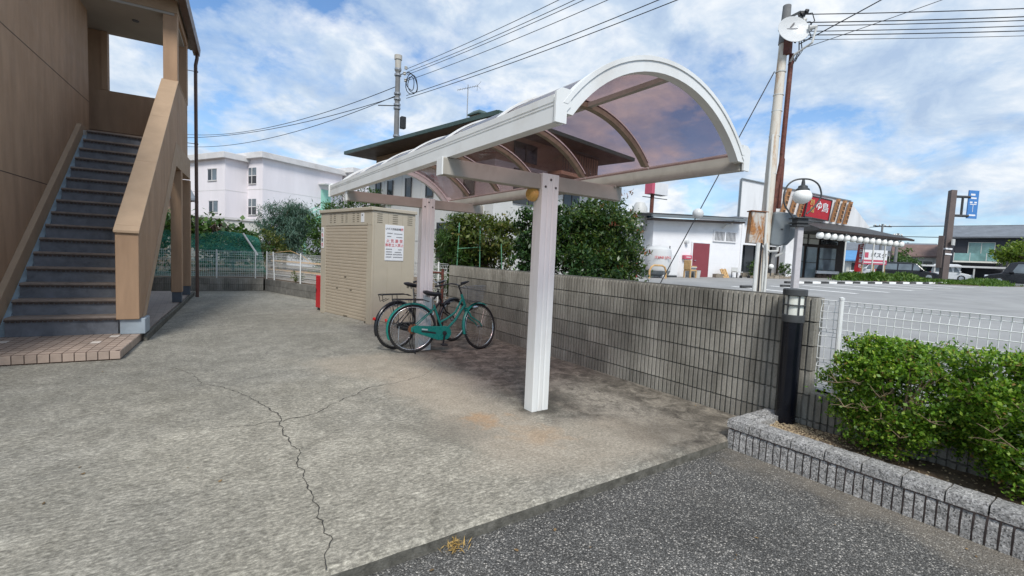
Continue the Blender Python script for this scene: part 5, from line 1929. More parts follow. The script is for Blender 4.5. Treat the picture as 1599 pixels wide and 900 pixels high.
def wood_chair(label, x, y, rz):
    T = rs_thing('wooden_chair', label, 'chair', x, y)
    T.rotation_euler = (0, 0, rz)
    MB().box(-0.25, 0.25, -0.25, 0.25, 0.38, 0.46).build('seat', 'timber_pale', T, bevel=0.02)
    for a in (-0.22, 0.22):
        for b in (-0.22, 0.22):
            MB().box(a - 0.03, a + 0.03, b - 0.03, b + 0.03, -0.03, 0.38).build('leg', 'timber_pale', T)
    MB().box(-0.27, -0.20, -0.25, 0.25, 0.46, 0.98).build('backrest', 'timber_pale', T, bevel=0.02)
    for b in (-0.24, 0.24):
        MB().box(-0.2, 0.2, b - 0.03, b + 0.03, 0.62, 0.67).build('armrest', 'timber_pale', T)


wood_chair('pale wooden armchair left of the red door', 2.0, -0.9, R(-8))
T = rs_thing('bucket', 'pale grey bucket between the wooden armchair and the red door', 'bucket', 2.6, -0.8)
MB().lathe([(0.16, 0), (0.20, 0.42), (0.21, 0.42), (0.20, 0.40), (0.0, 0.39)], (0, 0, 0), 14).build('pail', 'fan_grey', T, smooth='angle')
T = rs_thing('grey_bin', 'dark grey bin standing beside the red door', 'bin', 2.62, -0.35)
MB().box(-0.2, 0.2, -0.15, 0.15, 0, 0.55).build('case', 'box_grey', T, bevel=0.03)
MB().box(-0.22, 0.22, -0.17, 0.17, 0.55, 0.60).build('lid', 'fan_grey', T)
T = rs_thing('board_stack', 'orange wooden boards leaning on the wall right of the red door', 'boards', 5.0, -0.4)
for k in range(4):
    MB().hexa([(-0.22 + k * 0.12, -0.25, 0), (-0.13 + k * 0.12, -0.25, 0), (-0.13 + k * 0.12, -0.18, 0), (-0.22 + k * 0.12, -0.18, 0), (-0.22 + k * 0.12, 0.05, 0.5 + 0.05 * k % 0.1), (-0.13 + k * 0.12, 0.05, 0.5), (-0.13 + k * 0.12, 0.12, 0.5), (-0.22 + k * 0.12, 0.12, 0.5)]).build('board', 'timber_pale', T)
T = rs_thing('stone_block', 'low grey stone block by the wall right of the red door', 'block', 4.55, -0.45)
rough_block(-0.3, 0.3, -0.15, 0.15, 0, 0.22, 5, 0.02).build('stone', 'stone', T)
T = rs_thing('metal_chair', 'small grey metal chair near the corner of the white wall', 'chair', 5.85, -0.6)
MB().box(-0.25, 0.25, -0.2, 0.2, 0.33, 0.38).build('seat', 'fan_grey', T)
MB().box(-0.25, 0.25, 0.18, 0.22, 0.38, 0.62).build('backrest', 'fan_grey', T, bevel=0.02)
for a in (-0.22, 0.22):
    for b in (-0.18, 0.18):
        MB().tube([(a, b, -0.03), (a, b, 0.33)], 0.025, 6).build('leg', 'iron_dark', T)
T = rs_thing('handcart', 'low dark folded handcart lying at the wall corner', 'cart', 6.35, -0.7)
MB().tube([(-0.3, 0, 0.1), (-0.3, 0, 0.32), (0.3, 0, 0.32), (0.35, 0, 0.1)], 0.025, 6).build('frame', 'iron_dark', T)
for s in (-0.3, 0.35):
    MB().lathe([(0, -0.03), (0.09, -0.03), (0.09, 0.03), (0, 0.03)], (s, 0, 0.07), 12, 'y').build('wheel', 'rubber', T)
# roof-top sign box on a red mast, blue cowl
T = thing('mast_sign', 'small white and red box sign on a red mast behind the white roof', 'sign', at_rs(3.7, 5.0, 3.3))
MB().tube([(0, 0, 0), (0, 0, 2.3)], 0.13, 8).build('mast', 'rust_pipe', T)
MB().box(-0.15, 1.25, -0.3, 0.3, 2.15, 2.95).build('box', 'panel_white', T)
MB().box(-0.45, -0.15, -0.3, 0.3, 2.15, 2.95).build('side', 'mail_red', T)
MB().tube([(-1.0, 0, 1.9), (1.6, 0, 1.95)], 0.03, 5).build('bracket', 'iron_dark', T)
T = thing('roof_cowl', 'rounded white vent cowl with blue fan at the left roof end', 'vent', at_rs(-0.25, 1.0, 2.6))
MB().lathe([(0.4, 0), (0.45, 0.8), (0.42, 1.3), (0.25, 1.6), (0, 1.65)], (0, 0, 0), 14).build('cowl', 'fan_grey', T, smooth='angle')
MB().lathe([(0.0, -0.12), (0.17, -0.1), (0.2, 0.08), (0.06, 0.18)], (0.5, -0.35, 0.75), 12, 'x').build('fan', 'roof_blue', T)
T = thing('service_pipes', 'cluster of grey vent pipes at the left corner of the white building', 'pipes', at_rs(-0.6, 0.8, -0.1))
for k, (x, z) in enumerate(((-0.5, 3.0), (-0.2, 3.3), (-0.8, 2.4))):
    MB().tube([(x, 0, 0), (x, 0, z)], 0.11, 8).build('pipe', 'fan_grey', T)
MB().box(-0.9, 0.0, -0.2, 0.2, 1.6, 2.4).build('fan_unit', 'box_grey', T)
T = thing('lot_pole', 'thin pale pole with dark clamp beside the photinia tree', 'pole', (16.6, 14.0, lot_z(16.6)))
MB().tube([(0, 0, -0.2), (0.02, 0, 2.6)], 0.06, 8).build('pole', 'white_pipe', T)
MB().tube([(0.018, 0, 2.15), (0.02, 0, 2.5)], 0.10, 8).build('clamp', 'iron_dark', T)
T = thing('red_post', 'short red post behind the gas tank', 'post', at_rs(-1.35, -0.6, 0.0))
MB().tube([(0, 0, -0.1), (0, 0, 0.75)], 0.11, 8).build('post', 'print_red', T)
# planting by the dining room window
for k, (x, lb) in enumerate(((7.6, 'small round shrub below the dining window next to the white wall'), (10.15, 'small round shrub below the dining window behind the rusty pole'))):
    T = rs_thing('small_shrub', lb, 'shrub', x, -0.35)
    pts, out, cc = clumps((0, 0, 0.55), (0.42, 0.35, 0.5), 40, 26, 0.06, 60 + k)
    leaves_mesh('foliage', pts, out * .5, 0.10, 'leaf_mid', T, 60 + k, 0.5)
    MB().tube([(0, 0, -0.1), (0, 0, 0.5)], 0.03, 6).build('stem', 'bark', T)
T = rs_thing('garden_lamp', 'small white ball garden lamp below the dining window', 'lamp', 8.75, -0.5)
MB().tube([(0, 0, -0.1), (0, 0, 0.6)], 0.04, 6).build('stem', 'iron_dark', T)
MB().sphere((0, 0, 0.72), 0.16).build('ball', 'globe_white', T, smooth=True)
for k in range(9):
    T = rs_thing('edging_stone', 'rough stone edging the planting bed, %s from the left' % lab[k], 'stone', 6.9 + k * 0.42, -0.95, 0, 'stones edging the planting bed')
    rough_block(-0.2, 0.19, -0.14, 0.14, -0.08, 0.16 + 0.05 * math.sin(k * 1.7), 700 + k, 0.03).build('stone', 'stone', T)
# banner by the entrance
T = rs_thing('banner', 'tall red cloth banner with white writing at the end of the entrance', 'banner', 17.35, -0.6)
MB().tube([(0, 0, -0.1), (0.05, 0, 2.55)], 0.025, 6).build('pole', 'white_pipe', T)
mb = MB()
for k in range(9):
    for j in range(5):
        u_, v_ = j / 4, k / 8
        mb.v.append((-0.05 - 0.68 * u_ - 0.06 * v_, 0.05 * math.sin(5 * u_ + 3 * v_), 2.45 - 1.9 * v_ - 0.1 * u_))
for k in range(8):
    for j in range(4):
        a = k * 5 + j
        mb.f.append((a, a + 5, a + 6, a + 1))
bn = mb.build('cloth', 'sign_red', T, smooth=True)
mb = MB()
rg = random.Random(8)
for k in range(5):
    cz = 2.2 - k * 0.34
    for s in range(3):
        mb.bar((-0.55, -0.06, cz + s * 0.08), (-0.25, -0.06, cz + s * 0.08 + rg.uniform(-.05, .05)), 0.008, 0.04)
mb.build('writing', 'sign_white', bn)

# ---------------------------------------------------------------- verge, road, signs and cars beyond
structure('verge', MB().poly([(x, y, lot_z(x) + 0.012) for x, y in ((33.4, 12.6), (38.0, 11.6), (40.5, 11.1), (44.5, 9.0), (46, 5.2), (38.0, 6.3), (36.6, 6.9), (35.6, 9.2))]), 'soil')


def grass_mass(name, label, rows, seed, n, h, mat='grass'):
    rg_ = np.random.default_rng(seed)
    pts = []
    for (x, y, rx, ry, hh) in rows:
        m_ = n // len(rows)
        a = rg_.normal(size=(m_, 2)) * 0.5
        px_, py_ = x + a[:, 0] * rx, y + a[:, 1] * ry
        zz = np.array([lot_z(q) for q in px_]) + rg_.uniform(0, 1, m_) * hh * np.exp(-(a[:, 0] ** 2 + a[:, 1] ** 2) * 0.6)
        pts.append(np.stack([px_, py_, zz], 1))
    pts = np.concatenate(pts)
    o = leaves_mesh(name, pts, np.array([0, 0, 1.1]), h, mat, None, seed, 0.22)
    return tag(o, label, 'grass', kind='stuff')


grass_mass('verge_grass', 'long green grass mound on the verge behind the bay lines', [(36.8, 11.4, 1.9, 0.8, 0.55), (39.2, 10.7, 1.9, 0.8, 0.55), (41.2, 10.0, 1.4, 0.6, 0.20), (43.0, 9.2, 1.6, 0.7, 0.10), (34.8, 12.1, 1.6, 0.7, 0.5)], 71, 9000, 0.34)
grass_mass('verge_ground_cover', 'low clipped green ground cover around the foot of the road sign', [(40.0, 7.6, 2.0, 0.9, 0.22), (42.5, 7.2, 2.2, 0.9, 0.40), (44.4, 8.2, 1.6, 0.7, 0.35), (38.4, 8.6, 1.6, 0.8, 0.2), (39.6, 6.6, 1.8, 0.5, 0.25)], 72, 9000, 0.26)
structure('road', MB().poly([(47.5, -40, 0.977), (57, -40, 0.977), (57, 60, 0.977), (47.5, 60, 0.977)]), 'road_grey')

# blue road sign on a brown post
T = thing('road_sign', 'tall brown post carrying a blue road direction sign edge-on', 'sign', (41.1, 9.15, lot_z(41.1)))
mb = MB().tube([(0, 0, -0.2), (0.25, 0.05, 3.0), (0.58, 0.11, 6.15)], [0.25, 0.24, 0.23], 4)
mb.build('post', 'sign_brown', T)
MB().box(-0.42, -0.18, 0.1, 0.35, 1.0, 3.1).build('back_panel', 'sign_brown', T)
for z in (0.0, 0.35):
    MB().tube([(0.16, 0, 1.85 + z), (0.17, 0, 1.95 + z)], 0.27, 4).build('reflective_band', 'sign_white', T)
MB().box(-0.1, 0.4, -0.32, -0.24, 2.5, 2.9).build('meter', 'fan_grey', T)
u_ = Vector((0.80, -0.60, 0))
for z in (5.75, 4.5):
    MB().tube([(0.5, 0.1, z), Vector((0.5, 0.1, z)) + u_ * 1.15], 0.09, 6).build('arm', 'iron_dark', T)
MB().tube([Vector((0.5, 0.1, 4.5)) + u_ * 0.7, Vector((0.5, 0.1, 5.75)) + u_ * 0.7], 0.07, 6).build('arm_brace', 'iron_dark', T)
a = Vector((0.5, 0.1, 0)) + u_ * 1.2
d = Vector((0.80, -0.60, 0)) * 0.75 + Vector((0.62, 0.5, 0))
d = Vector((0.55, -0.28, 0)).normalized()
mb = MB()
nn = Vector((-d.y, d.x, 0)) * 0.06
p0, p1 = a - d * 0.15, a + d * 0.62
q = [p0, p1, p1 + nn, p0 + nn]
mb.hexa([Vector((p.x, p.y, 4.35)) for p in q] + [Vector((p.x, p.y, 6.2)) for p in q])
sp_ = mb.build('sign_panel', 'sign_blue', T)
mb = MB()
for f, z0_, z1_, w_ in ((0.5, 4.78, 5.30, 0.03), (0.28, 5.36, 5.46, 0.2), (0.72, 5.36, 5.46, 0.2), (0.5, 5.26, 5.31, 0.5), (0.4, 5.86, 5.98, 0.34), (0.5, 5.64, 5.74, 0.42), (0.5, 4.52, 4.62, 0.5)):
    c_ = p0.lerp(p1, f)
    e = d * w_ * 0.5
    o_ = -nn * 0.15
    mb.hexa([Vector(((c_ + s * e + o2).x, (c_ + s * e + o2).y, z)) for z in (z0_, z1_) for s, o2 in ((-1, o_), (1, o_), (1, nn * 0), (-1, nn * 0))])
mb.build('sign_marks', 'sign_white', sp_)

# red and white roadside board
T = thing('roadside_board', 'white and red roadside board on timber legs behind the verge', 'sign', (43.6, 13.8, lot_z(43.6)))
e = Vector((0.825, -0.565, 0))
nrm = Vector((-0.565, -0.825, 0))


def board(x0, x1, z0, z1, off, name, mat, parent):
    m_ = MB()
    p = [e * x0 + nrm * off, e * x1 + nrm * off, e * x1 + nrm * (off - 0.05), e * x0 + nrm * (off - 0.05)]
    m_.hexa([Vector((q.x, q.y, z0)) for q in p] + [Vector((q.x, q.y, z1)) for q in p])
    return m_.build(name, mat, parent)


b0 = board(-0.95, 0.95, 1.10, 2.22, 0.0, 'panel', 'sign_white', T)
board(-0.95, 0.95, 1.10, 1.46, 0.012, 'red_band', 'mail_red', b0)
board(-0.80, -0.52, 1.62, 2.02, 0.012, 'red_emblem', 'mail_red', b0)
text('ポスタ', 'lettering', 'print_black', b0, nrm * 0.02 + e * 0.28 + Vector((0, 0, 1.80)), e, (0.12 * e.x, 0.12 * e.y, 1), 0.42, depth=0.01)
board(-0.85, 0.85, 1.22, 1.30, 0.02, 'white_line', 'sign_white', b0)
for x in (-0.86, 0.0, 0.86):
    m_ = MB().box(-0.05, 0.05, -0.05, 0.05, -0.1, 1.2)
    m_.xf(Matrix.Translation(e * x - nrm * 0.08))
    m_.build('leg', 'timber_pale', T)


# ---------------------------------------------------------------- cars
def car(label, loc, rz, paint, L, W, H, van=False):
    T = thing('parked_car' if not van else 'minivan', label, 'car', loc, rz, 'cars beyond the lot')
    g = 0.18
    hb = H * (0.52 if not van else 0.50)
    if van:
        low = [(-L / 2, g + .15), (-L / 2 + .05, hb), (L / 2 - 1.0, hb + .02), (L / 2 - .35, hb - .12), (L / 2 - .05, hb - .30), (L / 2, g + .15), (L / 2 - .1, g), (-L / 2 + .1, g)]
        cab = [(-L / 2 + .04, hb), (-L / 2 + .22, H - .05), (-L / 2 + .5, H), (L * .12, H), (L * .22, H - .10), (L / 2 - 1.0, hb + .02)]
    else:
        low = [(-L / 2, g + .2), (-L / 2 + .04, hb), (L / 2 - 1.15, hb + .02), (L / 2 - .45, hb - .10), (L / 2 - .06, hb - .28), (L / 2, g + .2), (L / 2 - .1, g), (-L / 2 + .1, g)]
        cab = [(-L / 2 + .05, hb), (-L / 2 + .3, H - .12), (-L / 2 + .7, H - .02), (-L * .05, H), (L * .12, H - .10), (L / 2 - 1.15, hb + .02)]
    m = MB().prism([(x, -W / 2, z) for x, z in low], (0, W, 0))
    b = m.build('body', paint, T, bevel=0.07)
    m = MB()
    n = len(cab)
    for s in (-1, 1):
        for x, z in cab:
            f = (z - hb) / (H - hb)
            m.v.append((x, s * (W / 2 - 0.03 - 0.13 * f), z))
    m.f = [tuple(range(n)), tuple(range(2 * n - 1, n - 1, -1))] + [(k, k + n, (k + 1) % n + n, (k + 1) % n) for k in range(n)]
    cb = m.build('cabin', paint, T, bevel=0.05)
    # side glass, split by pillars
    xs_ = [(-L / 2 + .36, -L * .20), (-L * .18, L * .03), (L * .05, L * .20)] if van else [(-L / 2 + .55, -L * .17), (-L * .15, L * .05), (L * .07, L * .19)]
    for s in (-1, 1):
        for a, b2 in xs_:
            zt = H - .17
            zb = hb + .05

            def yy(z):
                return s * (W / 2 - 0.03 - 0.13 * (z - hb) / (H - hb) + 0.004)
            x3 = min(b2, L / 2 - 1.15 - (zt - hb) * 0.9)
            m = MB().prism([(a, yy(zb), zb), (b2, yy(zb), zb), (max(a + 0.05, x3), yy(zt), zt), (a + .03, yy(zt), zt)], (0, -s * 0.004, 0))
            m.build('side_window', 'glass_mid', cb)
    m = MB()
    x0, z0, x1, z1 = cab[-1][0] - 0.06, cab[-1][1] + 0.05, cab[-2][0] + .04, cab[-2][1] - 0.02
    m.poly([(x0 + .03, -W / 2 + .1, z0), (x0 + .03, W / 2 - .1, z0), (x1 + .03, W / 2 - .2, z1), (x1 + .03, -W / 2 + .2, z1)])
    m.build('windscreen', 'glass_mid', cb)
    for x in (-L / 2 + .82, L / 2 - .88):
        for s in (-1, 1):
            m = MB().lathe([(0.0, -0.1), (0.30, -0.1), (0.32, -0.06), (0.32, 0.06), (0.30, 0.1), (0.0, 0.1)], (x, s * (W / 2 - .08), 0.32), 20, 'y')
            w = m.build('wheel', 'rubber', T, smooth='angle')
            MB().lathe([(0.0, -0.115), (0.2, -0.11), (0.21, 0.11), (0.0, 0.115)], (x, s * (W / 2 - .08), 0.32), 16, 'y').build('rim', 'chrome', w)
    for s in (-1, 1):
        MB().box(L / 2 - .42, L / 2 - .04, s * (W / 2 - .25) - .2, s * (W / 2 - .25) + .2, hb - .32, hb - .16).build('headlight', 'headlight', T, bevel=0.05)
        MB().box(-L / 2 - .01, -L / 2 + .08, s * (W / 2 - .18) - .12, s * (W / 2 - .18) + .12, hb - .25, hb + .05).build('tail_light', 'reflector_red', T)
        MB().box(L * .17, L * .22, s * (W / 2 + .1) - .08, s * (W / 2 + .1) + .08, hb + .05, hb + .17).build('mirror', paint, T, bevel=0.03)
    return T


car('black hatchback passing behind the grass verge in front of houses', (53.3, 14.3, 0.93), R(-75), 'car_black', 4.6, 1.8, 1.56)
car('black minivan at the right edge behind the low ground cover', (53.4, 6.85, 0.90), R(97), 'car_black', 5.0, 1.85, 1.85, True)
car('silver car behind the legs of the roadside board', (55.75, 17.4, 0.97), R(106), 'car_silver', 4.4, 1.75, 1.45)
car('white van in the carport of the charcoal house', (65.5, 14.0, 0.9), R(-76), 'car_silver', 3.3, 1.48, 1.75, True)


# ---------------------------------------------------------------- houses far right
def simple_windows(T, rects, y, glassm, framem='house_cream'):
    for x0, x1, z0, z1 in rects:
        w = MB().box(x0, x1, y - 0.05, y + 0.02, z0, z1).build('window', glassm, T)
        m_ = MB()
        m_.box(x0 - .06, x1 + .06, y - .08, y - .03, z0 - .06, z0)
        m_.box(x0 - .06, x1 + .06, y - .08, y - .03, z1, z1 + .06)
        m_.box(x0 - .06, x0, y - .08, y - .03, z0, z1)
        m_.box(x1, x1 + .06, y - .08, y - .03, z0, z1)
        m_.box((x0 + x1) / 2 - .03, (x0 + x1) / 2 + .03, y - .08, y - .03, z0, z1)
        m_.build('frame', framem, w)


DH = thing('charcoal_house', 'two-storey charcoal house with slate roof and glass balcony at far right', 'house', (67.3, 14.3, 1.0), R(-75))
DH.scale = (0.87, 0.87, 0.87)
MB().box(0.0, 5.6, 0, 7, -0.3, 5.3).build('wall', 'house_char', DH)
MB().box(5.6, 10.5, 0.4, 7, -0.3, 5.2).build('wall', 'house_cream', DH)
mb = MB()
mb.v = [(-0.8, -0.7, 5.3), (11.2, -0.7, 5.45), (11.2, 8, 5.45), (-0.8, 8, 5.3), (-0.8, 3.6, 6.9), (11.2, 3.6, 6.95), (-0.8, -0.7, 5.1), (11.2, -0.7, 5.2), (11.2, 8, 5.2), (-0.8, 8, 5.1)]
mb.f = [(0, 1, 5, 4), (2, 3, 4, 5), (0, 4, 3), (1, 2, 5), (6, 9, 8, 7), (0, 6, 7, 1), (1, 7, 8, 2), (2, 8, 9, 3), (3, 9, 6, 0)]
mb.build('roof', 'roof_slate', DH)
simple_windows(DH, [(1.2, 3.4, 3.1, 4.6)], -0.0, 'glass_green')
simple_windows(DH, [(6.2, 8.4, 2.4, 4.4), (6.2, 9.0, 0.4, 1.5)], 0.38, 'glass_green')
bal = MB().box(-0.1, 4.2, -1.0, 0, 2.2, 2.38).build('balcony', 'house_cream', DH)
MB().box(-0.1, 4.2, -1.0, -0.95, 2.4, 3.3).build('balcony_glass', 'glass_green', bal)
for x in (-0.1, 1.3, 2.7, 4.12):
    MB().box(x, x + .06, -1.02, -0.93, 2.38, 3.35).build('baluster', 'fan_grey', bal)
MB().box(-5.5, 4.4, -3.2, -0.2, 1.55, 1.75).build('carport_roof', 'panel_white', DH)
for x in (-5.3, -1.8, 1.6, 4.0):
    MB().box(x, x + .14, -3.1, -2.95, -0.3, 1.56).build('carport_post', 'fan_grey', DH)
MB().box(5.0, 11, -2.2, -2.0, -0.4, 0.9).build('yard_wall', 'house_cream', DH)
MB().box(-0.9, -0.1, -0.4, 0.5, -0.2, 4.2).build('side_block', 'house_char', DH)


def gable_house(name, label, loc, rz, w, d, h, rise, wall_m, roof_m, rects=()):
    T = thing(name, label, 'house', loc, rz)
    MB().box(0, w, 0, d, -0.5, h).build('wall', wall_m, T)
    mb = MB()
    o = 0.5
    mb.v = [(-o, -o, h), (w + o, -o, h), (w + o, d + o, h), (-o, d + o, h), (-o, d / 2, h + rise), (w + o, d / 2, h + rise), (-o, -o, h - .15), (w + o, -o, h - .15), (w + o, d + o, h - .15), (-o, d + o, h - .15)]
    mb.f = [(0, 1, 5, 4), (2, 3, 4, 5), (0, 4, 3), (1, 2, 5), (6, 9, 8, 7), (0, 6, 7, 1), (1, 7, 8, 2), (2, 8, 9, 3), (3, 9, 6, 0)]
    mb.build('roof', roof_m, T)
    simple_windows(T, rects, 0.0, 'glass_dark')
    return T


gable_house('far_house', 'white gabled house with brown roof behind the black hatchback', (69.9, 19.9, 1.0), R(-72), 9, 7, 2.6, 1.5, 'house_cream', 'roof_brown', [(1.5, 3.2, 0.8, 2.0), (5, 6.5, 0.8, 2.0)])
gable_house('far_house', 'low house with bright blue roof behind the canopy posts', (58.0, 20.8, 1.0), R(-68), 1.7, 6, 1.7, 1.1, 'house_cream', 'roof_blue', [(0.4, 1.2, 0.6, 1.4)])
gable_house('far_house', 'grey two-storey house behind the blue-roofed house', (79.0, 30.6, 1.0), R(-68), 12, 8, 3.6, 1.3, 'house_grey', 'roof_slate', [(1.5, 3.2, 1.6, 2.8), (6, 8, 1.6, 2.8)])
gable_house('far_house', 'distant brown-roofed house left of the charcoal house', (91.3, 22.1, 1.0), R(-74), 12, 8, 2.9, 1.2, 'house_cream', 'roof_brown', [(2, 4, 1, 2.2)])
gable_house('far_house', 'distant house hidden behind the trees on the far right', (100, 9.0, 1.0), R(-80), 14, 9, 4.0, 2, 'house_grey', 'roof_slate', [(2, 4, 1, 2.2)])


# ---------------------------------------------------------------- trees
def tree(name, label, loc, trunk_h, crowns, leafm, leaf, seed, trunk_r=0.06, group=None, droop=0.0, aspect=0.5, bark='bark'):
    """crowns: list of (cx, cy, cz, rx, ry, rz, nclump, per, spread)"""
    T = thing(name, label, 'tree', loc, 0, group)
    rg_ = random.Random(seed)
    m = MB()
    m.tube([(0, 0, -0.1), (rg_.uniform(-.05, .05), rg_.uniform(-.05, .05), trunk_h * 0.5), (0, 0, trunk_h)], [trunk_r, trunk_r * 0.85, trunk_r * 0.6], 8)
    P, O = [], []
    for ci, (cx, cy, cz, rx, ry, rz_, nc, per, spd) in enumerate(crowns):
        p, o, cc = clumps((cx, cy, cz), (rx, ry, rz_), nc, per, spd, seed + ci, 0.45, rough=0.36)
        P.append(p)
        O.append(o)
        for q in cc[:: max(1, nc // 16)]:
            s = Vector((0, 0, trunk_h * rg_.uniform(0.45, 1.0)))
            e = Vector(q)
            mid = s.lerp(e, 0.5) + Vector((rg_.uniform(-.1, .1) * rx, rg_.uniform(-.1, .1) * ry, 0.08 * rz_))
            m.tube([s, mid, e], [trunk_r * 0.4, trunk_r * 0.25, trunk_r * 0.1], 5)
    m.build('trunk', bark, T)
    P, O = np.concatenate(P), np.concatenate(O)
    leaves_mesh('crown', P, O * 0.5 + np.array([0, 0, 0.25]), leaf, leafm, T, seed + 50, aspect, droop)
    return T


# tall photinia over the wall with young red shoots
PH = tree('photinia_tree', 'big dense photinia with red young leaves behind the wall right of the post', (7.05, 7.15, 0.45), 1.5,
          [(0.0, 0.0, 1.25, 0.80, 0.80, 1.05, 460, 34, 0.085), (0.45, -0.28, 0.85, 0.45, 0.5, 0.85, 200, 34, 0.08), (-0.40, 0.35, 1.55, 0.55, 0.55, 0.75, 190, 32, 0.08), (0.15, -0.1, 1.90, 0.55, 0.55, 0.42, 140, 30, 0.08)], 'leaf_photinia', 0.085, 81, 0.09, aspect=0.42)
pts, out, cc = clumps((0.15, -0.05, 1.45), (0.95, 0.9, 1.0), 46, 9, 0.05, 90, 0.92)
kp = pts[:, 2] > 0.9
leaves_mesh('red_shoots', pts[kp], out[kp] * 0.7 + np.array([0, 0, 0.7]), 0.085, 'leaf_red', PH, 91, 0.3)
tree('evergreen_shrub', 'dark glossy evergreen left of the near post behind the wall', (5.95, 7.75, 0.42), 1.2,
     [(0, 0, 1.00, 0.42, 0.44, 1.05, 330, 30, 0.07), (0.25, -0.15, 1.65, 0.36, 0.38, 0.52, 120, 28, 0.07)], 'leaf_dark', 0.095, 101, 0.05, aspect=0.42)
tree('persimmon_tree', 'loose olive-green fruit tree behind the bicycles', (6.05, 9.9, 0.42), 1.25,
     [(0.0, 0.0, 1.50, 0.80, 0.75, 0.68, 230, 24, 0.11), (-0.55, 0.35, 1.30, 0.55, 0.5, 0.65, 130, 24, 0.10), (0.1, 0.3, 0.8, 0.6, 0.5, 0.5, 60, 22, 0.1)], 'leaf_olive', 0.105, 111, 0.05, aspect=0.5, droop=0.35)
tree('bamboo_clump', 'fine leaved green clump by the fence behind the rear post', (5.25, 10.1, 0.42), 0.9,
     [(0.0, 0.0, 0.95, 0.45, 0.55, 0.95, 170, 34, 0.09)], 'leaf_mid', 0.13, 121, 0.03, aspect=0.14)
tree('garden_shrub', 'low dark shrub behind the block wall under the photinia', (6.4, 6.7, 0.45), 0.5,
     [(0.0, 0.0, 0.62, 0.6, 0.6, 0.55, 140, 30, 0.08)], 'leaf_dark', 0.08, 131, 0.03)
for k, (x, y, h, dx) in enumerate(((5.62, 9.45, 1.75, -0.05), (5.05, 9.6, 1.80, 0.05), (5.95, 8.95, 1.35, -0.10))):
    T = thing('plant_stake', ('green garden stake in the middle behind the block wall', 'green garden stake beside the rear shelter post', 'green garden stake nearest the dark evergreen')[k], 'stake', (x, y, 0.42), 0, 'green garden stakes')
    MB().tube([(0, 0, -0.1), (dx, 0, h)], 0.012, 6).build('stake', 'bamboo_green', T)
T = thing('tie_bar', 'pale horizontal cane tied between the green stakes', 'cane', (5.05, 9.6, 1.62))
MB().tube([(0.02, 0, 0), (0.56, -0.15, 0.06)], 0.010, 6).build('cane', 'bamboo_green', T)
# garden to the left, beyond the low wall
tree('weeping_conifer', 'blue-green weeping conifer beyond the yard corner left of the shed', (3.55, 23.6, 0.4), 2.4,
     [(0.0, 0.0, 1.75, 1.15, 1.0, 1.25, 260, 70, 0.15), (0.55, 0.2, 2.3, 0.7, 0.7, 0.65, 110, 70, 0.13)], 'leaf_blue', 0.17, 141, 0.09, droop=1.5, aspect=0.14)
tree('garden_tree', 'green bushy garden tree rising just left of the shed', (4.45, 19.7, 0.4), 1.8,
     [(0.0, 0.0, 1.35, 0.85, 0.9, 1.25, 200, 26, 0.13), (0.5, -0.6, 1.0, 0.6, 0.6, 0.8, 80, 26, 0.12)], 'leaf_mid', 0.13, 151, 0.07, aspect=0.4)
tree('garden_tree', 'yellowish narrow shrub in front of the weeping conifer', (2.85, 22.2, 0.4), 1.0,
     [(0.0, 0.0, 1.0, 0.55, 0.6, 0.75, 70, 24, 0.12)], 'leaf_olive', 0.12, 156, 0.04, aspect=0.4)
tree('fig_tree', 'large-leaved open tree behind the downpipe above the green net', (0.9, 25.5, 0.4), 2.1,
     [(0.0, 0.0, 1.40, 1.6, 1.2, 0.65, 90, 14, 0.2), (-1.0, 0.3, 1.75, 1.1, 0.9, 0.75, 60, 14, 0.2), (1.2, -0.6, 1.05, 0.7, 0.7, 0.6, 40, 14, 0.18)], 'leaf_mid', 0.23, 161, 0.07, aspect=0.75)
tree('garden_tree', 'dark shrub mass low behind the back fence', (1.4, 21.5, 0.4), 0.9,
     [(0.0, 0.0, 0.85, 1.3, 0.6, 0.65, 110, 24, 0.13)], 'leaf_dark', 0.13, 166, 0.05)
tree('garden_tree', 'leafy shrub seen between the brown columns and the stair', (-1.0, 20.0, 0.4), 1.2,
     [(0.0, 0.0, 1.3, 1.0, 0.6, 1.1, 120, 24, 0.14)], 'leaf_mid', 0.14, 168, 0.05)
tree('garden_tree', 'shrub tops showing over the shed roof behind the shelter', (6.2, 20.5, 0.4), 3.0,
     [(0.0, 0.0, 3.15, 0.9, 0.8, 0.55, 80, 24, 0.12), (-1.0, 0.6, 2.7, 0.8, 0.8, 0.5, 60, 24, 0.12), (1.3, -0.3, 3.0, 0.7, 0.7, 0.5, 50, 24, 0.12)], 'leaf_mid', 0.15, 171, 0.06, aspect=0.25)
tree('roadside_tree', 'spreading yellow-green tree in front of the charcoal house at far right', (62.6, 7.2, 0.97), 1.9,
     [(0.0, 0.0, 2.9, 1.6, 2.6, 1.5, 170, 30, 0.34), (0.5, -2.2, 3.2, 1.6, 2.2, 1.3, 110, 30, 0.3), (0, 2.3, 2.6, 1.0, 1.0, 0.6, 50, 30, 0.24)], 'leaf_yellowgreen', 0.26, 181, 0.14)
tree('roadside_tree', 'dark rounded tree behind the black hatchback', (63.0, 17.3, 0.97), 1.0,
     [(0.0, 0.0, 1.5, 1.9, 1.4, 1.1, 90, 26, 0.28)], 'leaf_mid', 0.25, 185, 0.1)
tree('roadside_tree', 'dark shrub behind the roadside board', (62.2, 20.3, 0.97), 0.8,
     [(0.0, 0.0, 1.0, 1.7, 1.2, 0.8, 70, 26, 0.25)], 'leaf_dark', 0.25, 187, 0.1)

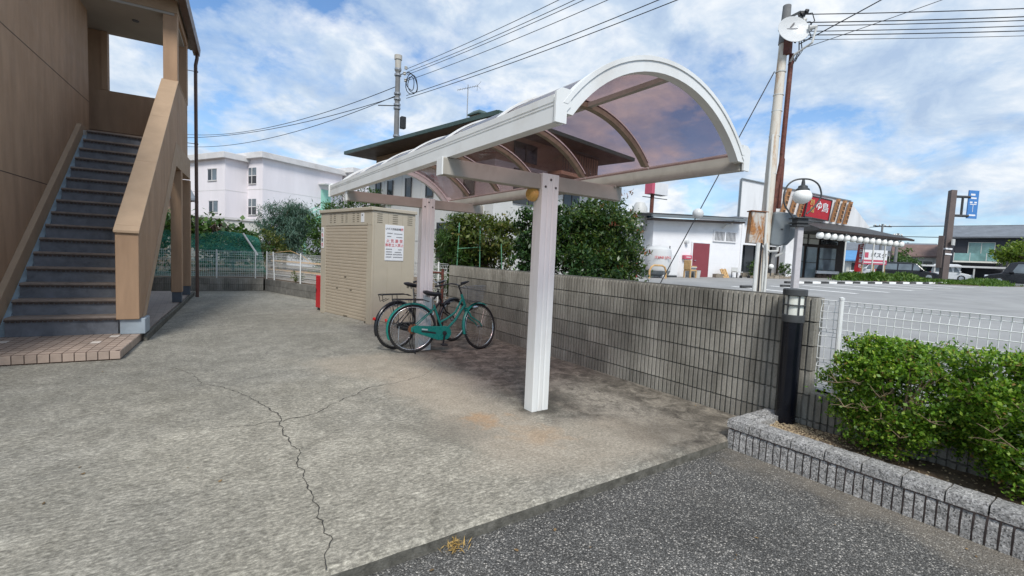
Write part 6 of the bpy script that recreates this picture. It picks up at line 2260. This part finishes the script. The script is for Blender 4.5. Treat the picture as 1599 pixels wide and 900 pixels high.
# green net slung over the back fence, leaning white pole
T = thing('garden_net', 'green garden net draped behind the back fence', 'net', (0.2, 17.85, 0.42))
mb = MB()
rg = random.Random(3)
nx, nz = 40, 8
for i in range(nx + 1):
    f = i / nx
    x = -3.2 + 4.9 * f
    top = (1.55 + 0.20 * math.sin(2.5 * f * 3.1) - 1.2 * max(0, f - 0.78) / 0.22 * 0.35)
    for j in range(nz + 1):
        z = top * j / nz
        mb.v.append((x + 0.25 * (f > 0.9) * (1 - j / nz), 0.12 * math.sin(9 * f + 2.2 * j) + 0.05 * math.sin(31 * f) + 0.15 * j / nz, max(0.02, z)))
for i in range(nx):
    for j in range(nz):
        a = i * (nz + 1) + j
        mb.f.append((a, a + nz + 1, a + nz + 2, a + 1))
mb.build('net', 'net_green', T, smooth=True)
T = thing('leaning_pole', 'white pole leaning over the back fence near the corner', 'pole', (1.85, 17.75, 0.42))
MB().tube([(0.0, 0, 0.75), (-0.42, 0.1, 1.45)], 0.03, 8).build('pole', 'netting_pole', T)
T = thing('bent_cane', 'thin pale cane arched over the side fence', 'cane', (2.5, 16.2, 1.2))
MB().tube([(-0.35, 0.9, 0.0), (-0.2, 0.5, 0.10), (0.1, -0.1, 0.16), (0.35, -0.7, 0.02), (0.5, -1.0, -0.15)], 0.010, 5).build('cane', 'timber_pale', T)
T = thing('weed_plant', 'small leafy weed growing on top of the side wall', 'weed', (2.72, 15.35, 0.40))
pts, out, cc = clumps((0, 0, 0.18), (0.16, 0.18, 0.18), 16, 20, 0.04, 201)
leaves_mesh('leaves', pts, out * .5 + np.array([0, 0, .4]), 0.06, 'leaf_olive', T, 202, 0.4)
MB().tube([(0, 0, -0.02), (0, 0, 0.2)], 0.008, 5).build('stem', 'twig', T)
# planks stacked in the garden behind the side fence
for k in range(4):
    T = thing('garden_plank', 'weathered plank lying in the garden behind the side fence, %s from the top' % lab[3 - k], 'plank', (3.0, 17.8, 0.45 + 0.16 * k), R(-68), 'planks behind the side fence')
    MB().box(-1.6 + 0.1 * k, 2.4 - 0.15 * k, -0.12, 0.12, 0, 0.05).build('plank', 'timber_pale' if k % 2 else 'white_aged', T)

# ---------------------------------------------------------------- dark-eaved house behind the garden
EH = thing('eaved_house', 'house with wide dark flat eaves and white lower walls behind the shelter', 'house', (7.62, 12.15, 0.45), R(11))
MB().box(1.15, 7.2, 1.25, 9.2, 4.25, 5.30).build('upper_wall', 'house_tan', EH)
MB().box(0.9, 7.0, 1.0, 9.4, -0.3, 4.25).build('lower_wall', 'house_grey', EH)
for z in (1.5, 3.0):
    mb = MB()
    mb.box(0.885, 0.9, 1.0, 9.4, z, z + 0.02)
    mb.box(0.9, 7.0, 0.985, 1.0, z, z + 0.02)
    mb.build('wall_joint', 'fan_grey', EH)
for y in (2.4, 3.8, 5.2, 6.6, 8.0):
    MB().box(0.884, 0.9, y, y + 0.02, -0.3, 4.25).build('wall_joint', 'fan_grey', EH)
for y0, y1, z0, z1 in ((2.0, 2.5, 3.2, 4.0), (4.4, 4.8, 3.25, 4.05), (5.9, 6.25, 3.25, 4.05), (7.3, 7.65, 3.25, 4.05), (8.3, 8.65, 3.25, 4.05), (3.0, 4.0, 0.9, 2.2)):
    w = MB().box(0.86, 0.899, y0, y1, z0, z1).build('window', 'glass_dark', EH)
    mb = MB()
    mb.box(0.84, 0.87, y0 - .05, y0, z0, z1)
    mb.box(0.84, 0.87, y1, y1 + .05, z0, z1)
    mb.box(0.84, 0.87, y0 - .05, y1 + .05, z0 - .05, z0)
    mb.build('frame', 'iron_dark', w)
for x0, x1, z0, z1 in ((1.8, 3.4, 2.9, 4.1), (4.6, 5.6, 2.9, 4.1), (2.0, 3.2, 4.45, 5.1)):
    y = 0.99 if z0 < 4.2 else 1.24
    w = MB().box(x0, x1, y - 0.04, y, z0, z1).build('window', 'glass_dark', EH)
    MB().box((x0 + x1) / 2 - .03, (x0 + x1) / 2 + .03, y - 0.06, y - 0.04, z0, z1).build('frame', 'iron_dark', w)
# balcony railing seen through the roof sheet
mb = MB()
for k in range(14):
    mb.tube([(3.8 + k * 0.16, 0.45, 4.3), (3.8 + k * 0.16, 0.45, 5.1)], 0.012, 4)
mb.tube([(3.7, 0.45, 5.1), (6.1, 0.45, 5.1)], 0.025, 6)
MB_ = mb.build('railing', 'iron_dark', EH)
MB().box(3.6, 6.2, 0.35, 1.0, 4.12, 4.249).build('balcony_slab', 'house_tan', EH)
mb = MB()
zz = 5.30
mb.v = [(0, 0, zz), (8.0, 0, zz), (8.0, 9.95, zz), (0, 9.95, zz), (0, 0, zz + .10), (8.0, 0, zz + .10), (8.0, 9.95, zz + .10), (0, 9.95, zz + .10), (3.4, 3.6, zz + .75), (4.6, 3.6, zz + .75), (4.6, 6.4, zz + .75), (3.4, 6.4, zz + .75)]
mb.f = [(4, 5, 9, 8), (5, 6, 10, 9), (6, 7, 11, 10), (7, 4, 8, 11), (8, 9, 10, 11)]
er = mb.build('roof', 'eave_green', EH)
mb = MB()
for a, b in (((0, 0), (8, 0)), ((8, 0), (8, 9.95)), ((8, 9.95), (0, 9.95)), ((0, 9.95), (0, 0))):
    mb.bar((a[0], a[1], zz + 0.05), (b[0], b[1], zz + 0.05), 0.09, 0.13)
mb.build('fascia', 'eave_green', er)
MB().box(0.05, 7.95, 0.05, 9.9, zz - 0.012, zz - 0.002).build('soffit', 'eave_soffit', er)
ch = MB().box(1.02, 1.48, 2.05, 2.5, zz + 0.2, zz + 0.62).build('chimney', 'house_tan', er)
mb = MB()
mb.v = [(0.94, 1.97, zz + .62), (1.56, 1.97, zz + .62), (1.56, 2.58, zz + .62), (.94, 2.58, zz + .62), (0.94, 1.97, zz + .67), (1.56, 1.97, zz + .67), (1.56, 2.58, zz + .67), (.94, 2.58, zz + .67), (1.1, 2.12, zz + .80), (1.4, 2.12, zz + .80), (1.4, 2.42, zz + .80), (1.1, 2.42, zz + .80)]
mb.f = [(0, 3, 2, 1), (0, 1, 5, 4), (1, 2, 6, 5), (2, 3, 7, 6), (3, 0, 4, 7), (4, 5, 9, 8), (5, 6, 10, 9), (6, 7, 11, 10), (7, 4, 8, 11), (8, 9, 10, 11)]
mb.build('chimney_cap', 'eave_green', er)
AN = thing('tv_antenna', 'thin television antenna on a mast beside the chimney', 'antenna', (7.85, 14.5, 5.7))
MB().tube([(0, 0, 0), (0, 0, 1.60)], 0.016, 6).build('mast', 'steel_dull', AN)
mb = MB()
a_, b_ = Vector((-0.30, 0.18, 1.40)), Vector((0.30, -0.12, 1.60))
mb.tube([a_, b_], 0.010, 5)
for k in range(9):
    c_ = a_.lerp(b_, k / 8)
    w_ = Vector((0.04, 0.11, 0.0))
    mb.tube([c_ - w_, c_ + w_], 0.005, 4)
mb.tube([b_ + Vector((0.05, 0.15, 0.12)), b_, b_ + Vector((0.06, -0.12, -0.12))], 0.006, 4)
mb.tube([b_ + Vector((0.05, -0.15, 0.12)), b_, b_ + Vector((0.06, 0.12, -0.12))], 0.006, 4)
mb.build('elements', 'steel_dull', AN)

# ---------------------------------------------------------------- pale three-storey apartment block
AP = thing('apartment_block', 'pale pinkish three-storey apartment block in the left distance', 'apartment block', (2.95, 57.3, 0.3), R(27.5))


def slab_block(x0, x1, y0, y1, h):
    w = MB().box(x0, x1, y0, y1, -0.5, h).build('wall', 'apt_pink', AP)
    MB().box(x0 - .45, x1 + .45, y0 - .45, y1 + .3, h, h + .62).build('cornice', 'apt_cornice', AP, bevel=0.03)
    for z in (h - 6.1, h - 3.25):
        mb = MB()
        mb.box(x0 - .012, x0, y0, y1, z, z + .06)
        mb.box(x0, x1, y0 - .012, y0, z, z + .06)
        mb.build('floor_joint', 'apt_cornice', w)
    return w


slab_block(0, 2.395, 0, 9, 10.0)
slab_block(2.4, 13.0, -2.6, 9, 10.35)
slab_block(13.45, 22, -4.0, 9, 10.7)
for y, z, s in ((1.5, 7.85, 1), (1.3, 4.5, 1)):
    w = MB().box(-0.05, 0.02, y, y + 1.5, z, z + 1.15).build('window', 'glass_mid', AP)
    mb = MB()
    mb.box(-0.09, -0.05, y - .08, y + 1.58, z - .1, z)
    mb.box(-0.09, -0.05, y - .08, y + 1.58, z + 1.15, z + 1.23)
    mb.box(-0.09, -0.05, y + .7, y + .78, z, z + 1.15)
    mb.build('frame', 'apt_cornice', w)
    MB().box(-0.06, -0.05, y + .8, y + 1.45, z + .05, z + 1.1).build('open_pane', 'glass_dark', w)
for z in (7.75, 4.45):
    for dz, m_ in ((0, 'glass_dark'), (0.88, 'glass_mid')):
        w = MB().box(2.34, 2.42, -1.5, -0.25, z + dz, z + dz + 0.8).build('window', m_, AP)
        MB().box(2.30, 2.345, -0.9, -0.82, z + dz, z + dz + 0.8).build('frame', 'apt_cornice', w)
        MB().box(2.29, 2.34, -1.56, -0.2, z + dz - .08, z + dz).build('sill', 'apt_cornice', w)
dr = MB().box(9.8, 11.2, -2.66, -2.58, 5.0, 8.2).build('door', 'apt_mint', AP)
MB().box(9.4, 12.2, -3.7, -2.6, 8.7, 8.85).build('door_canopy', 'apt_cornice', AP)
st_ = MB().box(9.2, 11.8, -4.2, -2.7, 4.7, 4.95).build('stair_landing', 'apt_mint', AP)
mb = MB()
for k in range(12):
    mb.box(10.8 - (k + 1) * 0.42, 10.8 - k * 0.42, -4.1, -2.9, 4.72 - k * 0.22, 4.80 - k * 0.22)
for y in (-4.15, -2.85):
    mb.bar((10.8, y, 4.6), (5.8, y, 2.0), 0.1, 0.4)
    mb.bar((10.8, y, 6.1), (5.8, y, 3.5), 0.08, 0.10)
    for k in range(8):
        mb.bar((10.8 - k * .71, y, 4.8 - k * .37), (10.8 - k * .71, y, 6.1 - k * .37), 0.05, 0.05)
mb.bar((10.8, -4.15, 6.1), (13.4, -4.15, 6.1), 0.08, 0.1)
for k in range(8):
    mb.bar((10.8 + k * .36, -4.15, 4.9), (10.8 + k * .36, -4.15, 6.1), 0.05, 0.05)
for x in (10.9, 13.2, 8.0):
    mb.box(x, x + .22, -4.1, -3.9, -0.5, 4.7 if x > 9 else 3.2)
mb.v = [(x - 1.6, y, z) for x, y, z in mb.v]
mb.build('stair_flight', 'apt_mint', st_)
T = gable_house('far_house', 'house with grey tiled roof just left of the pale apartment block', (-4.3, 40.0, 0.3), R(8), 4.1, 8, 4.3, 1.7, 'house_tan', 'roof_slate', [(2.6, 3.6, 1.4, 3.0)])
T = thing('garden_hut', 'low cream garden hut in front of the pale apartment block', 'hut', (1.9, 37.0, 0.4), R(15))
MB().box(-2.5, 2.3, 0, 3, -0.2, 2.75).build('wall', 'house_cream', T)
MB().box(-2.6, 2.4, -0.1, 3.1, 2.75, 2.9).build('roof', 'apt_cornice', T)

# ---------------------------------------------------------------- power poles and lines
T = thing('power_pole', 'tall grey concrete power pole behind the garden near the dark eaves', 'power pole', (9.45, 25.6, 0.3))
MB().tube([(0, 0, -0.3), (0, 0, 11.1)], [0.17, 0.13], 14).build('shaft', 'pole_grey', T, smooth='angle')
MB().tube([(0, 0, 11.1), (0, 0, 11.7), (0, 0, 11.72), (0, 0, 11.95)], [0.16, 0.17, 0.21, 0.21], 14).build('cap', 'pole_concrete', T, smooth='angle')
MB().box(0.2, 0.48, -0.2, 0.1, 8.05, 8.7).build('junction_box', 'black_matt', T, bevel=0.03)
mb = MB()
for k, (r_, dx) in enumerate(((0.42, 0.75), (0.36, 0.85), (0.28, 0.7))):
    mb.tube([(dx + r_ * math.cos(a) * 0.8, -0.15 + 0.1 * math.sin(a * 2 + k), 10.55 + r_ * 1.3 * math.sin(a)) for a in [q * math.pi / 8 for q in range(17)]], 0.022, 5)
mb.tube([(0.2, 0, 11.0), (0.6, -0.15, 11.15), (0.9, -0.2, 11.0)], 0.03, 5)
mb.build('cable_loops', 'wire_black', T)
for z in (11.2, 10.9, 9.1, 9.3, 9.9, 7.6, 7.1, 9.6):
    MB().lathe([(0.165, z - 0.05), (0.19, z - 0.05), (0.19, z + 0.05), (0.165, z + 0.05)], (0, 0, 0), 12).build('band', 'steel_dull', T)
for x, y, z in ((0.35, -0.1, 10.95), (0.42, -0.1, 10.6), (0.4, -0.15, 11.25)):
    MB().lathe([(0.02, 0), (0.10, 0.04), (0.06, 0.1), (0.10, 0.14), (0.03, 0.2)], (x, y, z), 10).build('insulator', 'porcelain', T)
MB().tube([(0, 0, 9.25), (-0.9, 0.5, 9.2)], 0.03, 5).build('bracket', 'iron_dark', T)


def wire(label, pts, r, sag, group, name='power_line', n=26):
    P = [Vector(p) for p in pts]
    line = []
    for a, b in zip(P, P[1:]):
        for k in range(n):
            f = k / n
            q = a.lerp(b, f)
            q.z -= sag * 4 * f * (1 - f)
            line.append(q)
    line.append(P[-1])
    o = MB().tube(line, r, 5).build(name, 'wire_black', base=tuple(P[0]))
    return tag(o, label, 'cable', group)


PT = Vector((9.6, 25.5, 0))
g_ = 'overhead lines from the far power pole'
for k, (z0_, x1, y1, z1, lb) in enumerate(((11.60, 13.2, -4.4, 11.2, 'topmost'), (11.42, 13.5, -4.4, 11.0, 'second'), (11.28, 13.7, -4.6, 10.95, 'third'), (10.95, 14.6, -4.8, 11.1, 'fourth'), (10.15, 15.8, -5.0, 11.2, 'fifth'), (10.0, 16.4, -5.2, 11.2, 'lowest'))):
    wire('overhead cable leading right from the far power pole, %s of the bundle' % lb, [(9.9, 25.4, z0_), (x1, y1, z1)], 0.013 if k < 4 else 0.016, 0.5, g_)
for k, (z0_, a, lb) in enumerate(((10.6, (-1.6, 58, 12.2), 'upper'), (10.1, (-1.6, 58, 11.0), 'middle'), (10.05, (-4.5, 56, 11.2), 'lower'))):
    wire('overhead cable leading left from the far power pole, %s one' % lb, [(9.4, 25.7, z0_), a], 0.02, 1.1, 'overhead lines to the left')

UP = thing('utility_pole', 'rust-streaked pale utility pole with meter boxes behind the wall', 'utility pole', (13.05, 6.72, lot_z(13.05)))
bz = lot_z(13.05)
MB().tube([(0, 0, -0.2), (0.33, 0.11, 4.1), (0.62, 0.20, 7.2)], [0.155, 0.132, 0.11], 16).build('shaft', 'pole_rusty', UP, smooth='angle')
MB().tube([(0.61, 0.20, 7.18), (0.70, 0.22, 8.25)], [0.128, 0.105], 16).build('sleeve', 'pole_grey', UP, smooth='angle')
mb = MB()
mb.tube([(0.78, 0.03, 6.9), (0.60, -0.02, 4.4), (0.56, -0.04, 3.9), (0.42, -0.02, 3.2), (0.36, -0.02, 2.4)], 0.065, 10)
mb.tube([(0.66, -0.02, 4.0), (0.58, -0.06, 3.4), (0.52, -0.08, 2.6)], 0.055, 10)
mb.build('rusty_conduit', 'rust_pipe', UP, smooth='angle')
mb = MB()
mb.tube([(0.17, 0.06, 4.6), (0.05, 0.0, 3.0), (-0.08, -0.12, -0.2)], 0.032, 8)
mb.tube([(-0.22, 0.02, 1.6), (-0.25, 0.02, -0.2)], 0.055, 8)
mb.tube([(-0.05, -0.12, 1.6), (-0.02, -0.15, 1.0), (-0.1, -0.18, -0.2)], 0.03, 6)
mb.build('white_conduit', 'white_pipe', UP, smooth='angle')
MB().tube([(-0.16, -0.04, 1.6), (-0.19, -0.06, 0.6), (-0.18, -0.06, -0.2)], 0.025, 6).build('black_cable', 'wire_black', UP)
for z in (3.55, 4.6, 5.3, 5.75, 6.4):
    f = z / 7.2
    MB().lathe([(0.14, z - 0.012), (0.163 - 0.028 * f, z - 0.012), (0.163 - 0.028 * f, z + 0.012), (0.14, z + 0.012)], (0.62 * f, 0.2 * f, 0), 14).build('clamp', 'white_pipe', UP)


def obox(center, w, d, h, rz, name, mat, parent, bevel=0.03, tilt=0.0):
    m_ = MB().box(-w / 2, w / 2, -d / 2, d / 2, -h / 2, h / 2)
    m_.xf(Matrix.Translation(Vector(center)) @ Matrix.Rotation(rz, 4, 'Z') @ Matrix.Rotation(tilt, 4, 'Y'))
    return m_.build(name, mat, parent, bevel=bevel)


cb = obox((-0.05, 0.20, 2.02), 0.42, 0.26, 0.86, R(-38), 'rusty_cabinet', 'rusty_cabinet', UP, 0.012, R(3))
obox((-0.055, 0.195, 2.47), 0.46, 0.30, 0.03, R(-38), 'cabinet_hood', 'rust', cb, 0.005, R(3))
for k, (dx, dy) in enumerate(((0.42, -0.20), (0.62, -0.26))):
    m_ = MB().prism([(-0.25, -0.13, 0.42), (-0.20, -0.13, 0.47), (0.20, -0.13, 0.47), (0.25, -0.13, 0.42), (0.25, -0.13, -0.20), (0.06, -0.13, -0.46), (-0.20, -0.13, -0.46), (-0.25, -0.13, -0.40)], (0, 0.24, 0))
    m_.xf(Matrix.Translation(Vector((dx, dy, 2.0))) @ Matrix.Rotation(R(-38), 4, 'Z') @ Matrix.Rotation(R(4), 4, 'Y') @ Matrix.Scale(1.0 if k == 0 else 0.93, 4))
    mb_ = m_.build('meter_box', 'box_grey', UP, bevel=0.035)
    if k == 0:
        m_ = MB().box(-0.03, 0.03, -0.14, -0.125, -0.02, 0.02)
        m_.xf(Matrix.Translation(Vector((dx, dy, 2.0))) @ Matrix.Rotation(R(-38), 4, 'Z'))
        m_.build('latch', 'iron_dark', mb_)
mb = MB()
mb.tube([(0.36, -0.22, 1.55), (0.30, -0.25, 1.40), (0.05, -0.16, 1.38), (-0.1, 0.1, 1.6)], 0.035, 7)
mb.tube([(0.55, -0.3, 1.56), (0.5, -0.3, 1.35), (0.36, -0.16, 1.25)], 0.035, 7)
mb.build('bent_conduit', 'fan_grey', UP, smooth='angle')
# crossarm with insulators at the top
mb = MB()
mb.bar((0.55, 0.30, 7.55), (1.02, -0.05, 7.95), 0.09, 0.09)
mb.bar((0.60, 0.25, 7.3), (0.95, -0.0, 7.45), 0.07, 0.07)
mb.bar((0.62, 0.22, 7.85), (1.0, 0.0, 8.1), 0.06, 0.06)
mb.build('crossarm', 'iron_dark', UP)
ins = [(1.02, -0.05, 8.02), (0.98, -0.03, 7.78), (0.95, -0.02, 7.56), (0.92, 0.0, 7.36), (0.72, 0.15, 7.62)]
for k, p in enumerate(ins):
    m_ = MB().lathe([(0.03, -0.10), (0.10, -0.08), (0.06, -0.02), (0.10, 0.02), (0.05, 0.08), (0.07, 0.13), (0.02, 0.18)], (0, 0, 0), 12)
    m_.xf(Matrix.Translation(Vector(p)) @ Matrix.Rotation(R(70), 4, 'X'))
    m_.build('insulator', 'porcelain' if k in (1, 2) else 'black_matt', UP, smooth='angle')
mb = MB()
for p, q in zip(ins[:4], ins[1:]):
    c_ = (Vector(p) + Vector(q)) / 2 + Vector((0.35, -0.2, -0.02))
    mb.tube([Vector(p), Vector(p) + Vector((0.25, -0.15, 0.06)), c_, Vector(q) + Vector((0.2, -0.15, -0.06)), Vector(q)], 0.015, 5)
mb.tube([(0.95, -0.05, 7.4), (0.9, -0.1, 7.0), (0.72, -0.02, 6.5), (0.78, 0.0, 6.0)], 0.016, 5)
mb.tube([(1.0, -0.05, 7.5), (1.05, -0.1, 7.1), (0.85, -0.05, 6.7)], 0.014, 5)
mb.build('jumper_cables', 'wire_black', UP)
for k, (z0_, r_, tgt, lb) in enumerate(((8.58, 0.02, (30, -7.2, 9.6), 'topmost'), (8.36, 0.022, (30, -7.4, 9.35), 'second'), (8.27, 0.018, (30, -7.5, 9.2), 'third'), (8.12, 0.018, (30, -7.6, 9.05), 'fourth'), (8.02, 0.02, (30, -7.6, 8.85), 'fifth'), (7.90, 0.012, (30, -7.6, 8.7), 'lowest'))):
    wire('service cable running right from the utility pole, %s of the row' % lb, [(14.07, 6.67, z0_), tgt], r_ * 0.65, 0.25, 'cables from the utility pole')
wire('cable rising steeply to the upper right from the utility pole', [(14.0, 6.65, 7.75), (19.5, -1.5, 13.2)], 0.016, 0.15, 'cables from the utility pole')
wire('thin cable rising to the upper right below the satellite dish', [(13.75, 6.7, 7.3), (14.05, 6.55, 7.62), (21, -1.0, 11.3)], 0.009, 0.10, 'cables from the utility pole')
GW = thing('guy_wire', 'slanting guy wire with a white ball insulator left of the utility pole', 'wire', (10.62, 8.42, lot_z(10.6)))
gb = Vector((10.62, 8.42, lot_z(10.6)))
ga, gc = Vector((13.42, 6.98, 6.95)), Vector((10.62, 8.42, 0.5))
MB().tube([ga - gb, gc - gb], 0.014, 6).build('wire', 'wire_black', GW)
m_ = MB().sphere((0, 0, 0), 0.15, 14, 10)
m_.xf(Matrix.Translation(Vector((11.67, 7.88, 2.91)) - gb))
m_.build('ball', 'dish_white', GW, smooth=True)

# satellite dish on the pole
DS = thing('satellite_dish', 'white offset satellite dish mounted high on the utility pole', 'satellite dish', (13.55, 6.72, 7.95))
m_ = MB().lathe([(0.0, 0.0), (0.16, 0.012), (0.30, 0.042), (0.40, 0.075), (0.405, 0.085), (0.40, 0.09), (0.30, 0.06), (0.16, 0.03), (0.0, 0.02)], (0, 0, 0), 32)
dq = Vector((-0.62, -0.74, 0.28)).to_track_quat('Z', 'Y').to_matrix().to_4x4()
dm = Matrix.Translation(Vector((-0.02, -0.08, 0.0))) @ dq
m_.xf(dm)
ds = m_.build('reflector', 'dish_white', DS, smooth='angle')
# slim dark mark and letters on the dish face
m_ = MB()
m_.prism([(-0.07, 0.10, 0.03), (0.02, 0.22, 0.045), (0.045, 0.235, 0.045), (0.045, 0.18, 0.045), (-0.03, 0.10, 0.035)], (0, 0, 0.012))
m_.xf(Matrix.Translation(Vector((-0.02, -0.08, 0.0))) @ dq)
m_.build('mark', 'print_black', ds)
m_ = MB()
for k in range(12):
    m_.box(-0.15 + k * 0.024, -0.133 + k * 0.024, 0.045, 0.07, 0.02, 0.036)
m_.xf(Matrix.Translation(Vector((-0.02, -0.08, 0.0))) @ dq)
m_.build('small_print', 'print_grey', ds)
MB().tube([(0.30, 0.1, -0.75), (0.05, -0.15, -0.62), (0.12, -0.55, -0.42), (0.30, -0.55, 0.05)], 0.03, 8).build('feed_arm', 'fan_grey', DS, smooth='angle')
MB().tube([(0.30, -0.55, 0.05), (0.16, -0.42, 0.02)], [0.05, 0.065], 10).build('feed_horn', 'fan_grey', DS, smooth='angle')
MB().box(-0.02, 0.12, -0.05, 0.12, -0.55, -0.05).build('bracket', 'rust_pipe', DS)

# globe street lamp
SLP = thing('globe_lamp', 'white globe street lamp hanging in an iron hoop on a pale square post', 'street lamp', (13.42, 5.98, lot_z(13.4)), R(-35))
MB().box(-0.078, 0.078, -0.078, 0.078, -0.2, 2.05).build('post', 'pole_pale', SLP, bevel=0.02)
mb = MB().box(-0.17, 0.17, -0.17, 0.17, 2.05, 2.10)
mb.box(-0.14, 0.14, -0.14, 0.14, 2.10, 2.26)
mb.box(-0.20, 0.20, -0.20, 0.20, 2.14, 2.17)
mb.box(-0.20, 0.20, -0.20, 0.20, 2.26, 2.29)
mb.build('collar', 'iron_dark', SLP, bevel=0.01)
mb = MB()
pts = [(-0.16, 0, 2.25), (-0.30, 0, 2.42), (-0.44, 0, 2.60), (-0.49, 0, 2.80), (-0.47, 0, 3.0), (-0.38, 0, 3.17), (-0.22, 0, 3.28), (0.0, 0, 3.32), (0.22, 0, 3.30), (0.40, 0, 3.19), (0.49, 0, 3.0), (0.49, 0, 2.84), (0.36, 0, 2.62), (0.16, 0, 2.40)]
sm = []
for k in range(len(pts) - 1):
    p_ = [Vector(pts[max(0, min(len(pts) - 1, k + q))]) for q in (-1, 0, 1, 2)]
    for f in (0, .25, .5, .75):
        sm.append(0.5 * ((2 * p_[1]) + (p_[2] - p_[0]) * f + (2 * p_[0] - 5 * p_[1] + 4 * p_[2] - p_[3]) * f * f + (3 * p_[1] - p_[0] - 3 * p_[2] + p_[3]) * f ** 3))
sm.append(Vector(pts[-1]))
mb.tube(sm, 0.022, 8)
mb.build('hoop', 'iron_dark', SLP, smooth='angle')
mb = MB().lathe([(0.03, 3.30), (0.045, 3.22), (0.05, 3.16), (0.11, 3.13), (0.12, 3.08), (0.16, 3.05), (0.165, 3.02), (0.12, 3.0)], (0, 0, 0), 18)
mb.build('cap', 'iron_dark', SLP, smooth='angle')
MB().sphere((0, 0, 2.86), 0.23, 24, 16, 0.86).build('globe', 'globe_white', SLP, smooth=True)


def far_pole(label, loc, h, arm):
    T = thing('power_pole', label, 'power pole', loc, R(-30), 'distant power poles')
    MB().tube([(0, 0, -0.5), (0, 0, h)], [0.16, 0.11], 10).build('shaft', 'pole_grey', T)
    MB().box(-arm, arm, -0.05, 0.05, h - 0.35, h - 0.22).build('crossarm', 'iron_dark', T)
    for x in (-arm * .8, -arm * .3, arm * .3, arm * .8):
        MB().lathe([(0.04, 0), (0.09, 0.06), (0.03, 0.2)], (x, 0, h - 0.22), 8).build('insulator', 'porcelain', T)
    return T


far_pole('distant power pole with crossarm right of the restaurant eave', (71, 22, 1.0), 6.5, 1.2)
far_pole('distant power pole with a white round box behind the black hatchback', (57.5, 16.5, 1.0), 4.4, 0.5)
far_pole('small distant power pole between the far houses', (90, 24.5, 1.0), 5.2, 1.0)
far_pole('small distant power pole next to the charcoal house', (92, 20.5, 1.0), 5.2, 1.0)
wire('distant line crossing the sky right of the restaurant', [(71, 22, 7.2), (100, -20, 9.5)], 0.05, 0.3, 'distant lines', n=10)
wire('distant line from the pole behind the black hatchback', [(57.5, 16.5, 5.1), (75, -4, 6.3)], 0.035, 0.3, 'distant lines', n=10)
wire('distant line left of the far power pole behind the eave', [(71, 22, 7.2), (58, 32, 6.2)], 0.04, 0.2, 'distant lines', n=10)
